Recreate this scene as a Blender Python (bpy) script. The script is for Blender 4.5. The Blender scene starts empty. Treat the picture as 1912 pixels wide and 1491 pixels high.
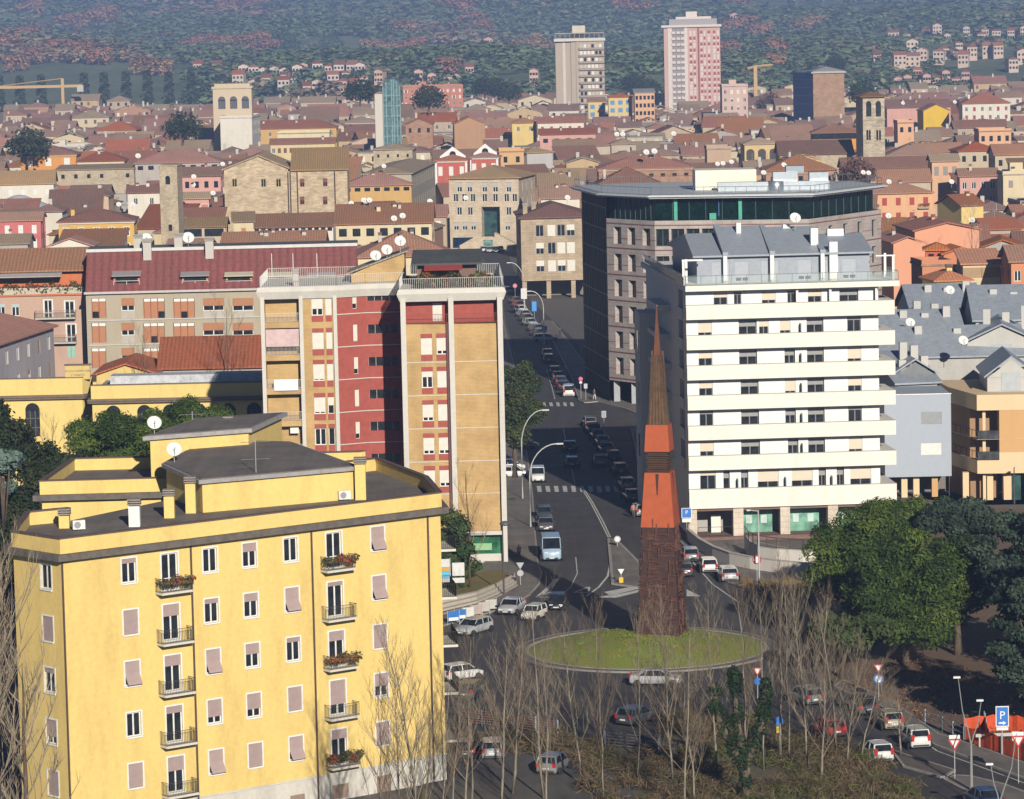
import bpy, math, random
import numpy as np
from mathutils import Vector, Matrix
R = math.radians
rnd = random.Random(7)
nrs = np.random.RandomState(11)
scene = bpy.context.scene
COL = scene.collection

# ------------------------------------------------------------------ camera
FPX, CX, CY, CAMZ = 6900.0, 956.0, 745.5, 57.0      # focal length in pixels of a 1912 wide frame
PITCH, ROLL = math.atan(715.0 / FPX), 0.022
_f = Vector((0, math.cos(PITCH), -math.sin(PITCH)))
_r0 = Vector((1, 0, 0)); _u0 = Vector((0, math.sin(PITCH), math.cos(PITCH)))
_r = _r0 * math.cos(ROLL) - _u0 * math.sin(ROLL)
_u = _r0 * math.sin(ROLL) + _u0 * math.cos(ROLL)
CAMP = Vector((0, 0, CAMZ))
cam_d = bpy.data.cameras.new('camera')
cam_d.sensor_width = 36.0
cam_d.lens = FPX / 1912.0 * 36.0
cam_d.clip_start = 1.0
cam_d.clip_end = 20000.0
cam = bpy.data.objects.new('camera', cam_d)
COL.objects.link(cam)
cam.matrix_world = Matrix.Translation(CAMP) @ Matrix((_r, _u, -_f)).transposed().to_4x4()
scene.camera = cam

# ------------------------------------------------------------------ light
SUN_EL = 20.5
SUN_DIR = Vector((0.225, -0.974, 0)).normalized()       # horizontal direction towards the sun
world = bpy.data.worlds.new('World')
scene.world = world
world.use_nodes = True
_nt = world.node_tree
_nt.nodes.clear()
_sky = _nt.nodes.new('ShaderNodeTexSky'); _sky.sky_type = 'NISHITA'; _sky.sun_disc = False
_sky.sun_elevation = R(SUN_EL); _sky.sun_rotation = math.atan2(SUN_DIR.x, SUN_DIR.y)
_sky.air_density = 0.36; _sky.dust_density = 0.1; _sky.ozone_density = 3.0
_bg = _nt.nodes.new('ShaderNodeBackground'); _bg.inputs[1].default_value = 0.05
_wo = _nt.nodes.new('ShaderNodeOutputWorld')
_nt.links.new(_sky.outputs[0], _bg.inputs[0]); _nt.links.new(_bg.outputs[0], _wo.inputs[0])
sun_d = bpy.data.lights.new('sun', 'SUN'); sun_d.energy = 5.0; sun_d.angle = R(0.5); sun_d.color = (1.0, 0.93, 0.80)
sun = bpy.data.objects.new('sun', sun_d); COL.objects.link(sun)
_sv = Vector((SUN_DIR.x * math.cos(R(SUN_EL)), SUN_DIR.y * math.cos(R(SUN_EL)), math.sin(R(SUN_EL))))
sun.rotation_euler = _sv.to_track_quat('Z', 'Y').to_euler()
sun.location = (60, -200, 300)
vs = scene.view_settings
vs.view_transform = 'Standard'; vs.look = 'None'; vs.gamma = 1.0; vs.use_curve_mapping = False
vs.exposure = 0.2
scene.cycles.max_bounces = 6; scene.cycles.diffuse_bounces = 1; scene.cycles.glossy_bounces = 2
scene.cycles.volume_bounces = 0; scene.cycles.transparent_max_bounces = 6
scene.cycles.use_denoising = True

# ------------------------------------------------------------------ picture <-> place
def ray(px, py):
 return _f + _r * ((px - CX) / FPX) - _u * ((py - CY) / FPX)
def at(px, py, z=0.0):
 d = ray(px, py); t = (z - CAMZ) / d.z
 return CAMP + d * t
def atd(px, py, d):
 v = ray(px, py); return CAMP + v * (d / v.y)
def proj(p):
 q = Vector(p) - CAMP; w = q.dot(_f)
 return CX + FPX * q.dot(_r) / w, CY - FPX * q.dot(_u) / w
def xat(px, d, z=0.0):
 v = ray(px, 30 + (CAMZ - z) * FPX / d); return v.x / v.y * d

# ------------------------------------------------------------------ materials
MATS = {}
def _new(name):
 m = bpy.data.materials.new(name); m.use_nodes = True
 nt = m.node_tree; b = nt.nodes['Principled BSDF']
 return m, nt, b
def _n(nt, t, **kw):
 n = nt.nodes.new(t)
 for k, v in kw.items(): setattr(n, k, v)
 return n
def _ramp(nt, fac, stops):
 r = nt.nodes.new('ShaderNodeValToRGB'); e = r.color_ramp.elements
 while len(e) < len(stops): e.new(0.5)
 for i, (p, c) in enumerate(stops):
  e[i].position = p; e[i].color = (c[0], c[1], c[2], 1)
 nt.links.new(fac, r.inputs[0]); return r.outputs[0]
def _mix(nt, fac, a, b, mode='MIX'):
 m = nt.nodes.new('ShaderNodeMix'); m.data_type = 'RGBA'; m.blend_type = mode
 for s, v in ((m.inputs[0], fac), (m.inputs[6], a), (m.inputs[7], b)):
  if isinstance(v, (int, float)): s.default_value = v
  elif isinstance(v, (tuple, list)): s.default_value = (v[0], v[1], v[2], 1)
  else: nt.links.new(v, s)
 return m.outputs[2]
def _noise(nt, vec, scale, detail=4, rough=0.6):
 n = nt.nodes.new('ShaderNodeTexNoise'); n.inputs['Scale'].default_value = scale
 n.inputs['Detail'].default_value = detail; n.inputs['Roughness'].default_value = rough
 if vec is not None: nt.links.new(vec, n.inputs['Vector'])
 return n.outputs[0]
def _map(nt, out, sc):
 m = nt.nodes.new('ShaderNodeMapping'); m.inputs['Scale'].default_value = sc
 nt.links.new(out, m.inputs[0]); return m.outputs[0]
def sc(c, k): return tuple(min(1.0, x * k) for x in c[:3])

def mat(kind, rgb=(0.5, 0.5, 0.5), rough=0.8, v=0.14, metal=0.0, extra=None):
 key = (kind, tuple(round(x, 3) for x in rgb), rough, v, metal, extra)
 if key in MATS: return MATS[key]
 m, nt, b = _new(kind + '_surface')
 L = nt.links.new
 tc = _n(nt, 'ShaderNodeTexCoord')
 oi = _n(nt, 'ShaderNodeObjectInfo')
 b.inputs['Roughness'].default_value = rough
 b.inputs['Metallic'].default_value = metal
 b.inputs['Base Color'].default_value = (*rgb, 1)
 m.diffuse_color = (*rgb, 1)
 if kind == 'plaster':
  st = _noise(nt, _map(nt, tc.outputs['Object'], (0.5, 0.5, 0.10)), 1.3, 5)
  fi = _noise(nt, tc.outputs['Object'], 3.0, 4)
  c = _ramp(nt, st, [(0.3, sc(rgb, 1 - v * 1.7)), (0.5, rgb), (0.72, sc(rgb, 1 + v * 0.6))])
  c = _mix(nt, 0.5, c, _ramp(nt, fi, [(0.3, sc(rgb, 1 - v)), (0.7, sc(rgb, 1 + v * .5))]))
  L(c, b.inputs['Base Color'])
  bp = _n(nt, 'ShaderNodeBump'); bp.inputs['Strength'].default_value = .25; bp.inputs['Distance'].default_value = .02
  L(fi, bp.inputs['Height']); L(bp.outputs[0], b.inputs['Normal'])
 elif kind == 'tile':
  uv = tc.outputs['UV']
  w = _n(nt, 'ShaderNodeTexWave'); w.bands_direction = 'X'; w.inputs['Scale'].default_value = extra or 0.62
  w.inputs['Distortion'].default_value = 0.4; w.inputs['Detail'].default_value = 1
  L(uv, w.inputs[0])
  w2 = _n(nt, 'ShaderNodeTexWave'); w2.bands_direction = 'Y'; w2.wave_profile = 'SAW'
  w2.inputs['Scale'].default_value = 0.42; w2.inputs['Distortion'].default_value = 0.6; L(uv, w2.inputs[0])
  big = _noise(nt, tc.outputs['Object'], 0.16, 5, .65)
  sm = _noise(nt, _map(nt, uv, (3.2, 1.3, 1)), 1.0, 3, .7)
  lich = (rgb[0] * .62 + .02, rgb[1] * .9 + .02, rgb[2] * .8 + .01)
  c = _ramp(nt, big, [(0.32, lich), (0.5, rgb), (0.7, sc(rgb, 1.22))])
  c = _mix(nt, 0.55, c, _ramp(nt, sm, [(0.3, sc(rgb, .58)), (0.5, rgb), (0.75, (rgb[0] * 1.35, rgb[1] * 1.45, rgb[2] * 1.45))]))
  c = _mix(nt, 0.42, c, _ramp(nt, w.outputs[0], [(0.0, (.45, .43, .42)), (0.6, (1, 1, 1))]), 'MULTIPLY')
  c = _mix(nt, 0.25, c, _ramp(nt, w2.outputs[0], [(0.0, (.55, .52, .5)), (0.35, (1, 1, 1))]), 'MULTIPLY')
  hs = _n(nt, 'ShaderNodeHueSaturation')
  mr = _n(nt, 'ShaderNodeMapRange'); mr.inputs[3].default_value = .66; mr.inputs[4].default_value = 1.28
  L(oi.outputs['Random'], mr.inputs[0]); L(mr.outputs[0], hs.inputs['Value']); L(c, hs.inputs['Color'])
  mh = _n(nt, 'ShaderNodeMath', operation='MULTIPLY'); mh.inputs[1].default_value = 7.31; L(oi.outputs['Random'], mh.inputs[0])
  mf = _n(nt, 'ShaderNodeMath', operation='FRACT'); L(mh.outputs[0], mf.inputs[0])
  m3 = _n(nt, 'ShaderNodeMapRange'); m3.inputs[3].default_value = .72; m3.inputs[4].default_value = 1.15; L(mf.outputs[0], m3.inputs[0]); L(m3.outputs[0], hs.inputs['Saturation'])
  L(hs.outputs[0], b.inputs['Base Color'])
  bp = _n(nt, 'ShaderNodeBump'); bp.inputs['Strength'].default_value = .8; bp.inputs['Distance'].default_value = .05
  L(w.outputs[0], bp.inputs['Height']); L(bp.outputs[0], b.inputs['Normal'])
 elif kind in ('brick', 'stone'):
  uv = tc.outputs['UV']
  br = _n(nt, 'ShaderNodeTexBrick')
  br.inputs['Scale'].default_value = 1.0
  bw, bh = extra or (0.5, 0.18)
  br.inputs['Brick Width'].default_value = bw; br.inputs['Row Height'].default_value = bh
  br.inputs['Mortar Size'].default_value = 0.02 if kind == 'brick' else 0.03
  br.inputs['Color1'].default_value = (*sc(rgb, 1 - v), 1); br.inputs['Color2'].default_value = (*sc(rgb, 1 + v), 1)
  br.inputs['Mortar'].default_value = (*sc(rgb, .72), 1)
  L(uv, br.inputs[0])
  st = _noise(nt, tc.outputs['Object'], 0.35, 5, .65)
  c = _mix(nt, 0.75, br.outputs[0], _ramp(nt, st, [(0.3, (.62, .6, .58)), (0.6, (1, 1, 1))]), 'MULTIPLY')
  L(c, b.inputs['Base Color'])
 elif kind == 'asphalt':
  st = _noise(nt, tc.outputs['Object'], 0.25, 6, .7)
  fi = _noise(nt, tc.outputs['Object'], 9.0, 3)
  stretch = _noise(nt, _map(nt, tc.outputs['Object'], (.9, .05, 1)), 1.0, 4)
  c = _ramp(nt, st, [(0.32, sc(rgb, .55)), (0.5, rgb), (0.68, sc(rgb, 1.55))])
  c = _mix(nt, .3, c, _ramp(nt, fi, [(0.3, sc(rgb, .6)), (0.7, sc(rgb, 1.4))]))
  c = _mix(nt, .3, c, _ramp(nt, stretch, [(0.35, sc(rgb, .6)), (0.65, sc(rgb, 1.5))]))
  L(c, b.inputs['Base Color'])
 elif kind in ('earth', 'grass'):
  st = _noise(nt, tc.outputs['Object'], 0.35, 6, .7)
  fi = _noise(nt, tc.outputs['Object'], 4.0, 4, .7)
  alt = extra or sc(rgb, .6)
  c = _ramp(nt, st, [(0.36, alt), (0.54, rgb), (0.7, sc(rgb, 1.35))])
  c = _mix(nt, .45, c, _ramp(nt, fi, [(0.3, sc(rgb, .5)), (0.5, rgb), (0.75, sc(rgb, 1.6))]))
  L(c, b.inputs['Base Color'])
  bp = _n(nt, 'ShaderNodeBump'); bp.inputs['Strength'].default_value = .6; bp.inputs['Distance'].default_value = .1
  L(fi, bp.inputs['Height']); L(bp.outputs[0], b.inputs['Normal'])
 elif kind == 'paint':                                      # plain coat with a little dirt
  st = _noise(nt, tc.outputs['Object'], 1.7, 5, .65)
  L(_ramp(nt, st, [(0.3, sc(rgb, 1 - v)), (0.55, rgb), (0.75, sc(rgb, 1 + v * .4))]), b.inputs['Base Color'])
 elif kind == 'carpaint':
  b.inputs['Coat Weight'].default_value = .6; b.inputs['Coat Roughness'].default_value = .08
  st = _noise(nt, tc.outputs['Object'], 2.2, 3)
  L(_ramp(nt, st, [(0.3, sc(rgb, .88)), (0.7, rgb)]), b.inputs['Base Color'])
 elif kind == 'glass':                                      # window glass over a dark room
  st = _noise(nt, tc.outputs['Object'], .9, 2)
  L(_ramp(nt, st, [(0.3, sc(rgb, .5)), (0.7, sc(rgb, 1.5))]), b.inputs['Base Color'])
  b.inputs['Specular IOR Level'].default_value = .42
 elif kind == 'leaf':
  at_ = _n(nt, 'ShaderNodeAttribute'); at_.attribute_name = 'tint'
  c = _mix(nt, 1.0, at_.outputs['Color'], rgb, 'MULTIPLY')
  L(c, b.inputs['Base Color'])
  b.inputs['Specular IOR Level'].default_value = .25
 elif kind == 'matte':
  b.inputs['Specular IOR Level'].default_value = .06
 elif kind == 'clear':
  b.inputs['Alpha'].default_value = .22
 elif kind == 'bark':
  st = _noise(nt, _map(nt, tc.outputs['Object'], (3, 3, .6)), 1.6, 4)
  L(_ramp(nt, st, [(0.3, sc(rgb, .55)), (0.55, rgb), (0.75, sc(rgb, 1.3))]), b.inputs['Base Color'])
 MATS[key] = m
 return m

# ------------------------------------------------------------------ mesh building
class MB:
 def __init__(s): s.v = []; s.f = []; s.m = []; s.cur = 0
 def face(s, pts):
  i = len(s.v); s.v += [tuple(p) for p in pts]; s.f.append(tuple(range(i, i + len(pts)))); s.m.append(s.cur)
  return s
 def box(s, x0, x1, y0, y1, z0, z1):
  i = len(s.v)
  s.v += [(x0, y0, z0), (x1, y0, z0), (x1, y1, z0), (x0, y1, z0), (x0, y0, z1), (x1, y0, z1), (x1, y1, z1), (x0, y1, z1)]
  for q in ((0, 3, 2, 1), (4, 5, 6, 7), (0, 1, 5, 4), (1, 2, 6, 5), (2, 3, 7, 6), (3, 0, 4, 7)):
   s.f.append(tuple(i + k for k in q)); s.m.append(s.cur)
  return s
 def prism(s, poly, z0, z1, top=True, bot=True):            # poly counter-clockwise
  n = len(poly); i = len(s.v)
  a0 = z0 if hasattr(z0, '__len__') else [z0] * n
  a1 = z1 if hasattr(z1, '__len__') else [z1] * n
  s.v += [(p[0], p[1], a0[k]) for k, p in enumerate(poly)] + [(p[0], p[1], a1[k]) for k, p in enumerate(poly)]
  for k in range(n):
   j = (k + 1) % n
   s.f.append((i + k, i + j, i + n + j, i + n + k)); s.m.append(s.cur)
  if top: s.f.append(tuple(i + n + k for k in range(n))); s.m.append(s.cur)
  if bot: s.f.append(tuple(i + k for k in reversed(range(n)))); s.m.append(s.cur)
  return s
 def tube(s, pts, rad, n=6, cap=True):
  pts = [Vector(p) for p in pts]
  rs = rad if hasattr(rad, '__len__') else [rad] * len(pts)
  base = len(s.v)
  for k, p in enumerate(pts):
   d = (pts[min(k + 1, len(pts) - 1)] - pts[max(k - 1, 0)])
   d = d.normalized() if d.length > 1e-9 else Vector((0, 0, 1))
   a = d.cross(Vector((0, 0, 1)))
   if a.length < 1e-3: a = d.cross(Vector((1, 0, 0)))
   a.normalize(); c = a.cross(d)
   for q in range(n):
    t = 2 * math.pi * q / n
    s.v.append(tuple(p + (a * math.cos(t) + c * math.sin(t)) * rs[k]))
  for k in range(len(pts) - 1):
   for q in range(n):
    w = (q + 1) % n
    s.f.append((base + k * n + q, base + (k + 1) * n + q, base + (k + 1) * n + w, base + k * n + w)); s.m.append(s.cur)
  if cap:
   s.f.append(tuple(base + q for q in range(n))); s.m.append(s.cur)
   e = base + (len(pts) - 1) * n
   s.f.append(tuple(e + q for q in reversed(range(n)))); s.m.append(s.cur)
  return s
 def lathe(s, prof, n=12, c=(0, 0, 0), axis='z'):           # prof: (radius, height)
  base = len(s.v)
  for r_, h_ in prof:
   for q in range(n):
    t = 2 * math.pi * q / n
    a, b_ = r_ * math.cos(t), r_ * math.sin(t)
    p = (a, b_, h_) if axis == 'z' else ((a, -h_, b_) if axis == 'y' else (h_, a, b_))
    s.v.append((p[0] + c[0], p[1] + c[1], p[2] + c[2]))
  for k in range(len(prof) - 1):
   for q in range(n):
    w = (q + 1) % n
    s.f.append((base + k * n + q, base + k * n + w, base + (k + 1) * n + w, base + (k + 1) * n + q)); s.m.append(s.cur)
  s.f.append(tuple(base + q for q in reversed(range(n)))); s.m.append(s.cur)
  e = base + (len(prof) - 1) * n
  s.f.append(tuple(e + q for q in range(n))); s.m.append(s.cur)
  return s
 def add(s, o):
  i = len(s.v); s.v += o.v; s.f += [tuple(i + k for k in q) for q in o.f]; s.m += o.m
  return s
 def xf(s, M):
  s.v = [tuple(M @ Vector(p)) for p in s.v]; return s
 def facade(s, p0, p1, z0, z1, holes=(), rev=0.18):
  """vertical wall from p0 to p1 (outside on the right-hand side), holes = (u0,u1,za,zb), with reveals"""
  p0 = Vector((p0[0], p0[1], 0)); p1 = Vector((p1[0], p1[1], 0))
  d = p1 - p0; Lw = d.length; d = d / Lw; n_in = Vector((-d.y, d.x, 0))
  us = sorted({0.0, Lw, *[max(0, min(Lw, h[0])) for h in holes], *[max(0, min(Lw, h[1])) for h in holes]})
  zs = sorted({z0, z1, *[h[2] for h in holes], *[h[3] for h in holes]})
  P = lambda u, z, o=0.0: tuple(p0 + d * u + n_in * o + Vector((0, 0, z)))
  # merge cells per row
  for a in range(len(zs) - 1):
   zc = (zs[a] + zs[a + 1]) / 2; start = None
   for b_ in range(len(us)):
    solid = False
    if b_ < len(us) - 1:
     uc = (us[b_] + us[b_ + 1]) / 2
     solid = not any(h[0] < uc < h[1] and h[2] < zc < h[3] for h in holes)
    if solid and start is None: start = us[b_]
    if not solid and start is not None:
     s.face((P(start, zs[a]), P(us[b_], zs[a]), P(us[b_], zs[a + 1]), P(start, zs[a + 1]))); start = None
  for (a, b_, c, e) in [h[:4] for h in holes]:
   s.face((P(a, c), P(a, c, rev), P(a, e, rev), P(a, e)))
   s.face((P(b_, c, rev), P(b_, c), P(b_, e), P(b_, e, rev)))
   s.face((P(a, e), P(a, e, rev), P(b_, e, rev), P(b_, e)))
   s.face((P(a, c, rev), P(a, c), P(b_, c), P(b_, c, rev)))
  return s
 def mesh(s, name, mats, smooth=False):
  me = bpy.data.meshes.new(name)
  me.from_pydata(s.v, [], s.f)
  mats = mats if isinstance(mats, (list, tuple)) else [mats]
  for m in mats: me.materials.append(m)
  if len(mats) > 1: me.polygons.foreach_set('material_index', s.m)
  if smooth: me.polygons.foreach_set('use_smooth', [True] * len(s.f))
  auto_uv(me)
  me.update()
  return me
 def build(s, name, mats, parent=None, smooth=False, loc=None, rot=0.0):
  o = bpy.data.objects.new(name, s.mesh(name, mats, smooth))
  COL.objects.link(o)
  if parent is not None: o.parent = parent
  if loc is not None: o.location = loc
  if rot: o.rotation_euler = (0, 0, rot)
  return o
def auto_uv(me):
 nl = len(me.loops)
 if not nl: return
 uvl = me.uv_layers.new(name='UVMap')
 co = np.empty(len(me.vertices) * 3, np.float32); me.vertices.foreach_get('co', co); co = co.reshape(-1, 3)
 vi = np.empty(nl, np.int32); me.loops.foreach_get('vertex_index', vi)
 pn = np.empty(len(me.polygons) * 3, np.float32); me.polygons.foreach_get('normal', pn); pn = pn.reshape(-1, 3)
 lt = np.empty(len(me.polygons), np.int32); me.polygons.foreach_get('loop_total', lt)
 n = np.repeat(pn, lt, axis=0)
 t = np.stack([-n[:, 1], n[:, 0], np.zeros(nl, np.float32)], 1)
 ln = np.linalg.norm(t, axis=1); flat = ln < 1e-3
 t[flat] = (1, 0, 0); ln[flat] = 1; t /= ln[:, None]
 b = np.cross(n, t); p = co[vi]
 uv = np.stack([(p * t).sum(1), (p * b).sum(1)], 1).astype(np.float32)
 uvl.data.foreach_set('uv', uv.ravel())

def tag(o, label, cat, group=None, kind=None):
 if label: o['label'] = label
 if cat: o['category'] = cat
 if group: o['group'] = group
 if kind: o['kind'] = kind
 return o
def thing(name, label, cat, loc=(0, 0, 0), rotz=0.0, group=None):
 o = bpy.data.objects.new(name, None); o.empty_display_size = .5
 COL.objects.link(o); o.location = loc; o.rotation_euler = (0, 0, rotz)
 return tag(o, label, cat, group)
def struct(o): o['kind'] = 'structure'; return o
def inst(name, me, parent=None, loc=(0, 0, 0), rotz=0.0, scl=None):
 o = bpy.data.objects.new(name, me); COL.objects.link(o)
 if parent is not None: o.parent = parent
 o.location = loc
 if rotz: o.rotation_euler = (0, 0, rotz)
 if scl is not None: o.scale = scl
 return o
def dup(root, loc, rotz, label=None, group=None):
 r = root.copy(); COL.objects.link(r); r.location = loc; r.rotation_euler = (0, 0, rotz)
 if label: r['label'] = label
 if group: r['group'] = group
 for ch in list(root.children):
  c = ch.copy(); COL.objects.link(c); c.parent = r
  for g in list(ch.children):
   d = g.copy(); COL.objects.link(d); d.parent = c
 return r
def ear(poly):      # ensure ccw
 a = sum(poly[i][0] * poly[(i + 1) % len(poly)][1] - poly[(i + 1) % len(poly)][0] * poly[i][1] for i in range(len(poly)))
 return list(poly) if a > 0 else list(reversed(poly))
def gpoly(pts, z=0.0):                                          # ground polygon from picture points
 return ear([tuple(at(x, y, z))[:2] for x, y in pts])

# ------------------------------------------------------------------ windows (shared meshes)
GLASS = mat('glass', (0.022, 0.026, 0.032), .12)
WHITE = mat('paint', (.78, .77, .74), .55)
_wc = {}
def window_mesh(style, w, h, fr, sh, open_=0.0):
 """a window filling a hole; local x along wall, y=0 the wall face, into the wall is +y; origin bottom centre"""
 key = (style, round(w, 2), round(h, 2), fr, sh, round(open_, 2))
 if key in _wc: return _wc[key]
 m = MB(); d0, d1 = .10, .16; a = w / 2
 t = min(.09, w * .09)
 m.cur = 0
 if style in ('plain', 'two', 'half', 'awn', 'door'):
  m.box(-a, -a + t, d0, d1, 0, h).box(a - t, a, d0, d1, 0, h)
  m.box(-a + t, a - t, d0, d1, 0, t).box(-a + t, a - t, d0, d1, h - t, h)
  if w > .8: m.box(-t * .7, t * .7, d0 + .005, d1, t, h - t)
  if style == 'door': m.box(-a + t, a - t, d0 + .003, d1, h * .28, h * .28 + t)
  m.cur = 1; m.face(((-a + t, d1 - .03, t), (a - t, d1 - .03, t), (a - t, d1 - .03, h - t), (-a + t, d1 - .03, h - t)))
 if style == 'dark':
  m.cur = 1; m.face(((-a, d1, 0), (a, d1, 0), (a, d1, h), (-a, d1, h)))
 if style in ('shut', 'half'):
  z0 = .04 if style == 'shut' else h * (1 - open_)
  m.cur = 2
  nsl = max(4, int((h - z0) / .16))
  for k in range(nsl):
   za = z0 + (h - z0) * k / nsl; zb = z0 + (h - z0) * (k + 1) / nsl
   m.face(((-a, .06, za), (a, .06, za), (a, .045, zb), (-a, .045, zb)))
  m.face(((-a, .06, z0), (-a, .11, z0), (a, .11, z0), (a, .06, z0)))
  if style == 'shut':
   m.face(((-a, .11, 0), (a, .11, 0), (a, .11, .05), (-a, .11, .05)))
 if style == 'awn':                     # roller shutter pushed out at the bottom
  m.cur = 2
  zt = h * .52; o = -.42
  m.face(((-a, .05, zt), (a, .05, zt), (a, .05, h), (-a, .05, h)))
  m.face(((-a, o, .1), (a, o, .1), (a, .05, zt), (-a, .05, zt)))
  m.face(((a, o + .03, .1), (-a, o + .03, .1), (-a, .08, zt), (a, .08, zt)))
 if style == 'louv':                    # two closed leaves
  m.cur = 2
  for q in (-1, 1):
   x0, x1 = (-a, -.015) if q < 0 else (.015, a)
   m.box(x0, x1, .02, .07, 0, h)
  m.cur = 1; m.face(((-.015, .075, 0), (.015, .075, 0), (.015, .075, h), (-.015, .075, h)))
 if style == 'openl':                   # leaves folded back on the wall
  m.cur = 2
  m.box(-a * 1.9, -a, -.05, 0, 0, h).box(a, a * 1.9, -.05, 0, 0, h)
  m.cur = 0; m.box(-t * .6, t * .6, d0, d1, 0, h).box(-a, a, d0, d1, h - t, h)
  m.cur = 1; m.face(((-a, d1 - .01, 0), (a, d1 - .01, 0), (a, d1 - .01, h), (-a, d1 - .01, h)))
 me = m.mesh('window', [fr, GLASS, sh]); _wc[key] = me
 return me
def surround_mesh(w, h, fr, t=.12, pr=.03):
 key = ('sur', round(w, 2), round(h, 2), fr, t)
 if key in _wc: return _wc[key]
 m = MB(); a = w / 2
 m.box(-a - t, -a, -pr, .02, 0, h + t).box(a, a + t, -pr, .02, 0, h + t)
 m.box(-a, a, -pr, .02, h, h + t).box(-a - t * .5, a + t * .5, -pr - .06, .02, -t, 0)
 me = m.mesh('window_surround', fr); _wc[key] = me
 return me
# ================================================================== the setting
def hill_z(x, y):
 t = max(0.0, y - 2010.0)
 z = 15 * min(1.0, t / 390.0) + 0.0000072 * t * t
 k = min(1.0, t / 250.0)
 z += k * (9 * math.sin(x * .0052 + 1.3) * math.sin(y * .0031 + .4) + 6 * math.sin(x * .013 + y * .006) + 3 * math.sin(x * .031 - y * .017))
 z += k * max(0, (x - 120)) * 0.014                      # the right-hand slope climbs a little more
 return z
HILLX, HILLY = 1500.0, 6500.0
def build_terrain():
 m = MB(); m.face(((-1600, -400, 0), (1600, -400, 0), (1600, 2060, 0), (-1600, 2060, 0)))
 g = m.build('ground', mat('earth', (.135, .12, .105), .95, extra=(.10, .09, .08)))
 struct(g)
 nx, ny = 90, 110
 vs_, fs_ = [], []
 for j in range(ny + 1):
  y = 1985 + (HILLY - 1985) * (j / ny) ** 1.6
  for i in range(nx + 1):
   x = -HILLX + 2 * HILLX * i / nx
   vs_.append((x, y, hill_z(x, y) - .35 if j else -1.0))
 for j in range(ny):
  for i in range(nx):
   a = j * (nx + 1) + i
   fs_.append((a, a + 1, a + nx + 2, a + nx + 1))
 me = bpy.data.meshes.new('hills'); me.from_pydata(vs_, [], fs_)
 me.polygons.foreach_set('use_smooth', [True] * len(fs_))
 mm, nt, b = _new('hillside'); tc = _n(nt, 'ShaderNodeTexCoord')
 vec = _map(nt, tc.outputs['Object'], (1, .42, 1))
 big = _noise(nt, vec, .009, 6, .62)
 fi = _noise(nt, vec, .07, 5, .7)
 c = _ramp(nt, big, [(.34, (.08, .12, .06)), (.46, (.11, .16, .075)), (.55, (.19, .23, .11)), (.66, (.24, .25, .13)), (.75, (.12, .15, .075))])
 c = _mix(nt, .55, c, _ramp(nt, fi, [(.3, (.06, .085, .045)), (.55, (.13, .15, .07)), (.72, (.22, .18, .11))]))
 nt.links.new(c, b.inputs['Base Color']); b.inputs['Roughness'].default_value = 1.0
 me.materials.append(mm); auto_uv(me)
 o = bpy.data.objects.new('hills', me); COL.objects.link(o); struct(o)
build_terrain()

def slab(name, pts, z1, m, z0=-.02, kind='structure', px=True, poly=None):
 p = gpoly(pts) if poly is None else ear(poly)
 o = MB().prism(p, z0, z1, bot=False).build(name, m)
 if kind: o['kind'] = kind
 return o
ASPH = mat('asphalt', (.056, .052, .054), .85)
PAVE = mat('asphalt', (.17, .15, .135), .9)
KERB = mat('paint', (.34, .32, .29), .85, .3)
LINE = mat('paint', (.62, .61, .58), .7, .35)
GRASS = mat('grass', (.20, .245, .030), 1.0, extra=(.26, .20, .045))
EARTH = mat('earth', (.165, .10, .062), 1.0, extra=(.10, .085, .06))
DRY = mat('earth', (.26, .17, .085), 1.0, extra=(.20, .15, .075))
TERR = mat('paint', (.20, .115, .095), .9, .2)

# carriageway: one sheet that carries the street, the ring and the roads in front
slab('road', [(893, 466), (948, 466), (958, 500), (990, 560), (1080, 640), (1090, 742), (1230, 775), (1300, 960), (1420, 1075),
              (1500, 1200), (1640, 1330), (1930, 1440), (1990, 1560), (760, 1560), (790, 1200), (940, 1135), (1012, 1090),
              (1004, 1056), (996, 960), (985, 850), (975, 750), (962, 660), (944, 600), (936, 540)], .004, ASPH, z0=-.02)

def kerbed(name, pts, top, h=.13, kerb=.18, close=True):
 """pavement slab with a kerb stone edge round it"""
 p = gpoly(pts)
 o = MB().prism(p, -.02, h, bot=False).build(name, top); struct(o)
 k = MB(); n = len(p)
 for i in range(n):
  a = Vector(p[i]); b = Vector(p[(i + 1) % n]); d = (b - a)
  if d.length < .05: continue
  d.normalize(); nn = Vector((d.y, -d.x)) * kerb
  q = [a, a + nn, b + nn, b]
  k.prism(ear([tuple(v) for v in q]), -.02, h + .012 + .002 * (i % 3), bot=False)
 kk = k.build('kerb', KERB, o)
 return o
# left pavement along the brick tower, from the square to the ring
kerbed('pavement', [(1003, 1056), (1010, 1070), (1005, 1091), (986, 1112), (940, 1137), (880, 1152), (822, 1170), (790, 1172), (800, 1110),
     (880, 1075), (930, 1030), (935, 980), (930, 860), (920, 700), (900, 560), (915, 540), (938, 600), (958, 680), (972, 760), (983, 850), (993, 928), (996, 981)], PAVE)
# splitter island in front of the obelisk
kerbed('traffic_island', [(1139, 1008), (1155, 1016), (1193, 1054), (1215, 1080), (1215, 1100), (1147, 1091), (1142, 1040)], PAVE, kerb=.3)
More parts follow.
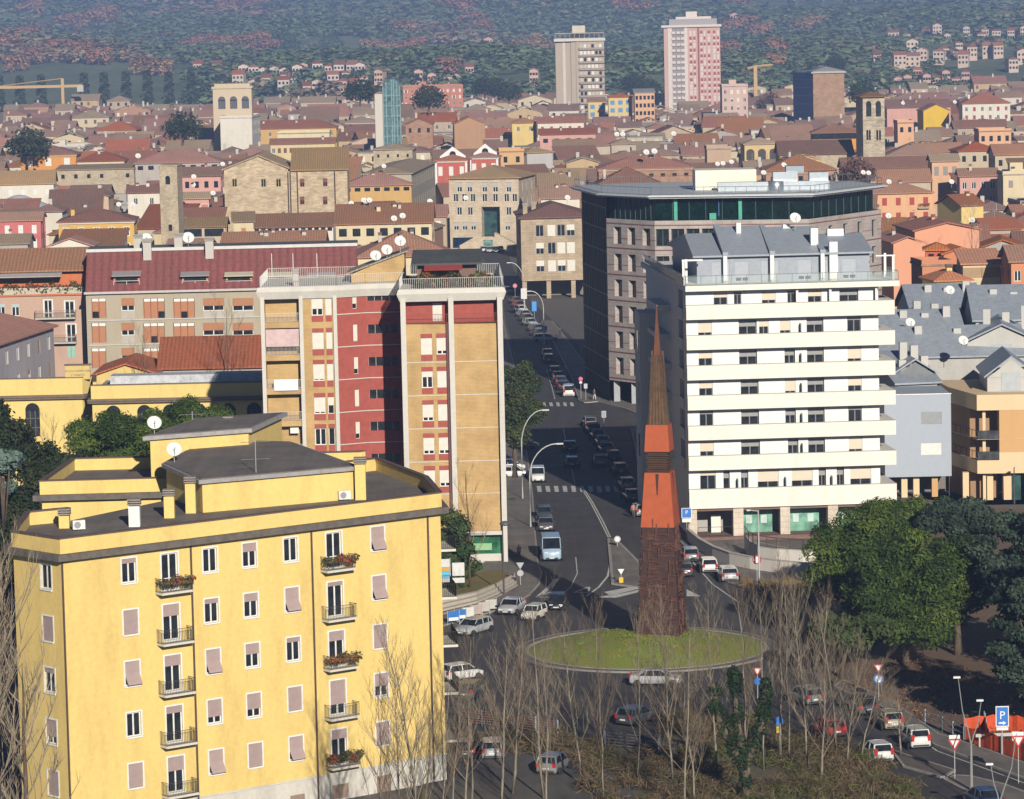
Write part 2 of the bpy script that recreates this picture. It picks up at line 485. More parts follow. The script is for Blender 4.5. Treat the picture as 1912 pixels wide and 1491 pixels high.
# right-hand pavement wedge by the green glass front
kerbed('pavement', [(1083, 748), (1093, 752), (1118, 750), (1165, 762), (1205, 778), (1240, 745), (1100, 690), (1062, 640), (1030, 600), (1012, 600), (1040, 650), (1066, 700)], PAVE)
kerbed('pavement', [(1180, 800), (1196, 880), (1214, 940), (1240, 985), (1292, 1030), (1338, 1070), (1362, 1088), (1400, 1100), (1460, 1100), (1540, 1080),
     (1540, 1040), (1300, 990), (1260, 900), (1230, 800)], PAVE)
# park ground under the pines and the verge before it
slab('park_ground', [(1362, 1090), (1400, 1104), (1425, 1135), (1482, 1185), (1556, 1276), (1648, 1308), (1750, 1362), (1960, 1440), (1960, 960), (1700, 930), (1540, 1060)], .10, EARTH)
slab('dry_verge', [(1368, 1090), (1404, 1102), (1430, 1128), (1500, 1135), (1545, 1100), (1540, 1078), (1460, 1088)], .16, DRY)
kerbed('pavement', [(1560, 1283), (1648, 1320), (1748, 1392), (1820, 1420), (1960, 1470), (1960, 1444), (1830, 1398), (1750, 1372), (1655, 1306), (1575, 1272)], PAVE)
kerbed('traffic_island', [(1767, 1457), (1786, 1450), (1812, 1452), (1870, 1466), (1960, 1500), (1960, 1530), (1850, 1500)], PAVE, kerb=.25)
kerbed('traffic_island', [(1668, 1404), (1700, 1415), (1780, 1440), (1760, 1452), (1690, 1432)], mat('asphalt', (.12, .10, .085), .95), kerb=.2)
# bank with railings in the foreground
slab('river_bank', [(835, 1368), (900, 1366), (1040, 1372), (1180, 1392), (1300, 1400), (1420, 1430), (1560, 1560), (780, 1560), (800, 1372)], .06, mat('earth', (.115, .10, .06), 1.0, extra=(.16, .135, .075)))
slab('parking_lot', [(838, 1418), (900, 1408), (1000, 1408), (1110, 1425), (1180, 1470), (1200, 1560), (800, 1560), (800, 1420)], .075, mat('asphalt', (.085, .08, .076), .9))
slab('river_bank', [(1250, 1330), (1420, 1345), (1640, 1420), (1740, 1500), (1800, 1560), (1300, 1560), (1230, 1420)], .05, mat('earth', (.12, .095, .055), 1.0, extra=(.13, .12, .05)))

# roundabout
RC = at(1207, 1213); RO = 11.7
def ring(name, r0, r1, z0, z1, m, n=72, parent=None):
 b = MB()
 for i in range(n):
  a, c = 2 * math.pi * i / n, 2 * math.pi * (i + 1) / n
  q = [(RC.x + r * math.cos(t), RC.y + r * math.sin(t)) for r, t in ((r0, a), (r1, a), (r1, c), (r0, c))]
  b.prism(q, z0, z1, bot=False)
 return b.build(name, m, parent)
def disc_dome(name, r, z0, dz, m, c=RC, n=64, rings=8, jit=0.0):
 v = [(c.x, c.y, z0 + dz)]; f = []
 for j in range(1, rings + 1):
  q = j / rings
  for i in range(n):
   a = 2 * math.pi * i / n
   v.append((c.x + r * q * math.cos(a), c.y + r * q * math.sin(a), z0 + dz * (1 - q * q) + (rnd.uniform(-jit, jit) if j < rings else 0)))
 for i in range(n):
  f.append((0, 1 + i, 1 + (i + 1) % n))
 for j in range(1, rings):
  for i in range(n):
   a = 1 + (j - 1) * n; b = 1 + j * n; k = (i + 1) % n
   f.append((a + i, b + i, b + k, a + k))
 me = bpy.data.meshes.new(name); me.from_pydata(v, [], f); me.polygons.foreach_set('use_smooth', [True] * len(f)); me.materials.append(m); auto_uv(me)
 o = bpy.data.objects.new(name, me); COL.objects.link(o); return o
struct(ring('roundabout', 10.9, RO, -.02, .15, mat('asphalt', (.13, .115, .10), .9)))
ring('kerb', RO, RO + .16, -.02, .17, mat('paint', (.26, .245, .22), .85, .3), parent=bpy.data.objects['roundabout'])
ring('kerb', 10.65, 10.9, -.02, .20, KERB, parent=bpy.data.objects['roundabout'])
struct(disc_dome('lawn', 10.65, .12, 1.3, GRASS, jit=.03))

# painted markings, 4 mm sheets above the carriageway
MARKS = MB()
def stripe(pts, z=.012):
 p = [Vector((*at(x, y).xy, z)) for x, y in pts]
 p2 = ear([tuple(q)[:2] for q in p])
 MARKS.face([(a, b, z) for a, b in p2])
def mark_line(pts, w=.14, z=.012):
 for a, b in zip(pts[:-1], pts[1:]):
  a = at(*a).xy; b = at(*b).xy; d = (b - a)
  if d.length < .01: continue
  d.normalize(); n = Vector((-d.y, d.x)) * w / 2
  MARKS.face([(*(a - n), z), (*(b - n), z), (*(b + n), z), (*(a + n), z)])
def zebra(xs, ya, yb, w, lean=0):
 for x in xs:
  o = MB()
  q = [at(x, yb), at(x + w, yb), at(x + w + lean, ya), at(x + lean, ya)]
  p2 = ear([tuple(v)[:2] for v in q])
  o.face([(a, b, .012) for a, b in p2])
  yield o.mesh('stripe', LINE)
road = bpy.data.objects['road']
for k, me in enumerate(zebra([1004, 1020, 1036, 1052, 1068, 1084, 1100, 1116, 1132, 1148, 1164], 907, 918, 8, -2)): inst('crossing_stripe', me, road)
for k, me in enumerate(zebra([1014, 1027, 1040, 1053, 1066], 751, 758, 6, -2)): inst('crossing_stripe', me, road)
mark_line([(1086, 912), (1104, 940), (1122, 975), (1136, 1003)], .15)
mark_line([(1090, 912), (1108, 940), (1127, 975), (1140, 1003)], .15)
mark_line([(1137, 1005), (1141, 1045), (1135, 1075), (1118, 1096), (1096, 1112)], .22)
mark_line([(1154, 1014), (1192, 1050), (1220, 1078)], .25)
mark_line([(1075, 1040), (1078, 1070), (1066, 1095), (1045, 1115)], .10)
mark_line([(1004, 1115), (1030, 1092), (1040, 1080)], .5)
mark_line([(1052, 800), (1062, 850), (1074, 905)], .12)
mark_line([(1020, 690), (1030, 720), (1036, 745)], .12)
mark_line([(1290, 1045), (1330, 1090), (1380, 1125)], .15)
mark_line([(1660, 1338), (1750, 1402), (1930, 1468)], .14)
stripe([(1128, 1105), (1175, 1096), (1196, 1098), (1140, 1112)])
stripe([(1110, 1115), (1160, 1108), (1196, 1100), (1190, 1106), (1150, 1116)])
stripe([(1282, 1100), (1308, 1113), (1282, 1113)])
for (x, y) in ((1020, 1112), (1090, 1103)):                      # give-way triangles
 a, b, c = (x - 18, y + 3), (x + 9, y + 3), (x + 10, y - 8)
 mark_line([a, b, c, a], .22)
ms = MARKS.build('road_marking', LINE, road)

# hazy winter air
def build_haze():
 m = MB().box(-1800, 1800, -500, 6800, -1.6, 260)
 o = m.build('haze', [])
 mm = bpy.data.materials.new('haze_air'); mm.use_nodes = True; nt = mm.node_tree; nt.nodes.clear()
 out = nt.nodes.new('ShaderNodeOutputMaterial'); pv = nt.nodes.new('ShaderNodeVolumePrincipled')
 pv.inputs['Color'].default_value = HAZE_COL; pv.inputs['Density'].default_value = HAZE_D
 pv.inputs['Anisotropy'].default_value = 0.0
 nt.links.new(pv.outputs[0], out.inputs['Volume'])
 o.data.materials.append(mm); o['kind'] = 'stuff'; o['label'] = 'pale blue winter haze in the air over the town'; o['category'] = 'haze'
HAZE_COL = (.40, .57, 1.0, 1); HAZE_D = 0.00019
build_haze()
# ================================================================== foliage
LEAF = mat('leaf', (1, 1, 1), .85)
def leaf_arrays(blobs, count, size, tints, seed=0.0, up=.35, shell=.55, aspect=.6, nj=.55):
 """count leaf sprays spread through ellipsoid blobs [(centre, rxy, rz)]"""
 rs = np.random.RandomState(int(seed * 1e6) % 2 ** 31)
 vol = np.array([b[1] ** 2 * b[2] for b in blobs]) ** .8; vol /= vol.sum()
 which = rs.choice(len(blobs), count, p=vol)
 C = np.array([b[0] for b in blobs], float)[which]
 RX = np.array([b[1] for b in blobs], float)[which]; RZ = np.array([b[2] for b in blobs], float)[which]
 dv = rs.normal(size=(count, 3)); dv /= np.linalg.norm(dv, axis=1)[:, None]
 dv[:, 2] = np.where((dv[:, 2] < 0) & (rs.rand(count) < up), -dv[:, 2], dv[:, 2])
 r = shell + (1 - shell) * rs.rand(count) ** .5
 r *= 1 + .10 * rs.normal(size=count)
 P = C + dv * np.stack([RX * r, RX * r, RZ * r], 1)
 nrm = dv * .8 + rs.normal(size=(count, 3)) * nj + np.array([0, 0, .25])
 nrm /= np.linalg.norm(nrm, axis=1)[:, None]
 t = np.cross(nrm, rs.normal(size=(count, 3))); t /= np.linalg.norm(t, axis=1)[:, None] + 1e-9
 b = np.cross(nrm, t)
 sz = size * (0.6 + .8 * rs.rand(count))[:, None]
 V = np.empty((count, 4, 3))
 V[:, 0] = P - t * sz; V[:, 1] = P + b * sz * aspect; V[:, 2] = P + t * sz; V[:, 3] = P - b * sz * aspect
 tt = np.array(tints)
 bt = rs.choice(len(tt), len(blobs))
 ti = np.where(rs.rand(count) < .75, bt[which], rs.choice(len(tt), count))
 col = tt[ti] * (0.75 + .5 * rs.rand(count))[:, None]
 return V, col
def quads_mesh(name, V, col, m=None):
 n = len(V); me = bpy.data.meshes.new(name)
 me.vertices.add(n * 4); me.loops.add(n * 4); me.polygons.add(n)
 me.vertices.foreach_set('co', V.astype(np.float32).ravel())
 me.loops.foreach_set('vertex_index', np.arange(n * 4, dtype=np.int32))
 me.polygons.foreach_set('loop_start', np.arange(0, n * 4, 4, dtype=np.int32))
 me.polygons.foreach_set('loop_total', np.full(n, 4, np.int32))
 at_ = me.attributes.new('tint', 'FLOAT_COLOR', 'FACE')
 at_.data.foreach_set('color', np.concatenate([col, np.ones((n, 1))], 1).astype(np.float32).ravel())
 me.materials.append(m or LEAF); me.update(); me.validate()
 return me
def leaf_mesh(name, blobs, count, size, tints, seed=0.0, parent=None, loc=None, **kw):
 V, c = leaf_arrays(blobs, count, size, tints, seed, **kw)
 o = bpy.data.objects.new(name, quads_mesh(name, V, c)); COL.objects.link(o)
 if parent is not None: o.parent = parent
 if loc is not None: o.location = loc
 return o
# ================================================================== building helpers
OCC = []                                                       # (x, y, radius) of what stands already
def occ(pts, r=0.0):
 for p in pts: OCC.append((p[0], p[1], r))
def hit(p0, p1, px, py):
 """where the view line through a picture point meets the facade plane p0-p1: (u along it, z)"""
 v = ray(px, py); p0 = Vector(p0[:2]); d = Vector(p1[:2]) - p0; L_ = d.length; d /= L_
 det = v.x * (-d.y) - v.y * (-d.x)
 t = (p0.x * (-d.y) - p0.y * (-d.x)) / det
 q = Vector((v.x * t, v.y * t)) - p0
 return q.dot(d), CAMZ + v.z * t
def frame_of(p0, p1):
 d = Vector((p1[0] - p0[0], p1[1] - p0[1])); return math.atan2(d.y, d.x), d.length
def put_window(root, p0, p1, u, z, w, h, style, fr, sh, open_=.5, sur=None, off=0.0, name='window'):
 a, L_ = frame_of(p0, p1); c, s_ = math.cos(a), math.sin(a)
 loc = (p0[0] + c * u + s_ * -off * -1, p0[1] + s_ * u + c * off, z)
 loc = (p0[0] + c * u - s_ * off, p0[1] + s_ * u + c * off, z)
 o = inst(name, window_mesh(style, w, h, fr, sh, open_), root, loc, a)
 if sur is not None: inst('window_surround', surround_mesh(w, h, sur), o)
 return o
def rail(m, p0, p1, z0, z1, r=.02, gap=.12, post=1.5, bars=True):
 p0 = Vector((p0[0], p0[1], 0)); p1 = Vector((p1[0], p1[1], 0)); d = p1 - p0; L_ = d.length
 if L_ < .05: return m
 zz = Vector((0, 0, 1))
 m.tube([p0 + zz * z1, p1 + zz * z1], r * 1.3, 4); m.tube([p0 + zz * (z0 + .08), p1 + zz * (z0 + .08)], r, 4)
 n = max(1, int(L_ / gap)) if bars else max(1, int(L_ / post))
 for k in range(n + 1):
  q = p0 + d * (k / n); m.tube([q + zz * z0, q + zz * z1], r * (1 if bars else 1.2), 4, cap=False)
 return m
def local(root_loc, p): return (p[0] - root_loc[0], p[1] - root_loc[1])
def chimney_mesh(w, h, body, cap):
 key = ('chim', w, h, body, cap)
 if key in _wc: return _wc[key]
 m = MB(); a = w / 2
 m.box(-a, a, -a, a, -.8, h)
 m.cur = 1
 for k in range(3): m.box(-a * 1.2, a * 1.2, -a * 1.2, a * 1.2, h + .08 + .17 * k, h + .17 + .17 * k)
 m.box(-a * .7, a * .7, -a * .7, a * .7, h, h + .5)
 _wc[key] = m.mesh('chimney', [body, cap]); return _wc[key]
_dish = None
def dish(p, r, label, az=None, group=None):
 """satellite dish on a short mast, facing the sun side like its neighbours"""
 global _dish
 if _dish is None:
  b = MB()
  prof = [(0.02, -.16), (.3, -.145), (.6, -.09), (.85, -.03), (1.0, .0), (1.0, .02), (.84, -.01), (.6, -.06), (.3, -.115), (.02, -.13)]
  b.lathe(prof, 18, (0, 0, 0), 'y')
  _dish = (b.mesh('reflector', mat('paint', (.74, .73, .71), .5), True),
                 MB().tube([(0, -.0, -.95), (0, -.75, -.25)], .03, 5).box(-.07, .07, -.85, -.68, -.32, -.18).mesh('feed_arm', mat('paint', (.32, .32, .33), .6)),
                 MB().tube([(0, .2, -2.2), (0, .22, -.1)], .06, 6).mesh('mast', mat('paint', (.4, .4, .42), .5, .2, .4)))
 root = thing('satellite_dish', label, 'satellite dish', p, az if az is not None else R(12), group)
 for nm, me in zip(('reflector', 'feed_arm', 'mast'), _dish):
  o = inst(nm, me, root, (0, 0, r + .5), 0, (r, r, r))
  if nm != 'mast': o.rotation_euler = (R(-32), 0, 0)
 return root
SHUT = mat('paint', (.40, .30, .285), .7, .12)
SHUTW = mat('paint', (.74, .70, .63), .7, .1)
GREYFR = mat('paint', (.30, .31, .33), .5)
PIPE = mat('paint', (.085, .055, .045), .6)
IRON = mat('paint', (.06, .055, .05), .5)
ROOFBIT = mat('asphalt', (.165, .14, .125), .9)
CONC = mat('plaster', (.50, .47, .43), .85)

# ================================================================== yellow apartment house, front left
def yellow_house():
 H = 20.3
 YEL = mat('plaster', (.77, .565, .195), .9, .16)
 COR = mat('paint', (.14, .12, .105), .85, .35)
 CAPM = mat('paint', (.13, .085, .075), .8)
 MARB = mat('plaster', (.62, .585, .52), .8, .18)
 P0 = at(114, 1046, H); P1 = at(822, 957, H); P3 = at(25, 1032, H); P4 = at(51, 956, H + 1.5)
 O = (P0.x, P0.y)
 root = thing('apartment_house', 'yellow rendered apartment house with flat parapet roof at the front left', 'house', (O[0], O[1], 0))
 d = (P1 - P0); d.z = 0; d.normalize(); n = Vector((-d.y, d.x, 0))
 P2 = at(700, 856, H + 1.5); P2.z = 0
 Pm = P1 * .35 + P2 * .65 + d * 1.2
 Pk = P0 + d * 9 + n * 13.5
 L_ = lambda p: local(O, p)
 foot = [L_(P0), L_(P1), L_(P1 * .6 + P2 * .4 + d * 1.3), L_(P2 + d * .2), L_(P2 - d * 14), L_(Pk), L_(P4), L_(P3)]
 w = MB()
 rows = [hit(P0, P1, x, y)[1] for x, y in ((240, 1065), (244, 1160), (248, 1257), (252, 1352), (255, 1447))]
 dz = (rows[0] - rows[4]) / 4
 rows = [rows[0] - dz * k for k in range(6)]
 cols = [hit(P0, P1, x, 1040)[0] for x in (240, 316, 392, 466, 543, 624, 706)]
 ww, wh, dw, dh = 1.18, 1.72, 1.35, 2.55
 sty = [['half.2', 'shut', 'awn', 'plain', 'shut'],
           ['door', 'half.33', 'half.3', 'half.2', 'half.4'],
           ['plain', 'half.2', 'awn', 'half.72', 'awn'],
           ['half.36', 'half.34', 'half.45', 'half.66', 'shut'],
           ['plain', 'awn', 'half.2', 'shut', 'awn'],
           ['door', 'half.12', 'half.28', 'half.7', 'half.28'],
           ['awn', 'awn', 'shut', 'half.55', 'shut']]
 holes = []; wins = []
 for c, u in enumerate(cols):
  for r, zc in enumerate(rows[:5]):
   if c in (1, 5): a, b, z0, z1 = u - dw / 2, u + dw / 2, zc + wh / 2 - dh, zc + wh / 2
   else: a, b, z0, z1 = u - ww / 2, u + ww / 2, zc - wh / 2, zc + wh / 2
   holes.append((a, b, z0, z1)); wins.append((u, z0, b - a, z1 - z0, sty[c][r], c in (1, 5)))
 zpl = hit(P0, P1, 600, 1447)[1]
 # ground floor openings in the marble plinth
 gz = rows[5] - .3
 w.facade(foot[0], foot[1], zpl, H, holes)
 nfoot = len(foot)
 # left facet windows
 hs2 = []; L2 = (P3 - P0).length; u2 = None
 p3l, p0l = foot[-1], foot[0]
 uf = hit(P3, P0, 86, 1078)[0]
 for r, zc in enumerate(rows[:5]): hs2.append((uf - .62, uf + .62, zc - wh / 2, zc + wh / 2))
 w.facade(p3l, p0l, zpl, H, hs2)
 for k in range(1, nfoot - 1): w.facade(foot[k], foot[k + 1], 0, H)
 w.build('wall', YEL, root)
 for k, (u, z, a, b, st, dr) in enumerate(wins):
  op = float('0' + st[4:]) if st.startswith('half') else .5
  s_ = 'half' if st.startswith('half') else st
  put_window(root, foot[0], foot[1], u, z, a, b, s_, WHITE, SHUT, op, WHITE, name='balcony_door' if dr else 'window')
 for k, hh in enumerate(hs2):
  s_, op = [('plain', 0), ('shut', 0), ('half', .2), ('half', .7), ('shut', 0)][k]
  put_window(root, p3l, p0l, uf, hh[2], 1.24, wh, s_, WHITE, SHUT, op, WHITE)
 pl = MB()
 gw = [(cols[0] - .6, cols[0] + .6, gz - .9, gz + .6), (cols[3] - .65, cols[3] + .65, gz - .9, gz + .5), (cols[4] - .65, cols[4] + .65, gz - .9, gz + .5), (cols[5] - .75, cols[5] + .75, .1, gz + .7), (cols[6] - .65, cols[6] + .65, gz - 1.2, gz + .8)]
 pl.facade(foot[0], foot[1], 0, zpl - .02, gw, rev=.25); pl.facade(p3l, p0l, 0, zpl - .02)
 a, fl = frame_of(foot[0], foot[1])
 pl.build('plinth', MARB, root)
 for g in gw:
  put_window(root, foot[0], foot[1], (g[0] + g[1]) / 2, g[2], g[1] - g[0], g[3] - g[2], 'shut' if g[2] < .3 or g is gw[4] else 'plain', WHITE, mat('paint', (.33, .235, .18), .7))
 # string course above the plinth
 bm = MB(); bm.box(-.06, fl + .06, -.07, .05, zpl - .10, zpl + .02); bm.build('string_course', MARB, root, loc=(foot[0][0], foot[0][1], 0), rot=a)
 # roof slab, cornice and parapets
 def off(poly, e):
  out = []; m_ = len(poly)
  for i in range(m_):
   p, q, r_ = Vector(poly[i - 1]), Vector(poly[i]), Vector(poly[(i + 1) % m_])
   d1 = (q - p).normalized(); d2 = (r_ - q).normalized()
   n1 = Vector((d1.y, -d1.x)); n2 = Vector((d2.y, -d2.x)); b = (n1 + n2)
   b = b / max(.35, b.length_squared / 2) if b.length > 1e-6 else n1
   out.append(tuple(q + b * e))
  return out
 MB().prism(off(foot, .62), H, H + .45).build('cornice', COR, root)
 MB().prism(off(foot, .1), H + .43, H + .55).build('roof_deck', ROOFBIT, root)
 par = MB(); cap = MB(); o0 = off(foot, .12); i0 = off(foot, -.16)
 c0 = off(foot, .2); c1 = off(foot, -.24)
 for i in range(len(foot)):
  j = (i + 1) % len(foot)
  if i == 4: continue
  par.prism(ear([o0[i], o0[j], i0[j], i0[i]]), H + .4, H + 1.5)
  cap.prism(ear([c0[i], c0[j], c1[j], c1[i]]), H + 1.5, H + 1.58 + .003 * i)
 par.build('parapet', YEL, root); cap.build('coping', CAPM, root)
 for px, py in ((116, 1100), (356, 1060), (581, 1030), (798, 1000)):
  u = hit(P0, P1, px, py)[0]
  if px == 116: u = .02
  q = Vector((foot[0][0], foot[0][1], 0)) + d * u - n * .1
  MB().tube([q + Vector((0, 0, .3)), q + Vector((0, 0, H))], .075, 6).build('downpipe', PIPE, root)
 # balconies
 for c in (1, 5):
  for r in range(5):
   u = cols[c]; z0 = rows[r] + wh / 2 - dh - .08
   b = MB(); b.box(-1.28, 1.28, -.95, 0, -.16, 0)
   bo = b.build('balcony', MARB, root, loc=(foot[0][0] + d.x * u, foot[0][1] + d.y * u, z0), rot=a)
   q = MB()
   for (x0, y0, x1, y1) in ((-1.25, -.92, 1.25, -.92), (-1.25, -.92, -1.25, -.02), (1.25, -.92, 1.25, -.02)):
    rail(q, (x0, y0), (x1, y1), 0, .98, .014, .13)
   q.build('railing', IRON, bo)
   if (c, r) in ((1, 0), (5, 0), (5, 2), (5, 4)):
    fo = leaf_mesh('balcony_plants', [((x, -.9 + .12 * math.sin(x * 5), .75 + .15 * math.cos(x * 4)), .33, .3) for x in np.linspace(-1.25, 1.25, 9)], 420, .11,
                               [(.05, .075, .02), (.09, .09, .03), (.25, .06, .03)] if r != 2 else [(.06, .085, .03), (.20, .09, .03)], rnd.random())
    fo.parent = bo
    pb = MB()
    for x in (-.8, 0, .8): pb.box(x - .36, x + .36, -.98, -.74, .55, .78)
    pb.build('planter', mat('paint', (.20, .08, .05), .8), bo)
 a2, fl2 = frame_of(foot[1], foot[2])
 for r in range(5):
  z0 = rows[r] + wh / 2 - dh - .08
  bo = MB().box(2.2, 6.6, -1.35, 0, -.18, 0).build('balcony', MARB, root, loc=(*foot[1], z0), rot=a2); q = MB()
  for e in ((2.25, -1.3, 6.55, -1.3), (2.25, -1.3, 2.25, 0), (6.55, -1.3, 6.55, 0)): rail(q, e[:2], e[2:], 0, .98, .014, .13)
  q.build('railing', IRON, bo)
 # rear wing, stair penthouse and upper lantern on the roof
 Q0 = at(77, 898, H + 1.5); Q1 = at(330, 893, H + 1.5)
 wl = [L_((Q0.x, Q0.y)), L_((Q1.x + 14, Q0.y + 1)), L_((Q1.x + 14, Q0.y + 15)), L_((Q0.x + .8, Q0.y + 14.5))]
 MB().prism(wl, 0, H, bot=False).build('rear_wing', YEL, root)
 MB().prism(off(wl, .6), H, H + .45).build('cornice', COR, root)
 MB().prism(off(wl, .1), H + .42, H + .55).build('roof_deck', ROOFBIT, root)
 par = MB(); cap = MB(); o0 = off(wl, .12); i0 = off(wl, -.16); c0 = off(wl, .2); c1 = off(wl, -.24)
 for i in (0, 2, 3):
  j = (i + 1) % 4
  par.prism(ear([o0[i], o0[j], i0[j], i0[i]]), H + .4, H + 1.5); cap.prism(ear([c0[i], c0[j], c1[j], c1[i]]), H + 1.5, H + 1.58 + .003 * i)
 par.build('parapet', YEL, root); cap.build('coping', CAPM, root)
 A0 = at(379, 957, H + .55); A1 = at(664, 931, H + .55); Am = at(312, 925, H + .55)
 B0 = A1 + Vector((-6, 17, 0)); B1 = Am + Vector((2, 15, 0))
 ph = [L_(A0), L_(A1), L_(B0), L_(B1), L_(Am)]
 PZ = H + 2.75
 MB().prism(ph, H + .3, PZ, bot=False).build('penthouse', YEL, root)
 MB().prism(off(ph, .35), PZ, PZ + .30).build('penthouse_roof', mat('paint', (.33, .315, .31), .8, .25), root)
 MB().prism(off(ph, .12), PZ + .28, PZ + .36).build('roofing_felt', ROOFBIT, root)
 U0 = at(283, 905, H + .5); U1 = at(466, 890, H + .5)
 up = [L_(U0), L_(U1), L_(U1 + Vector((2, 11, 0))), L_(U0 + Vector((3, 12, 0)))]
 UZ = H + 4.1
 u0, u1 = up[0], up[1]; aa, ul = frame_of(u0, u1)
 lw = MB(); hu, hz = hit(U0, U1, 429, 858)
 lw.facade(u0, u1, H + .3, UZ, [(hu - .65, hu + .65, hz - .3, hz + .3)]); lw.facade(up[1], up[2], H + .3, UZ); lw.facade(up[2], up[3], H + .3, UZ); lw.facade(up[3], up[0], H + .3, UZ)
 lw.build('roof_lantern', YEL, root)
 put_window(root, u0, u1, hu, hz - .3, 1.3, .6, 'plain', PIPE, SHUT)
 MB().prism(off(up, .35), UZ, UZ + .32).build('lantern_roof', mat('paint', (.36, .345, .34), .8, .25), root)
 MB().prism(off(up, .1), UZ + .3, UZ + .38).build('roofing_felt', ROOFBIT, root)
 dr = put_window(root, ph[0], ph[1], .9, H + 1.3, .75, 1.0, 'shut', PIPE, mat('paint', (.42, .16, .03), .7), name='hatch')
 # chimneys, air conditioning units and aerials on the roof
 for px, py, wd, hh, bdy in ((121, 985, .75, .9, YEL), (252, 982, .8, 1.5, WHITE), (317, 966, .75, 1.6, YEL), (357, 957, .75, 2.2, YEL), (674, 932, .8, 2.7, YEL), (429, 870, .7, 3.6, CONC)):
  p = at(px, py, H + .55); q = L_(p)
  inst('chimney', chimney_mesh(wd, hh, bdy, mat('paint', (.30, .26, .23), .8, .3)), root, (q[0], q[1], H + .55))
 for px, py in ((147, 990), (643, 934)):
  p = at(px, py, H + .55); q = L_(p)
  ac = MB().box(-.45, .45, -.18, .18, .1, .75).build('air_conditioner', WHITE, root, loc=(q[0], q[1], H + .55), rot=R(20))
  MB().lathe([(.25, 0), (.25, .02)], 14, (-.12, -.185, .42), 'y').build('fan_grille', GREYFR, ac)
 for px, py, hh in ((480, 945, 5.2), (362, 870, 4.6)):
  p = at(px, py, H + .55); q = L_(p)
  an = MB().tube([(0, 0, 0), (0, 0, hh)], .035, 5)
  for k, zz in enumerate((hh - .3, hh - 1.6)):
   an.tube([(-1.1, 0, zz), (1.1, 0, zz + .05)], .02, 4)
   for x in np.linspace(-1.0, 1.0, 9): an.tube([(x, -.28, zz), (x, .28, zz)], .012, 3)
  an.build('aerial', mat('paint', (.42, .42, .44), .4, .1, .5), root, loc=(q[0], q[1], H + .5))
 p = at(283, 905, H + .5); dish((p.x + .3, p.y + .8, UZ + .2), .58, 'big white satellite dish on the upper roof lantern of the yellow house')
 p = at(320, 925, H + .55); dish((p.x + .3, p.y + .2, PZ + .3), .60, 'big white satellite dish on the lower penthouse corner of the yellow house')
 occ([(P0.x + 10, P0.y + 20)], 40)
 return root
def poff(poly, e):
 out = []; m_ = len(poly)
 for i in range(m_):
  p, q, r_ = Vector(poly[i - 1]), Vector(poly[i]), Vector(poly[(i + 1) % m_])
  d1 = (q - p).normalized(); d2 = (r_ - q).normalized()
  n1 = Vector((d1.y, -d1.x)); n2 = Vector((d2.y, -d2.x)); b = (n1 + n2)
  b = b / max(.35, b.length_squared / 2) if b.length > 1e-6 else n1
  out.append(tuple(q + b * e))
 return out
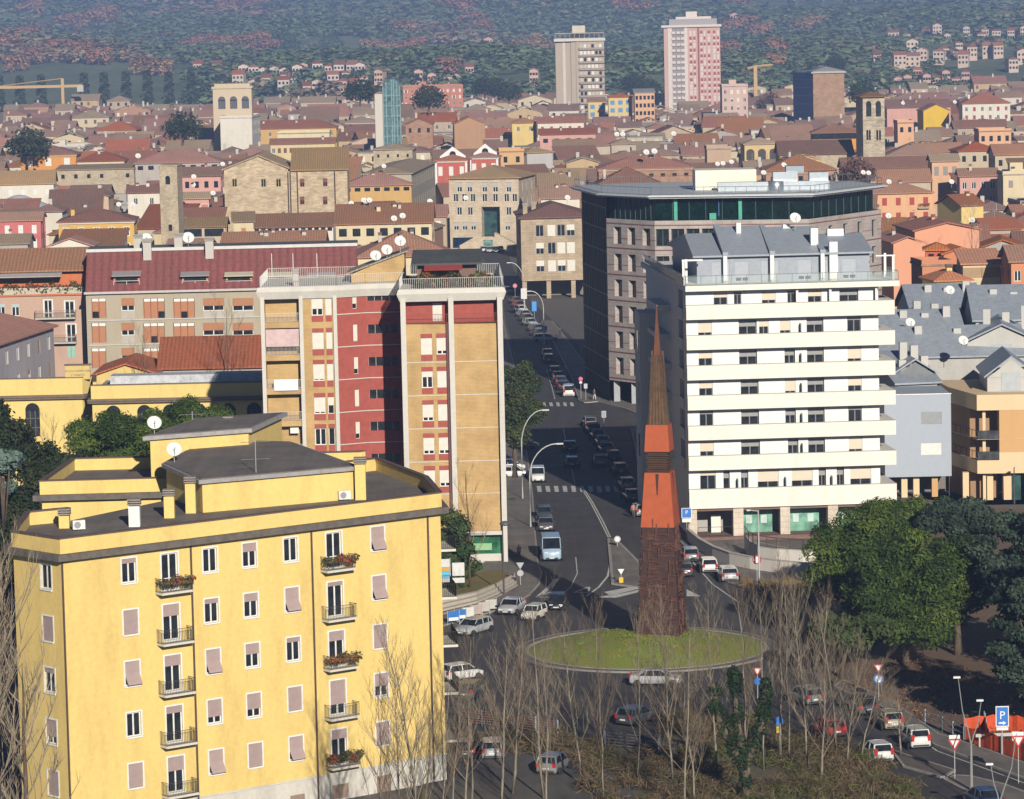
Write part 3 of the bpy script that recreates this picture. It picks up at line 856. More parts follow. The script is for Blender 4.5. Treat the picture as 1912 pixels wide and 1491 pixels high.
# ================================================================== ochre brick and red tower in the middle
def brick_tower():
 H = 28.9
 OCH = mat('brick', (.58, .385, .17), .9, .045, extra=(.5, .14))
 RED = mat('paint', (.37, .085, .065), .85, .18)
 PIL = mat('plaster', (.60, .57, .52), .85, .12)
 RAILM = mat('paint', (.72, .70, .67), .5)
 A = at(749, 541, H); B = at(936, 535, H); B.y = A.y + .3
 C = at(487, 537, H); D = at(628, 533, H); D.y = C.y + .3
 E1 = Vector((D.x + 3.0, D.y + 1.6, 0)); E2 = Vector((A.x + .1, D.y + 1.9, 0))
 O = (A.x, A.y); L_ = lambda p: local(O, p)
 root = thing('apartment_tower', 'ochre brick apartment tower with a red recess between its two wings', 'apartment block', (O[0], O[1], 0))
 a, b, c, d, e1, e2 = map(L_, (A, B, C, D, E1, E2))
 back = D.y + 13 - O[1]
 # ---- right wing
 wr = b[0]; fl = 62 / 18.0
 rowy = [646, 708, 770, 832, 893]
 z_r = [hit(A, B, 812, y)[1] for y in rowy]
 u1, u2 = hit(A, B, 798, 708)[0], hit(A, B, 827, 708)[0]
 um = hit(A, B, 846, 708)[0]
 zt0, zt1 = hit(A, B, 850, 602)[1], hit(A, B, 850, 562)[1]
 w = MB(); holes = []
 for z in z_r:
  for u in (u1, u2): holes.append((u - .57, u + .57, z - .88, z + .88))
 zb = hit(A, B, 900, 992)[1]
 w.facade(a, (um - .35, b[1] * um / wr), zb, zt0, holes)
 w.facade((um, b[1] * um / wr), b, zb, zt0)
 w.facade(b, (b[0] - .4, back), 0, H - 1.2); w.facade((b[0] - .4, back), (a[0] + .2, back), 0, H); w.facade((a[0] + .2, back), a, 0, H - 1.2)
 w.build('right_wing', OCH, root)
 for k, z in enumerate(z_r):
  for j, u in enumerate((u1, u2)):
   st, op = [('shut', 0), ('half', .72)][(k * 2 + j) % 5 in (1, 2, 4)], .78
   if (k, j) == (1, 0): op = .35
   put_window(root, a, b, u, z - .88, 1.14, 1.76, st[0] if isinstance(st, tuple) else st, WHITE, SHUTW, op)
   for za, zb_ in ((z + .885, z + 1.33), (z - 1.5, z - .885)): MB().box(u - .6, u + .6, -.05, .06, za, zb_).build('red_panel', RED, root, rot=frame_of(a, b)[0])
 # horizontal floor joints
 for z in z_r[:5]:
  MB().box(.4, wr - .3, -.04, .03, z - 1.72, z - 1.64).build('floor_joint', PIL, root, rot=frame_of(a, b)[0])
 # red recessed top floor with balcony
 t = MB(); t.facade((.2, 1.3), (wr - .2, 1.3), zt0 - .1, H - 1.0, [(3.0, 4.0, zt0 + .1, zt0 + 2.0)]); t.face(((.2, -.02, zt0), (wr - .2, -.02, zt0), (wr - .2, 1.3, zt0), (.2, 1.3, zt0)))
 t.build('top_floor', RED, root)
 put_window(root, (.2, 1.3), (wr - .2, 1.3), 3.5, zt0 + .1, 1.0, 1.9, 'shut', WHITE, SHUTW)
 for x in (0, um - .2, wr - .35):
  MB().prism([(x - .12, -.42), (x + .42, -.42), (x + .42, 0.2), (x - .12, 0.2)], 0, H - .9).build('pier', PIL, root)
 MB().box(um - .62, um - .2, -.12, .15, 0, zt0).build('downpipe', mat('paint', (.13, .05, .045), .7), root)
 # splayed concrete crown
 def crown(poly, closed_from=0):
  o1 = poff(poly, .18); o2 = poff(poly, .48)
  m = MB(); n = len(poly)
  for i in range(n):
   j = (i + 1) % n
   m.face(((*o1[i], H - 1.25), (*o1[j], H - 1.25), (*o2[j], H - .45), (*o2[i], H - .45)))
   m.face(((*o2[i], H - .45), (*o2[j], H - .45), (*poff(poly, .3)[j], H + .05), (*poff(poly, .3)[i], H + .05)))
  m.face([(*p, H - .02) for p in poff(poly, .3)]); m.face([(*p, H - 1.25) for p in reversed(o1)])
  return m
 rp = [a, b, (b[0] - .4, back), (a[0] + .2, back)]
 crown(rp).build('crown_band', PIL, root)
 q = MB()
 for i in range(4): rail(q, poff(rp, .2)[i], poff(rp, .2)[(i + 1) % 4], H, H + 1.15, .02, .2)
 q.build('roof_railing', RAILM, root)
 q = MB(); rail(q, (.3, -.3), (wr - .3, -.3), zt0, zt0 + .95, .018, .16); q.build('balcony_railing', mat('paint', (.35, .10, .08), .6), root)
 # shop floor
 zs = zb - .35
 s = MB(); s.facade(a, b, 0, zb, [(um + .5, wr - .6, .9, zs)], .35); s.build('shop_front', PIL, root)
 put_window(root, a, b, (um + wr) / 2, .9, wr - um - 1.1, zs - .9, 'two', IRON, SHUT, name='shop_window').data = MB().box(-(wr - um - 1.1) / 2, (wr - um - 1.1) / 2, .3, .34, 0, zs - .9).mesh('shop_window', mat('glass', (.03, .14, .07), .15))
 MB().box(um + 1.2, wr - 1.6, .18, .25, 1.3, zs - .9).build('shop_poster', mat('paint', (.25, .48, .25), .6), root)
 MB().box(um + .1, wr - .1, -.35, .1, zb - .3, zb + .1).build('shop_fascia', PIL, root)
 # shop lettering on the fascia
 letters(root, 'BancaPopolare', (um + .6, -.37, zb - .27), .42, mat('paint', (.12, .11, .10), .6))
 # ---- left wing
 lw = (d[0] - c[0]); ang, _ = frame_of(c, d)
 P = lambda u, y: (c[0] + u, c[1] + y)
 lo0, lo1 = hit(C, D, 496, 650)[0], hit(C, D, 560, 650)[0]
 lz = [hit(C, D, 530, y)[1] for y in (601, 662, 725, 785, 846, 907)]
 ltops = [hit(C, D, 530, y)[1] for y in (551, 612, 673, 736, 796, 857)]
 w = MB(); holes = [(lo0, lo1, z0, z1) for z0, z1 in zip(lz, ltops)]
 bz = [hit(C, D, 594, y)[1] for y in (573, 636, 695, 757, 815, 877)]
 ua, ub = hit(C, D, 594, 636)[0], hit(C, D, 615, 636)[0]
 for z in bz:
  holes += [(ua - .6, ua + .6, z - .9, z + .9), (ub - .32, ub + .32, z - .9, z + .9)]
 w.facade(c, d, 0, H - 1.2, holes, .12)
 w.facade((d[0], back), (c[0], back), 0, H); w.facade((c[0], back), c, 0, H - 1.2)
 w.build('left_wing', OCH, root)
 for k, z in enumerate(bz):
  put_window(root, c, d, ua, z - .9, 1.2, 1.8, ['half', 'shut', 'half', 'half', 'plain', 'shut'][k], WHITE, SHUTW, [.6, 0, .9, .88, 0, 0][k])
  put_window(root, c, d, ub, z - .9, .64, 1.8, ['shut', 'shut', 'shut', 'half', 'plain', 'shut'][k], WHITE, SHUTW, .5)
  for u, h_ in ((ua, .62), (ub, .34)):
   for za, zb_ in ((z + .905, z + 1.35), (z - 1.55, z - .905)): MB().box(u - h_, u + h_, -.05, .05, za, zb_).build('red_panel', RED, root, loc=(c[0], c[1], 0), rot=ang)
 for k, (z0, z1) in enumerate(zip(lz, ltops)):
  lg = MB(); lg.face((P(lo0, 1.4) + (z0,), P(lo1, 1.4) + (z0,), P(lo1, 1.4) + (z1,), P(lo0, 1.4) + (z1,)))
  lg.face((P(lo0, .1) + (z0,), P(lo1, .1) + (z0,), P(lo1, 1.4) + (z0,), P(lo0, 1.4) + (z0,))); lg.face((P(lo0, .1) + (z1,), P(lo0, 1.4) + (z1,), P(lo1, 1.4) + (z1,), P(lo1, .1) + (z1,)))
  lg.face((P(lo0, .1) + (z0,), P(lo0, 1.4) + (z0,), P(lo0, 1.4) + (z1,), P(lo0, .1) + (z1,))); lg.face((P(lo1, 1.4) + (z0,), P(lo1, .1) + (z0,), P(lo1, .1) + (z1,), P(lo1, 1.4) + (z1,)))
  lo = lg.build('loggia', OCH, root)
  q = MB(); rail(q, P(lo0, -.02), P(lo1, -.02), z0, z0 + .95, .016, .14); q.build('railing', RAILM, lo)
  if k == 1:
   MB().box(c[0] + lo0 + .05, c[0] + lo1 - .05, c[1] - .25, c[1] - .2, z0 + .9, z1 - .1).build('awning', mat('paint', (.62, .45, .45), .8, .2), lo)
  if k == 2:
   MB().box(c[0] + lo0 + .8, c[0] + lo1 - .3, c[1] - .16, c[1] - .10, z0 - .2, z0 + 1.0).build('white_cloth', mat('paint', (.8, .8, .8), .9, .03), lo)
  if k == 4:
   MB().box(c[0] + lo1 - 1.3, c[0] + lo1 - .4, c[1] + .5, c[1] + .8, z1 - .8, z1 - .2).build('air_conditioner', WHITE, lo)
 for u in (0, lo1 + .12, lw - .3): MB().box(u - .1, u + .3, -.28, .1, 0, H - .9).build('pier', PIL, root, loc=(c[0], c[1], 0), rot=ang)
 # ---- red recess with ribbon windows
 w = MB(); rz = [hit(D, E2, 700, y)[1] for y in (554, 615, 676, 737, 797, 857)]
 l1 = frame_of(d, e1)[1]; l2 = frame_of(e1, e2)[1]
 h1 = [(l1 * .55, l1 * .55 + .5, z - 1.2, z + .6) for z in rz]; h2 = [(l2 * .02 + .1, l2 - .9, z - .45, z + .5) for z in rz]
 w.facade(d, e1, 0, H - 1.2, h1); w.facade(e1, e2, 0, H - 1.2, h2); w.facade(e2, (e2[0], back), 0, H - 1.2)
 w.build('red_recess', RED, root)
 for k, z in enumerate(rz):
  put_window(root, d, e1, l1 * .55 + .25, z - 1.2, .5, 1.8, 'shut' if k % 2 else 'half', WHITE, SHUTW, .7)
  rw = put_window(root, e1, e2, (h2[0][0] + h2[0][1]) / 2, z - .45, h2[0][1] - h2[0][0], .95, 'dark', IRON, SHUT, name='ribbon_window')
  mb = MB(); wd = h2[0][1] - h2[0][0]
  for t_ in (-.5, -.25, 0, .25, .5): mb.box(wd * t_ - .03, wd * t_ + .03, .08, .15, 0, .95)
  mb.build('mullion', mat('paint', (.40, .35, .30), .6), rw)
  MB().box(-.1, l1 + .1, -.06, .04, z - 1.75, z - 1.66).build('floor_joint', PIL, root, loc=(d[0], d[1], 0), rot=frame_of(d, e1)[0])
  MB().box(-.02, l2, -.06, .04, z - 1.75, z - 1.66).build('floor_joint', PIL, root, loc=(e1[0], e1[1], 0), rot=frame_of(e1, e2)[0])
 lp = [c, d, e1, e2, (e2[0], back), (c[0], back)]
 crown(lp).build('crown_band', PIL, root)
 q = MB(); o2 = poff(lp, .1)
 for i in (0, 1, 2, 4, 5): rail(q, o2[i], o2[(i + 1) % 6], H, H + 1.15, .02, .2)
 q.build('roof_railing', RAILM, root)
 # ---- roof structures: lean-to stair head, terrace room with awning and plants
 s0 = L_(at(655, 530, H)); s1 = L_(at(755, 526, H))
 MB().prism([(s0[0], s0[1] + 2), (s1[0], s1[1] + 2), (s1[0], s1[1] + 8), (s0[0], s0[1] + 8)], H, [H + .9, H + 3.1, H + 3.1, H + .9]).build('stair_head', OCH, root)
 MB().prism([(s0[0] - .5, s0[1] + 1.7), (s1[0] + .4, s1[1] + 1.7), (s1[0] + .4, s1[1] + 8.3), (s0[0] - .5, s0[1] + 8.3)], [H + .9, H + 3.15, H + 3.15, H + .9], [H + 1.08, H + 3.33, H + 3.33, H + 1.08]).build('stair_head_roof', mat('tile', (.30, .24, .19), .9), root)
 rm = MB().box(a[0] + 1.6, b[0] - 2.6, 4.2, 11, H, H + 2.5); rm.build('terrace_room', mat('plaster', (.20, .12, .10), .9), root)
 MB().prism([(a[0] + 1.0, 3.0), (b[0] - 2.0, 3.0), (b[0] - 2.0, 12), (a[0] + 1.0, 12)], [H + 2.3, H + 2.3, H + 3.2, H + 3.2], [H + 2.5, H + 2.5, H + 3.4, H + 3.4]).build('terrace_roof', mat('asphalt', (.075, .08, .08), .9), root)
 MB().prism([(a[0] + 2.4, 1.6), (a[0] + 6.4, 1.6), (a[0] + 6.4, 3.1), (a[0] + 2.4, 3.1)], [H + 1.85, H + 1.85, H + 2.3, H + 2.3], [H + 1.9, H + 1.9, H + 2.35, H + 2.35]).build('terrace_awning', mat('paint', (.33, .05, .04), .8), root)
 leaf_mesh('terrace_plants', [((x, 1.4 + .4 * math.sin(x * 3), H + .7 + .3 * math.cos(2.3 * x)), .6, .8) for x in np.linspace(a[0] + 2, b[0] - 1.2, 12)], 1600, .16, [(.05, .08, .02), (.12, .13, .03), (.22, .07, .03), (.07, .06, .03)], .31, root)
 for px, py, k in ((703, 500, 'left'), (724, 495, 'middle'), (749, 488, 'right')):
  p = atd(px, py, A.y + 15); dish((p.x, A.y + 13.5, H + {'left': 1.7, 'middle': 2.3, 'right': 3.2}[k]), .62, {'left': 'leftmost of three white dishes on the ochre stair head roof', 'middle': 'middle one of three white dishes on the ochre stair head roof', 'right': 'rightmost and highest dish on the ochre stair head roof'}[k])
 for px in (505, 545, 590):
  p = L_(at(px, 520, H)); MB().tube([(p[0], p[1] + 3, H), (p[0], p[1] + 3, H + 2.6)], .05, 5).build('roof_post', RAILM, root)
 inst('chimney', chimney_mesh(.6, 1.3, CONC, CONC), root, (*L_(at(553, 533, H)), H))
 occ([(A.x - 8, A.y + 8)], 28)
 return root

# ================================================================== white balcony block, right of the obelisk
def white_block():
 H = 27.75; s_ = 17.4
 d0 = FPX / s_
 P0 = atd(1281, 560, d0); P0.z = 0
 ang = R(4); c, sn = math.cos(ang), math.sin(ang)
 WH = mat('plaster', (.78, .75, .67), .85, .10)
 WH2 = mat('plaster', (.79, .79, .77), .85, .05)
 STO = mat('stone', (.66, .57, .47), .85, .06, extra=(1.2, .6))
 ZINC = mat('paint', (.31, .345, .40), .5, .15)
 ZW = mat('paint', (.42, .45, .50), .6, .08)
 DFR = mat('paint', (.18, .185, .20), .5); GREY_W = mat('paint', (.33, .33, .33), .7)
 BEI = mat('paint', (.72, .63, .50), .7, .05)
 root = thing('apartment_block', 'white apartment block with long balcony bands right of the obelisk', 'apartment block', (P0.x, P0.y, 0), ang)
 F0 = P0; F1 = P0 + Vector((c, sn, 0)) * 10
 U = lambda px, py: hit(F0, F1, px, py)[0]
 Z = lambda py, px=1300: hit(F0, F1, px, py)[1]
 Wd = U(1672, 700); WL = U(1645, 700)
 tops = [Z(y) for y in (570, 626.5, 683, 739, 795.5, 852, 914)]
 bots = [t - 1.55 for t in tops[:6]] + [Z(950)]
 DEP = 40
 BAL = 1.25                                    # depth of the balconies
 # body behind the balconies
 yb = BAL
 # windows of each floor: (x px centre, width px, style) measured at the left edge of each storey
 floors = [
  (0, [(1350, 26, 'half.4'), (1382, 14, 'p'), (1440, 26, 'half.7'), (1482, 14, 'p'), (1526, 26, 'half.5'), (1590, 36, 'd')]),
  (1, [(1320, 26, 'half.8'), (1400, 34, 'd'), (1430, 18, 'half.5'), (1470, 20, 'half.8'), (1526, 32, 'd'), (1599, 26, 'p')]),
  (2, [(1320, 26, 'half.5'), (1400, 34, 'd'), (1478, 20, 'd'), (1526, 32, 'd'), (1599, 26, 'half.8')]),
  (3, [(1320, 26, 'half.5'), (1402, 34, 'd'), (1478, 20, 'half.85'), (1526, 32, 'd'), (1599, 26, 'half.6')]),
  (4, [(1320, 26, 'p'), (1402, 34, 'd'), (1478, 20, 'd'), (1526, 32, 'd'), (1599, 26, 'p')]),
  (5, [(1320, 26, 'half.7'), (1402, 36, 'd'), (1482, 20, 'd'), (1526, 32, 'd'), (1599, 26, 'half.85')]),
  (6, [(1321, 30, 'half.25'), (1356, 12, 'd'), (1390, 14, 'd'), (1434, 40, 'half.7'), (1498, 40, 'half.7'), (1536, 14, 'd'), (1570, 14, 'd'), (1608, 40, 'half.7')])]
 ztop = [H - .6] + [b for b in bots[:6]]
 for k, ws in floors:
  z0 = tops[k] - 1.1; z1 = (H - .75) if k == 0 else bots[k - 1] - .12
  w = MB(); holes = []; pl = []
  for px, pw, st in ws:
   u = U(px, 700); hw = pw / s_ / 2
   door = st == 'd'
   zz0 = z0 + .05 if door else tops[k] - .28
   zz1 = z1 - .12
   holes.append((u - hw, u + hw, zz0, zz1)); pl.append((u, zz0, 2 * hw, zz1 - zz0, st))
  w.facade((0.02, yb), (WL, yb), bots[k] + .2 if k < 6 else bots[6] + .3, z1 + .1, holes, .5 if k < 6 else .6)
  fo = w.build('storey_wall', WH2, root)
  for u, zz, ww, hh, st in pl:
   s2 = 'half'; sl = st.startswith('half'); op = float('0' + st[4:]) * .9 if sl else (.30 if st == 'd' else .2)
   put_window(root, (0, yb), (WL, yb), u, zz, ww, hh, s2, DFR, BEI if sl else GREY_W, op, off=.28 if st == 'd' else 0, name='balcony_door' if st == 'd' else 'window')
  # balcony band
  bo = MB().prism([(0, 0), (Wd, 0), (Wd, yb + 6), (WL + .02, yb + 6), (WL + .02, .25), (.02, .25)], bots[k] - (.0 if k < 6 else 0), tops[k]).build('balcony_parapet', WH, root)
  MB().box(.03, Wd - .05, .2, yb + .3, bots[k] + .05, bots[k] + .3).build('balcony_floor', WH, bo)
  MB().box(-.02, Wd + .03, -.03, .29, tops[k], tops[k] + .05).build('coping', mat('paint', (.45, .43, .41), .7), bo)
  if 0 < k < 7:
   q = MB()
   for px in ((1498,) if k < 6 else (1376, 1466, 1553)):
    u = U(px, 700); q.box(u - .03, u + .03, .35, yb + .1, tops[k] - .05, tops[k] + 1.0)
   q.build('glass_divider', mat('glass', (.16, .24, .21), .2), bo)
 body = MB(); SB = DEP
 sx = lambda y: -(.0) * y
 # shaded side wall with loggias, towards the street
 hol = [(SB - 7.2, SB - 3.0, bots[k] + .3, bots[k] + 2.9) for k in range(6)]
 body.facade((0, SB), (0, .26), 0, H - .6, hol, 1.2)
 body.facade((WL, yb + 6.2), (WL, SB), 0, H - .6); body.facade((WL, SB), (0, SB), 0, H - .6)
 body.facade((WL, yb + .02), (WL, yb + 6.2), bots[6], H - .6)
 body.build('side_wall', WH, root)
 for k in range(6):
  lo = MB().box(1.19, 1.3, 3.0, 7.2, bots[k] + .3, bots[k] + 2.9)
  l2 = lo.build('loggia_back', mat('glass', (.05, .06, .08), .3), root)
  MB().box(-.12, .05, 2.9, 7.3, bots[k] - .1, bots[k] + .95).build('loggia_parapet', WH, l2)
 for k in range(6):                                # brackets and slits farther back on that side
  MB().box(-1.5, .02, 15, 26 - k * .6, bots[k] - .1, bots[k] + .5).build('side_balcony', WH, root)
 MB().box(-2.2, .02, 27.5, 33, 0, H - 5).build('stair_shaft', WH, root)
 for k in range(3):
  MB().box(-2.25, -2.15, 29, 30.2, 6 + 6 * k, 8.6 + 6 * k).build('stair_window', GLASS, root)
 # roof terrace slab
 TX = U(1679, 520)
 te = [(-.06, -.12), (TX, -.12), (TX, 9), (WL, 9), (WL, SB + 1), (-.5, SB + 1), (-.5, SB - 2)]
 MB().prism(ear(te), H - .6, H).build('roof_terrace', WH, root)
 q = MB(); rail(q, (0, 0), (TX - .1, 0), H, H + 1.05, .025, post=1.6, bars=False); rail(q, (0, 0), (-.4, SB), H, H + 1.05, .025, post=1.3, bars=False); rail(q, (TX - .1, 0), (TX - .1, 9), H, H + 1.05, .025, post=1.0, bars=False)
 q.build('terrace_railing', mat('paint', (.5, .52, .53), .4, .1, .5), root)
 gl = MB().box(-.02, TX - .2, .02, .035, H + .1, H + .95); gm = mat('clear', (.5, .6, .6), .1); gl.build('terrace_glass', gm, root)
 MB().box(-.2, -.17, .3, SB - .4, H + .1, H + .95).build('terrace_glass', mat('paint', (.55, .5, .36), .5), root)
 # attic storey with folded zinc roofs
 AT = 2.9; SBK = 3.0
 x0 = 1.6; x1 = U(1632, 470)
 at_h = MB(); gates = []
 for px in (1352, 1392, 1445, 1510, 1560, 1594): gates.append(U(px, 490) - x0)
 hs = [(g - .75 if i % 2 else g - .95, g + .75 if i % 2 else g + .95, H + .1, H + 2.3) for i, g in enumerate(gates)]
 at_h.facade((x0, SBK), (x1, SBK), H, H + AT, hs); at_h.facade((x1, SBK), (x1, 26), H, H + AT); at_h.facade((x1, 26), (x0, 26), H, H + AT); at_h.facade((x0, 26), (x0, SBK), H, H + AT)
 at_h.build('attic_wall', ZINC, root)
 for i, h_ in enumerate(hs):
  put_window(root, (x0, SBK), (x1, SBK), (h_[0] + h_[1]) / 2, H + .1, h_[1] - h_[0], 2.2, 'shut' if i % 2 == 0 else 'half', ZW, ZW, .8, name='attic_door')
 # roof: long pitched planes broken by upstanding ribs
 rz = H + AT
 bays = [x0 - .5, U(1362, 470), U(1450, 470), U(1545, 470), x1 + .4]
 for i in range(4):
  xa, xb = bays[i] + .0, bays[i + 1] - .08; hr = [2.0, 2.7, 2.5, 1.6][i]
  ym = SBK + 7
  MB().prism([(xa, SBK - .7), (xb, SBK - .7), (xb, ym), (xa, ym)], [rz - .05] * 2 + [rz + hr - .05] * 2, [rz + .15] * 2 + [rz + hr + .15] * 2).build('roof_plane', ZINC, root)
  MB().prism([(xa, ym + .01), (xb, ym + .01), (xb, 26.6), (xa, 26.6)], [rz + hr - .05] * 2 + [rz - .05] * 2, [rz + hr + .15] * 2 + [rz + .15] * 2).build('roof_plane', ZINC, root)
  MB().prism([(xa + .02, SBK - .2), (xa + .12, SBK - .2), (xa + .12, 26), (xa + .02, 26)], rz - .1, [rz + .1, rz + .1, rz + .1, rz + .1]).build('verge', ZINC, root)
  # gable infill under the two slopes
  MB().face(((xa + .05, SBK, rz), (xa + .05, ym, rz + hr - .02), (xa + .05, 26, rz))).face(((xb - .05, SBK, rz), (xb - .05, 26, rz), (xb - .05, ym, rz + hr - .02))).build('gable', ZW, root)
  if i:
   MB().prism([(xa - .45, SBK - .9), (xa + .12, SBK - .9), (xa + .12, ym), (xa - .45, ym)], [rz + .1] * 2 + [rz + hr] * 2, [rz + .5] * 2 + [rz + hr + .45] * 2).build('roof_rib', ZINC, root)
   MB().box(xa - .4, xa + .02, SBK - .85, SBK - .5, H, rz + .1).build('rib_post', WH2, root)
 for x, y, zz, ww, hh in ((U(1398, 450), 8, rz + 2.4, .5, .9), (U(1533, 470), 4.5, rz + .8, .8, 1.9), (U(1563, 470), 2.4, H, .9, 4.2), (U(1585, 450), 9, rz + 1.2, 1.8, 1.1), (U(1493, 450), 9.5, rz + 2.4, .8, .5)):
  MB().box(x - ww / 2, x + ww / 2, y, y + .8, zz - .8, zz + hh).build('chimney', WH2, root)
 for (x, y) in ((x1 + 2.2, .8), (x1 + 2.2, 6), (-.1, 1.2), (.6, 4.5)):
  MB().box(x - .13, x + .13, y - .13, y + .13, H, H + 2.6).build('pergola_post', WH2, root)
 MB().box(x1 + .3, x1 + 2.4, .7, .9, H + 2.6, H + 2.75).build('pergola_beam', WH2, root); MB().box(-.25, 2.0, 1.1, 1.3, H + 2.6, H + 2.78).build('pergola_beam', WH2, root)
 for j, x in enumerate((U(1490, 560), U(1552, 560), U(1638, 560))):
  MB().box(x - .12, x + .12, .5, .75, tops[0], H - .6).build('terrace_post', WH2, root)
 p = root_pt(root, (U(1506, 440), 8.0, rz + 2.6)); dish(p, .62, 'white satellite dish on top of the white block roof')
 # ground floor: stone piers, recessed green shop glass
 gz = Z(1003); zg = bots[6]
 pf = MB().prism([(-.3, -.4), (WL + 1, -.4), (WL + 1, 14), (-.3, 14)], 0, gz); pf.build('shop_platform', TERR, root)
 for pa, pb in ((1286, 1302), (1370, 1389), (1458, 1476), (1547, 1566), (1625, 1643)):
  MB().box(U(pa, 960), U(pb, 960), .35, 1.6, 0, zg - .02).build('pier', STO, root)
 MB().box(0, WL, .4, 1.4, zg - .32, zg - .01).build('lintel', mat('paint', (.20, .12, .10), .8), root)
 MB().box(0.1, WL - .1, 4.4, 4.7, gz, zg - .02).build('recess_wall', mat('plaster', (.40, .38, .35), .9), root)
 SG = mat('glass', (.16, .34, .25), .25)
 for pa, pb in ((1390, 1448), (1478, 1536), (1568, 1622)):
  so = MB().box(U(pa, 960), U(pb, 960), 2.6, 2.68, gz, zg - .35).build('shop_window', SG, root)
  for t_ in (.14, .62): MB().box(U(pa, 960) + (U(pb, 960) - U(pa, 960)) * t_, U(pa, 960) + (U(pb, 960) - U(pa, 960)) * (t_ + .2), 2.52, 2.58, gz + 1.0, gz + 1.9).build('shop_poster', mat('paint', (.50, .62, .60), .5, .3), so)
 MB().box(U(1334, 960), U(1352, 960), 3.0, 3.2, gz, gz + 2.0).build('entrance_panel', WH, root)
 q = MB(); rail(q, (U(1304, 960), .45), (U(1369, 960), .45), gz, gz + 1.0, .02, post=1.1, bars=False); q.build('entrance_railing', IRON, root)
 occ([(P0.x + 10, P0.y + 20)], 34)
 return root
def root_pt(root, p):
 a = root.rotation_euler.z; c, s_ = math.cos(a), math.sin(a)
 return (root.location.x + c * p[0] - s_ * p[1], root.location.y + s_ * p[0] + c * p[1], p[2])
_font_cache = {}
def letters(parent, text, loc, size, m, rot=(R(90), 0, 0), name='lettering', align='LEFT'):
 cu = bpy.data.curves.new(name, 'FONT'); cu.body = text; cu.size = size; cu.extrude = .01; cu.align_x = align
 cu.resolution_u = 2
 tmp = bpy.data.objects.new('tmp', cu); COL.objects.link(tmp)
 dg = bpy.context.evaluated_depsgraph_get()
 me = bpy.data.meshes.new_from_object(tmp.evaluated_get(dg))
 bpy.data.objects.remove(tmp); bpy.data.curves.remove(cu)
 me.materials.clear(); me.materials.append(m)
 o = bpy.data.objects.new(name, me); COL.objects.link(o); o.parent = parent; o.location = loc; o.rotation_euler = rot
 return o

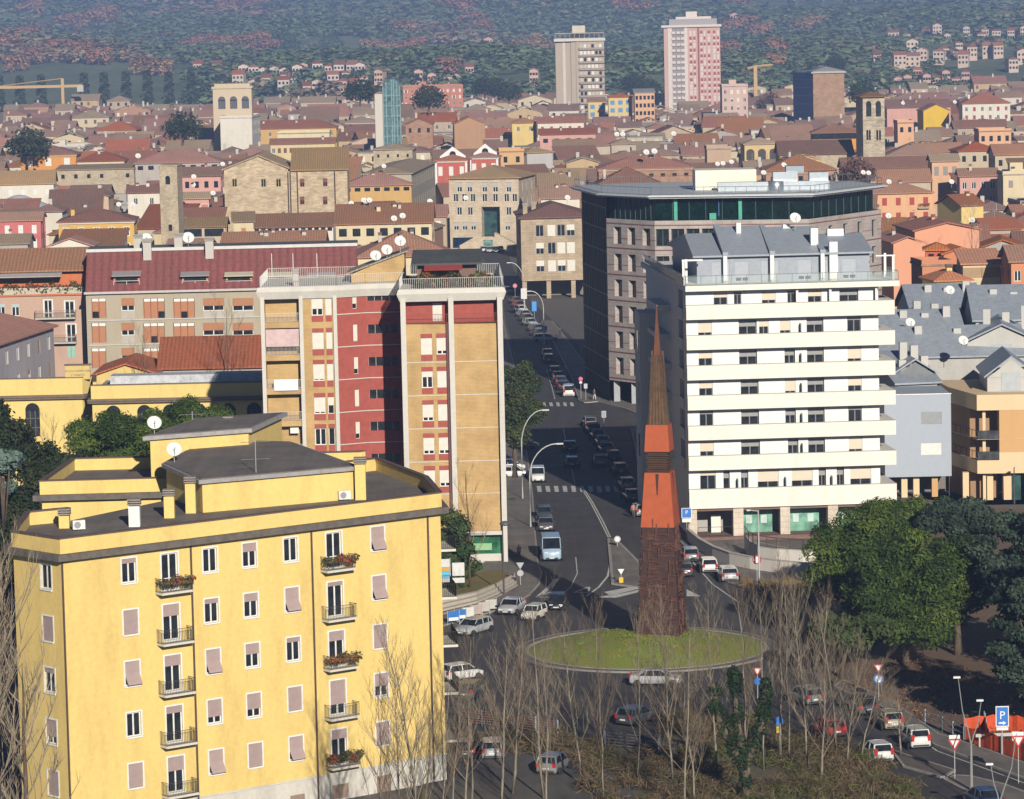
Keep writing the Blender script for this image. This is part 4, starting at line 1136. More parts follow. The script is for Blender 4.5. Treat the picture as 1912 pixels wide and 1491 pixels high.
# ================================================================== office building with a green glass crown
def glass_office():
 H = 27.2
 ST = mat('stone', (.47, .405, .375), .85, .05, extra=(1.4, .62))
 BAND = mat('paint', (.19, .075, .07), .8)
 GG = mat('glass', (.003, .016, .014), .06)
 GGL = mat('paint', (.05, .36, .25), .4)
 SLAB = mat('paint', (.50, .53, .56), .55, .12)
 dF = FPX / 12.7
 p = [atd(1132, 405, dF), at(1222, 412, H), at(1510, 414, H), at(1645, 395, H)]
 p[2].y = p[1].y - 4; p[2].x = xat(1510, p[2].y, H)
 p[3].y = p[2].y + 21; p[3].x = xat(1645, p[3].y, H)
 g0 = Vector((xat(1086, 568, H), 568, 0)); g1 = p[0]
 O = (p[0].x, p[0].y); L_ = lambda q: local(O, q)
 root = thing('office_building', 'pink-grey stone office building with a dark green glass top floor', 'office building', (O[0], O[1], 0))
 a, b, c, d = [L_(q) for q in p]; g = L_(g0)
 bk = (d[0] - 4, d[1] + 12); bk2 = (g[0] + 8, g[1] + 4)
 w = MB()
 l1 = frame_of(a, b)[1]
 zr = [hit(p[0], p[1], 1165, y)[1] for y in (440, 490, 538, 587, 635, 684)]
 us = [hit(p[0], p[1], x, 500)[0] for x in (1154, 1180, 1208)]
 holes = [(u - .95, u + .95, z - 1.25, z + 1.25) for z in zr for u in us]
 w.facade(a, b, 3.8, H, holes, .85)
 l2 = frame_of(b, c)[1]; n2 = 10
 u2 = [l2 * (k + .5) / n2 for k in range(n2)]
 holes2 = [(u - .95, u + .95, z - 1.25, z + 1.25) for z in zr[:3] for u in u2]
 w.facade(b, c, 0, H, holes2, .6)
 l3 = frame_of(c, d)[1]; u3 = [l3 * (k + .5) / 5 for k in range(5)]
 holes3 = [(u - .8, u + .8, z - 1.4, z + 1.1) for z in zr[:3] for u in u3]
 w.facade(c, d, 0, H, holes3, .6); w.facade(d, bk, 0, H); w.facade(bk, bk2, 0, H)
 w.build('wall', ST, root)
 dark = mat('glass', (.012, .03, .028), .1)
 for (q0, q1, hs, dd) in ((a, b, holes, .8), (b, c, holes2, .55), (c, d, holes3, .55)):
  for h_ in hs:
   put_window(root, q0, q1, (h_[0] + h_[1]) / 2, h_[2], h_[1] - h_[0], h_[3] - h_[2], 'plain', mat('paint', (.05, .10, .08), .5), SHUT, off=dd - .16)
 # red string courses
 for (q0, q1) in ((a, b), (b, c), (c, d)):
  an, ll = frame_of(q0, q1)
  bd = MB()
  for k, z in enumerate(zr + [zr[0] + 3.4]):
   if k < 6: bd.box(-.02, ll + .02, -.05, .02, z - 1.9, z - 1.74)
   else: bd.box(-.02, ll + .02, -.05, .02, H - .75, H - .62)
  for z in zr:                                              # thin bars between the windows
   cu = [0] + [v for h_ in (holes if q0 is a else holes2 if q0 is b else holes3) if abs(h_[2] + 1.25 - z) < .4 for v in (h_[0], h_[1])] + [ll]
   for k in range(0, len(cu), 2): bd.box(cu[k] + .01, cu[k + 1] - .01, -.03, .02, z - .42, z - .34)
  bd.build('string_course', BAND, root, loc=(*q0, 0), rot=an)
 MB().prism(ear([a, b, (b[0] + 1, b[1] + 3), (a[0] + 3, a[1] + 3)]), 3.3, 3.8).build('soffit', ST, root)
 for t_ in (.08, .45, .9):
  x, y = a[0] + (b[0] - a[0]) * t_, a[1] + (b[1] - a[1]) * t_
  MB().box(x + .1, x + 1.0, y + .3, y + 1.2, 0, 3.4).build('pier', mat('paint', (.36, .37, .40), .7), root)
 # green curtain wall to the street
 gw = MB(); gw.facade(g, a, 0, H + 3.1); gw.facade(bk2, g, 0, H + 3.1); gw.build('curtain_wall', mat('matte', (.006, .014, .013), .6), root)
 an, gl = frame_of(g, a); q = MB()
 for k in range(1, 10): q.box(gl * k / 10 - .05, gl * k / 10 + .05, -.1, .02, 0, H + 3.4)
 for k in range(9): q.box(0, gl, -.08, .02, 3.2 * k + 3, 3.2 * k + 3.12)
 q.build('mullion', mat('paint', (.02, .06, .05), .5), root, loc=(*g, 0), rot=an)['kind'] = 'stuff'
 # glass crown and roof slab
 cr = ear([(a[0] + .6, a[1] + .9), (b[0] + .3, b[1] + 1.2), (c[0] - .3, c[1] + 1.2), (d[0] - 1.2, d[1]), (bk[0], bk[1]), (bk2[0], bk2[1]), (g[0] + .4, g[1])])
 MB().prism(cr, H - .1, H + 3.2).build('glass_crown', GG, root)
 fin = MB()
 for i in range(3):
  q0, q1 = cr[i], cr[i + 1]
  for k in range(1, 9):
   x, y = q0[0] + (q1[0] - q0[0]) * k / 9, q0[1] + (q1[1] - q0[1]) * k / 9
   fin.box(x - .05, x + .05, y - .15, y + .05, H, H + 3.1)
 fin.build('mullion', mat('paint', (.012, .05, .045), .4), root)['kind'] = 'stuff'
 for t_ in (.13, .55): 
  x = b[0] + (c[0] - b[0]) * t_; y = b[1] + (c[1] - b[1]) * t_
  MB().box(x, x + .5, y + .8, y + 1.1, H, H + 3.1).build('green_column', GGL, root)
 x = b[0] + (c[0] - b[0]) * .36; MB().box(x, x + .95, b[1] - 1.2, b[1] - .9, H + .05, H + 1.0).build('green_panel', GGL, root)
 x = b[0] + (c[0] - b[0]) * .42; MB().box(x, x + 1.3, b[1] - .5, b[1] - .3, H + .5, H + 2.9).build('blue_blind', mat('paint', (.01, .06, .22), .5), root)
 sl = poff(cr, 1.7)
 MB().prism(sl, H + 3.2, H + 3.7).build('roof_slab', SLAB, root)
 MB().prism(poff(cr, 2.1), H + 3.45, H + 3.62).build('gutter', mat('paint', (.62, .63, .62), .5), root)
 q = MB()
 for i in range(len(sl)): rail(q, poff(cr, 1.2)[i], poff(cr, 1.2)[(i + 1) % len(sl)], H + 3.7, H + 4.8, .03, post=1.5, bars=False)
 q.build('roof_railing', mat('paint', (.3, .32, .34), .5, .1, .5), root)
 # plant room and ducts
 z = H + 3.7
 wb0 = L_(at(1300, 356, z)); wb1 = L_(at(1418, 356, z))
 MB().box(wb0[0], wb1[0], wb0[1] + 2, wb0[1] + 9, z, z + 2.9).build('plant_room', mat('plaster', (.76, .74, .62), .8, .05), root)
 DU = mat('paint', (.40, .44, .48), .35, .15, .7)
 x0 = L_(at(1345, 360, z))[0]; x1 = L_(at(1548, 352, z))[0]; yy = wb0[1] - 3
 MB().box(x0, x1, yy, yy + 2.4, z, z + 1.25).build('duct', DU, root)
 MB().lathe([(1.2, 0), (1.25, .1), (1.25, 1.25), (1.1, 1.35)], 20, (x0 + (x1 - x0) * .52, yy + .5, z)).build('duct_bend', DU, root, True)
 MB().box(x0 + (x1 - x0) * .5, x0 + (x1 - x0) * .72, yy + 1, yy + 4, z + 1.0, z + 2.6).build('air_handler', DU, root)
 MB().box(x0 + (x1 - x0) * .62, x0 + (x1 - x0) * .78, yy + 1.5, yy + 4, z + 2.4, z + 3.4).build('air_handler', mat('paint', (.26, .30, .35), .4, .1, .5), root)
 MB().box(x0 + (x1 - x0) * .83, x0 + (x1 - x0) * 1.0, yy + 1.5, yy + 4, z, z + 2.4).build('air_handler', DU, root)
 occ([(p[0].x + 22, p[0].y + 14)], 34)
 return root
# ================================================================== general house with pitched roof
C_OCH = (.58, .36, .13); C_CREAM = (.66, .55, .36); C_PEACH = (.68, .40, .24); C_PINK = (.62, .34, .28); C_STONE = (.52, .425, .30)
C_WHITE = (.70, .65, .56); C_GREY = (.40, .37, .33); C_ORANGE = (.66, .29, .07); C_RED = (.50, .12, .10); C_SAL = (.70, .33, .20); C_YEL = (.70, .52, .20); C_BRICK = (.42, .24, .15)
T_RED = (.40, .135, .075); T_BRN = (.38, .18, .10); T_OLD = (.40, .26, .14); T_DARK = (.29, .13, .085); T_ORA = (.47, .175, .075)
GREEN_S = mat('paint', (.06, .12, .08), .7); BROWN_S = mat('paint', (.16, .075, .04), .7); RED_S = mat('paint', (.40, .06, .04), .7); GREY_S = mat('paint', (.30, .28, .26), .7); TAN_S = mat('paint', (.42, .28, .16), .7)
def roof_mesh(kind, W, D, z, pitch, ov=.5, th=.22):
 m = MB(); x0, x1, y0, y1 = -ov, W + ov, -ov, D + ov
 if kind == 'flat':
  m.box(x0 * .4, W + ov * .4, y0 * .4, D + ov * .4, z, z + .3); return m, z + .3
 if kind == 'mono':
  h = (y1 - y0) * pitch
  m.prism([(x0, y0), (x1, y0), (x1, y1), (x0, y1)], [z, z, z + h, z + h], [z + th, z + th, z + h + th, z + h + th]); return m, z + h * .5
 if kind == 'gable':                                  # ridge along the front
  ym = (y0 + y1) / 2; h = (ym - y0) * pitch
  for (a, b, za, zb) in ((y0, ym, z, z + h), (ym, y1, z + h, z)):
   m.prism([(x0, a), (x1, a), (x1, b), (x0, b)], [za, za, zb, zb], [za + th, za + th, zb + th, zb + th])
  return m, z + h
 if kind == 'gablef':                                 # gable end to the front
  xm = (x0 + x1) / 2; h = (xm - x0) * pitch
  for (a, b, za, zb) in ((x0, xm, z, z + h), (xm, x1, z + h, z)):
   m.prism([(a, y0), (b, y0), (b, y1), (a, y1)], [za, zb, zb, za], [za + th, zb + th, zb + th, za + th])
  return m, z + h
 # hip
 e = min(x1 - x0, y1 - y0) / 2; h = e * pitch
 if x1 - x0 >= y1 - y0: r0, r1 = (x0 + e, (y0 + y1) / 2), (x1 - e, (y0 + y1) / 2)
 else: r0, r1 = ((x0 + x1) / 2, y0 + e), ((x0 + x1) / 2, y1 - e)
 A, B, C, D_ = (x0, y0, z + th), (x1, y0, z + th), (x1, y1, z + th), (x0, y1, z + th)
 P, Q = (*r0, z + h + th), (*r1, z + h + th)
 if x1 - x0 >= y1 - y0:
  m.face((A, B, Q, P)).face((B, C, Q)).face((C, D_, P, Q)).face((D_, A, P))
 else:
  m.face((A, B, P)).face((B, C, Q, P)).face((C, D_, Q)).face((D_, A, P, Q))
 lo = [(x0, y0), (x1, y0), (x1, y1), (x0, y1)]
 for i in range(4):
  j = (i + 1) % 4; m.face(((*lo[i], z), (*lo[j], z), (*lo[j], z + th), (*lo[i], z + th)))
 m.face([(*p, z) for p in reversed(lo)])
 return m, z + h
HOUSES = []; PROT = []
def solve_w(P, px, rot):
 c, s_ = math.cos(rot), math.sin(rot); v = ray(px, proj(P)[1]); t = v.x / v.y
 return (t * P.y - P.x) / (c - t * s_)
def house(label, xl, y, xr, h, rot=0, depth=11, wall=C_OCH, roof=T_BRN, rt='gable', pitch=.34, win=(2, None, 'plain', None), name='town_house', cat='house', wk='plaster', z0=0.0, ch=1, side=True, fr=None, wsize=(1.05, 1.65), zoff=1.25, fl=3.25, fill=0.0, group=None, cornice=None, P=None, W=None, sur=None, v=.14):
 r = R(rot)
 if P is None: P = at(xl, y, h)
 if W is None: W = max(2.5, solve_w(P, xr, r))
 root = thing(name, label, cat, (P.x, P.y, z0), r, group)
 wm = mat(wk, wall, .9, v if wk == 'plaster' else .14, extra=None if wk == 'plaster' else (.9, .3))
 rows, cols, st, shm = win
 shm = shm or BROWN_S; fr = fr or WHITE
 ww, wh = wsize
 w = MB(); holes = []; wins = []
 hz = h - z0
 if rows:
  cols = cols or max(1, int(W / 3.1))
  for i in range(rows):
   zt = hz - zoff - fl * i
   if zt - wh < .4: break
   for k in range(cols):
    if fill and rnd.random() < fill: continue
    u = W * (k + .5) / cols
    if st == 'rand': s2 = rnd.choice(['plain', 'shut', 'half', 'louv', 'openl', 'plain'])
    else: s2 = st
    holes.append((u - ww / 2, u + ww / 2, zt - wh, zt)); wins.append((u, zt - wh, s2))
 w.facade((0, 0), (W, 0), 0, hz, holes, .16)
 sh_holes = []
 if side and rows and depth > 7:
  for i in range(rows):
   zt = hz - zoff - fl * i
   if zt - wh < .4: break
   for k in range(max(1, int(depth / 4.5))):
    u = depth * (k + .5) / max(1, int(depth / 4.5)); sh_holes.append((u - ww / 2, u + ww / 2, zt - wh, zt))
 cx = proj((P.x + W / 2, P.y, h))[0]
 right = rot > 3 and rot <= 90 or (abs(rot) <= 3 and cx < 930)
 w.facade((W, 0), (W, depth), 0, hz, sh_holes if right else (), .16)
 w.facade((W, depth), (0, depth), 0, hz); w.facade((0, depth), (0, 0), 0, hz, sh_holes if not right else (), .16)
 if rt == 'gable':
  hh = (depth / 2) * pitch + .05
  w.face(((W, 0, hz), (W, depth, hz), (W, depth / 2, hz + hh))); w.face(((0, depth, hz), (0, 0, hz), (0, depth / 2, hz + hh)))
 elif rt == 'gablef':
  hh = (W / 2) * pitch + .05
  w.face(((0, 0, hz), (W, 0, hz), (W / 2, 0, hz + hh))); w.face(((W, depth, hz), (0, depth, hz), (W / 2, depth, hz + hh)))
 elif rt == 'mono':
  hh = depth * pitch
  w.face(((W, 0, hz), (W, depth, hz), (W, depth, hz + hh))); w.face(((0, depth, hz), (0, 0, hz), (0, depth, hz + hh))); w.face(((W, depth, hz), (0, depth, hz), (0, depth, hz + hh), (W, depth, hz + hh)))
 w.build('wall', wm, root)
 for u, z, s2 in wins: put_window(root, (0, 0), (W, 0), u, z, ww, wh, s2, fr, shm, rnd.choice((.3, .5, .8)), sur)
 for hh in sh_holes:
  u = (hh[0] + hh[1]) / 2
  if right: put_window(root, (W, 0), (W, depth), u, hh[2], ww, wh, 'plain' if st == 'rand' else st, fr, shm, .5)
  else: put_window(root, (0, depth), (0, 0), u, hh[2], ww, wh, 'plain' if st == 'rand' else st, fr, shm, .5)
 rm, ztop = roof_mesh(rt, W, depth, hz, pitch)
 rmat = mat('tile', roof, .92) if rt != 'flat' else mat('asphalt', roof, .9)
 ro = rm.build('roof', rmat, root)
 if rt == 'flat':
  pr = MB()
  for (a, b, c, d) in ((-.1, W + .1, -.1, .12), (-.1, W + .1, depth - .12, depth + .1), (-.1, .12, .14, depth - .14), (W - .12, W + .1, .14, depth - .14)): pr.box(a, b, c, d, hz + .3, hz + .95)
  pr.build('parapet', wm, root)
  if ch and W > 6 and depth > 7:
   MB().box(W * .3, W * .3 + 3, depth * .4, depth * .4 + 3, hz + .3, hz + 2.7).build('stair_head', wm, root)
 for k in range(ch):
  x = W * rnd.uniform(.15, .85); yy = depth * rnd.uniform(.3, .6)
  inst('chimney', chimney_mesh(rnd.choice((.6, .8)), rnd.choice((1.0, 1.3)), rnd.choice((CONC, wm)), mat('paint', (.25, .15, .11), .9)), ro, (x, yy, (hz + (ztop - hz) * .62) if rt != 'flat' else hz + .3))
 if cornice: MB().box(-.25, W + .25, -.28, .02, hz - .35, hz - .002).build('cornice', mat('paint', cornice, .85), root)
 HOUSES.append((root, W, depth, h))
 if group is None:
  q0, q1 = proj((P.x, P.y, h)), proj((P.x + W * math.cos(r), P.y + W * math.sin(r), h)); PROT.append((q0[0], q1[0], q0[1] - 8, q0[1] + min(26, .45 * h * FPX / P.y), P.y))
 c_, s_ = math.cos(r), math.sin(r)
 rr = min(W, depth) / 2
 nn = max(1, int(round(max(W, depth) / max(4, min(W, depth)))))
 for k in range(nn):
  t_ = (k + .5) / nn; lx, ly = (W * t_, depth / 2) if W >= depth else (W / 2, depth * t_)
  OCC.append((P.x + c_ * lx - s_ * ly, P.y + s_ * lx + c_ * ly, rr))
 return root, P, W

# ================================================================== the nearer streets, left
def left_blocks():
 # school with arched windows
 YE = mat('plaster', (.72, .55, .20), .9, .12); SHM = mat('paint', (.17, .125, .09), .8, .3); RF = mat('paint', (.40, .40, .42), .8, .4)
 H = 13.4
 A = at(172, 748, H); B = at(495, 738, H); B.y = A.y
 H = 14.35
 root = thing('school', 'yellow primary school with arched windows and flat grey roof', 'school', (A.x, A.y, 0))
 Wd = B.x - A.x + 3
 w = MB(); hol = []
 us = [hit(A, B, px, 780)[0] for px in (212, 270, 318, 372, 427, 475)]
 zt = hit(A, B, 427, 752)[1]
 for u in us: hol.append((u - .85, u + .85, zt - 4.0, zt - .85))
 w.facade((0, 0), (Wd, 0), 0, H - .1, hol, .3); w.facade((Wd, 0), (Wd, 14), 0, H); w.facade((Wd, 14), (0, 14), 0, H)
 w.build('wall', YE, root)
 def arch(root, p0, p1, u, ztop, wd, off=0):
  n_ = 8; m = MB(); a = wd / 2
  pts = [(-a, .2, -3.15), (a, .2, -3.15)] + [(a * math.cos(t), .2, a * math.sin(t)) for t in np.linspace(0, math.pi, n_)]
  m.cur = 0; m.face(pts)
  m.cur = 1
  for x in (-.3, .3): m.box(x - .04, x + .04, .12, .19, -3.1, .55)
  for z in (-2.1, -1.0, 0): m.box(-a, a, .12, .185, z - .04, z + .04)
  ang, _ = frame_of(p0, p1); c, s_ = math.cos(ang), math.sin(ang)
  o = m.build('arched_window', [GLASS, mat('paint', (.13, .11, .09), .6)], root, loc=(p0[0] + c * u, p0[1] + s_ * u, ztop - a), rot=ang)
  # dark segment head set just proud of the wall
  hd = MB(); q = [(a * math.cos(t), -.012, a * math.sin(t)) for t in np.linspace(0, math.pi, 12)]
  hd.face(q); hd.build('arch_head', GLASS, o)
 for u in us: arch(root, (0, 0), (Wd, 0), u, zt, 1.7)
 cor = MB().box(-.5, Wd + .3, -.7, .1, H - 1.0, H - .75).box(-.5, Wd + .3, -.55, .05, H - 1.25, H - 1.002)
 cor.build('cornice', SHM, root)
 MB().box(-.1, Wd, -.1, .3, H - .75, H + .8).build('parapet', YE, root)
 MB().box(-.15, Wd, -.14, .34, H + .8, H + .92).build('coping', SHM, root)
 MB().box(.2, Wd, .4, 13.8, H - .2, H + .1).build('roof_deck', RF, root)
 rb = MB(); rb.box(1.5, Wd, 6.2, 9.5, H + .1, H + 1.3); rb.build('roof_light', mat('paint', (.52, .53, .56), .7, .35), root)
 # left pavilion, nearer
 P = at(0, 742, 13.4); Q = at(150, 742, 13.4); Q.y = P.y
 p0, p1, p2, p3 = [local((A.x, A.y), v) for v in (Vector((P.x - 6, P.y, 0)), Q, Vector((Q.x + 1.2, Q.y + 2, 0)), Vector((A.x + .2, A.y + .5, 0)))]
 w = MB(); ul = [hit(P, Q, 61, 780)[0] + 6]
 ztl = hit(P, Q, 61, 752)[1]
 w.facade(p0, p1, 0, H - .1, [(ul[0] - .85, ul[0] + .85, ztl - 4.0, ztl - .85)], .3)
 l2 = frame_of(p1, p2)[1]; w.facade(p1, p2, 0, H - .1); w.facade(p2, p3, 0, H - .1); w.facade((p3[0], p3[1] + 10), (p0[0], p0[1] + 14), 0, H)
 w.build('pavilion_wall', YE, root); arch(root, p0, p1, ul[0], ztl, 1.7); arch(root, p1, p2, l2 / 2, ztl, 1.1)
 for (q0, q1) in ((p0, p1), (p1, p2), (p2, p3)):
  an, ll = frame_of(q0, q1)
  MB().box(-.3, ll + .3, -.7, .1, H - 1.0, H - .75).box(-.3, ll + .3, -.55, .05, H - 1.25, H - 1.002).build('cornice', SHM, root, loc=(*q0, .003 * q0[0] % .02), rot=an)
  MB().box(-.05, ll + .05, -.1, .3, H - .74, H + 1.2).build('parapet', YE, root, loc=(*q0, 0), rot=an)
  MB().box(-.1, ll + .1, -.14, .34, H + 1.2, H + 1.3).build('coping', SHM, root, loc=(*q0, 0), rot=an)
 s0 = hit(P, Q, 122, 700)[0]; s1 = hit(P, Q, 168, 700)[0]
 z1 = hit(P, Q, 145, 682)[1]
 SIGN = mat('plaster', (.62, .47, .18), .9, .15)
 sx = p0[0] + 6 + s0; sw = s1 - s0
 sb = MB().box(sx, sx + sw, p0[1] + .05, p0[1] + .5, H + 1.0, z1).build('name_block', SIGN, root)
 MB().box(sx - .1, sx + sw + .15, p0[1] - .05, p0[1] + .6, z1, z1 + .15).build('coping', SHM, sb)
 LT = mat('paint', (.16, .12, .07), .8)
 letters(sb, 'SCUOLA ELEMENTARE', (sx + sw / 2, p0[1] + .03, z1 - .75), .30, LT, align='CENTER')
 letters(sb, 'V. VENETO', (sx + sw / 2, p0[1] + .03, z1 - 1.25), .34, LT, align='CENTER')
 MB().box(p0[0], p1[0], p0[1] + .4, p0[1] + 13, H, H + .15).build('roof_deck', RF, root)
 occ([(A.x + 10, A.y + 7), (A.x - 6, A.y + 4), (A.x + 2, A.y + 7)], 12)
 # small houses between the school and the slab block
 house('low yellow gabled annexe behind the school', 178, 702, 292, 12.5, 0, 14, C_YEL, T_RED, 'gablef', .32, (0, 0, '', None), ch=0)
 house('long hall with corrugated dark red roof behind the school', 300, 690, 500, 12.8, 0, 12.5, C_GREY, T_RED, 'gable', .52, (1, 9, 'plain', None), ch=0, zoff=.5, wsize=(1.0, 1.1))
 # grey-beige slab with red mansard and terracotta blinds
 H = 21
 A = at(160, 549, H); ang = R(2)
 root = thing('apartment_slab', 'grey apartment slab with dark red sloping roof, roof dormers and terracotta blinds', 'apartment block', (A.x, A.y, 0), ang)
 F1 = A + Vector((math.cos(ang), math.sin(ang), 0))
 W = hit(A, F1, 668, 548)[0]
 GB = mat('plaster', (.42, .36, .27), .9, .12); TB = mat('paint', (.44, .20, .10), .8, .1); RB = mat('paint', (.34, .09, .06), .7)
 w = MB(); hol = []; li = []
 for k, y in enumerate((575, 621, 668)):
  for px, pw, kind in ((185, 27, 'b'), (239, 25, 'g'), (288, 40, 'b'), (344, 40, 'b'), (399, 40, 'g'), (454, 40, 'g'), (510, 40, 'b'), (566, 40, 'g'), (622, 40, 'b')):
   u, z = hit(A, F1, px, y); hw = pw / 14.2 / 2
   hol.append((u - hw, u + hw, z - 1.35, z + 1.35)); li.append((u, z, hw, kind, k))
 w.facade((0, 0), (W, 0), 0, H, hol, .3); w.facade((W, 0), (W, 13), 0, H); w.facade((W, 13), (0, 13), 0, H); w.facade((0, 13), (0, 0), 0, H)
 w.build('wall', GB, root)
 for i, (u, z, hw, kind, k) in enumerate(li):
  if kind == 'b':
   bm = MB(); n_ = 2 if hw < 1.1 else 3
   for q in range(n_):
    a = -hw + 2 * hw * q / n_; b = -hw + 2 * hw * (q + 1) / n_
    bm.cur = 0; bm.box(a + .06, b - .06, .06, .10, 0 if (i + q) % 4 else .9, 2.2)
    bm.cur = 2; bm.box(a + .06, b - .06, .05, .10, 2.25, 2.65)
    bm.cur = 1; bm.box(a - .05, a + .05, .0, .12, 0, 2.7)
   bm.cur = 3; bm.box(-hw, hw, .2, .24, 0, 2.7)
   bm.build('blind_window', [TB, RB, WHITE, GLASS], root, loc=(u, 0, z - 1.35))
  else:
   put_window(root, (0, 0), (W, 0), u, z - .35, 2 * hw, 1.7, 'half', WHITE, TB, .6)
   MB().box(u - hw, u + hw, .03, .1, z - 1.35, z - .36).build('balcony_panel', mat('paint', (.46, .42, .37), .8), root)
 for z in [li[0][1] - 1.75, li[9][1] - 1.75]:
  MB().box(.2, W - .2, -.14, .05, z, z + .14).build('string_course', mat('paint', (.55, .53, .5), .8), root)
 MB().box(-.2, W + .2, -.55, .2, H, H + .3).build('gutter', mat('paint', (.52, .48, .45), .7), root)
 RR = mat('tile', (.25, .062, .058), .9, extra=.3)
 rzt = hit(A, F1, 300, 492)[1] + 1.6
 sl = MB().prism([(0, -.4), (W, -.4), (W, 4.6), (0, 4.6)], [H + .2, H + .2, rzt - .2, rzt - .2], [H + .42, H + .42, rzt, rzt])
 ro = sl.build('roof', RR, root)
 MB().box(-.1, W + .1, 4.5, 13.2, rzt - .25, rzt + .2).build('upper_roof', mat('asphalt', (.10, .105, .12), .8), root)
 MB().box(-.1, W + .1, 4.35, 4.5, rzt - .1, rzt + .32).build('roof_edge', mat('paint', (.62, .60, .58), .7), root)
 for px, kind in ((236, 0), (364, 0), (446, 1), (520, 1), (600, 0)):
  u, z = hit(A, F1, px, 523); hw = 1.75
  do = MB().box(u - hw, u + hw, .6, 2.9, z - 1.0, z + .6).build('dormer', mat('paint', (.62, .25, .15) if not kind else (.70, .48, .10), .8), root)
  MB().box(u - hw + .25, u + hw - .25, .5, .62, z - .6, z + .45).build('dormer_window', GLASS, do)
  MB().prism([(u - hw - .2, -.3), (u + hw + .2, -.3), (u + hw + .2, 3.2), (u - hw - .2, 3.2)], [z + .55, z + .55, z + 1.3, z + 1.3], [z + .65, z + .65, z + 1.4, z + 1.4]).build('dormer_awning', mat('paint', (.36, .33, .34) if not kind else (.62, .56, .42), .8), do)
  q = MB(); rail(q, (u - hw, .3), (u + hw, .3), z - 1.0, z - .1, .03, post=1.2, bars=False); q.build('dormer_railing', WHITE, do)
 for px, py in ((253, 480), (273, 500), (390, 500), (330, 488)):
  u = hit(A, F1, px, py)[0]; inst('chimney', chimney_mesh(1.1, 1.6, CONC, CONC), root, (u, 6 if py < 495 else 3.6, rzt - (.0 if py < 495 else .5)))
 for px, l in ((266, 'left one of two white dishes behind the red mansard roof'), (346, 'right one of two white dishes behind the red mansard roof')):
  u = hit(A, F1, px, 480)[0]; dish(root_pt(root, (u, 9, rzt)), .85, l)
 occ([(A.x + 8, A.y + 8), (A.x + 20, A.y + 8), (A.x + 30, A.y + 8)], 11)
 # block with roof terrace at the left edge
 H = 20.6
 A = at(-30, 553, H); root = thing('terrace_block', 'pinkish block with planted roof terrace and grey awning at the left edge', 'apartment block', (A.x, A.y, 0), R(1))
 F1 = A + Vector((math.cos(R(1)), math.sin(R(1)), 0)); W = hit(A, F1, 158, 553)[0]
 PK = mat('plaster', (.50, .335, .26), .9, .16); ORG = mat('plaster', (.56, .17, .07), .9, .2)
 w = MB(); hol = []; li = []
 for px, y, pw, hh, st in ((2, 578, 16, 1.7, 'half'), (29, 578, 15, 1.7, 'half'), (90, 577, 16, 2.5, 'door'), (130, 579, 18, 2.5, 'door'), (133, 622, 18, 2.5, 'door'), (133, 655, 15, 1.8, 'louv'), (85, 622, 16, 2.5, 'plain')):
  u, z = hit(A, F1, px, y); hw = pw / 14.2 / 2; hol.append((u - hw, u + hw, z - hh / 2, z + hh / 2)); li.append((u, z - hh / 2, 2 * hw, hh, st))
 w.facade((0, 0), (W, 0), 0, H, hol); w.facade((W, 0), (W, 16), 0, H); w.facade((W, 16), (0, 16), 0, H); w.facade((0, 16), (0, 0), 0, H); w.build('wall', PK, root)
 for u, z, ww, hh, st in li: put_window(root, (0, 0), (W, 0), u, z, ww, hh, st, WHITE, mat('paint', (.30, .48, .40), .7) if st == 'louv' else mat('paint', (.45, .55, .52), .7), .3, WHITE if st == 'door' else None)
 u0 = hit(A, F1, 67, 590)[0]; u1 = hit(A, F1, 142, 590)[0]
 for y in (592, 638):
  z = hit(A, F1, 100, y)[1]; bo = MB().box(u0, u1, -1.1, 0, z - .2, z).build('balcony', CONC, root); q = MB()
  for a, b in (((u0, -1.05), (u1, -1.05)), ((u0, -1.05), (u0, 0)), ((u1, -1.05), (u1, 0))): rail(q, a, b, z, z + 1, .018, .16)
  q.build('railing', mat('paint', (.33, .28, .24), .6), bo)
 MB().box(-.1, W + .1, -.25, .1, H - .1, H + .12).build('cornice', ORG, root)
 MB().box(0, W, .1, .3, H + .1, H + 1.0).build('terrace_wall', mat('plaster', (.50, .45, .36), .9), root)
 MB().box(0, W, .3, 16, H - .1, H + .1).build('terrace_floor', CONC, root)
 MB().box(0, W - .1, 3.2, 14, H + .1, H + 3.0).build('attic_wall', ORG, root)
 rm, _ = roof_mesh('gable', W, 12, H + 3.0, .42); rm.build('roof', mat('tile', T_BRN, .9), root, loc=(0, 2.6, 0))
 MB().prism([(0, .6), (W - 3.2, .6), (W - 3.2, 3.1), (0, 3.1)], [H + 2.4, H + 2.4, H + 2.95, H + 2.95], [H + 2.5, H + 2.5, H + 3.05, H + 3.05]).build('awning', mat('paint', (.45, .42, .40), .8), root)
 leaf_mesh('terrace_plants', [((x, .5, H + .8 + .3 * math.sin(x * 2.2)), .7, .75) for x in np.linspace(.4, W - .6, 14)], 1500, .17, [(.05, .06, .02), (.10, .08, .03), (.18, .06, .03)], .77, root)
 occ([(A.x + 6, A.y + 8)], 11)
 # grey-lilac house seen edge-on with a red hip roof
 H = 19.6
 P = at(-40, 656, H); Q = at(100, 610, H)
 d = (Q - P); d.z = 0; a = math.atan2(d.y, d.x)
 house('lilac-grey house with red roof seen edge-on at the left edge', 0, 0, 0, H, math.degrees(a), 12, (.42, .39, .42), T_RED, 'hip', .36, (4, 7, 'rand', TAN_S), P=P, W=d.length, zoff=1.0, side=False, ch=2)

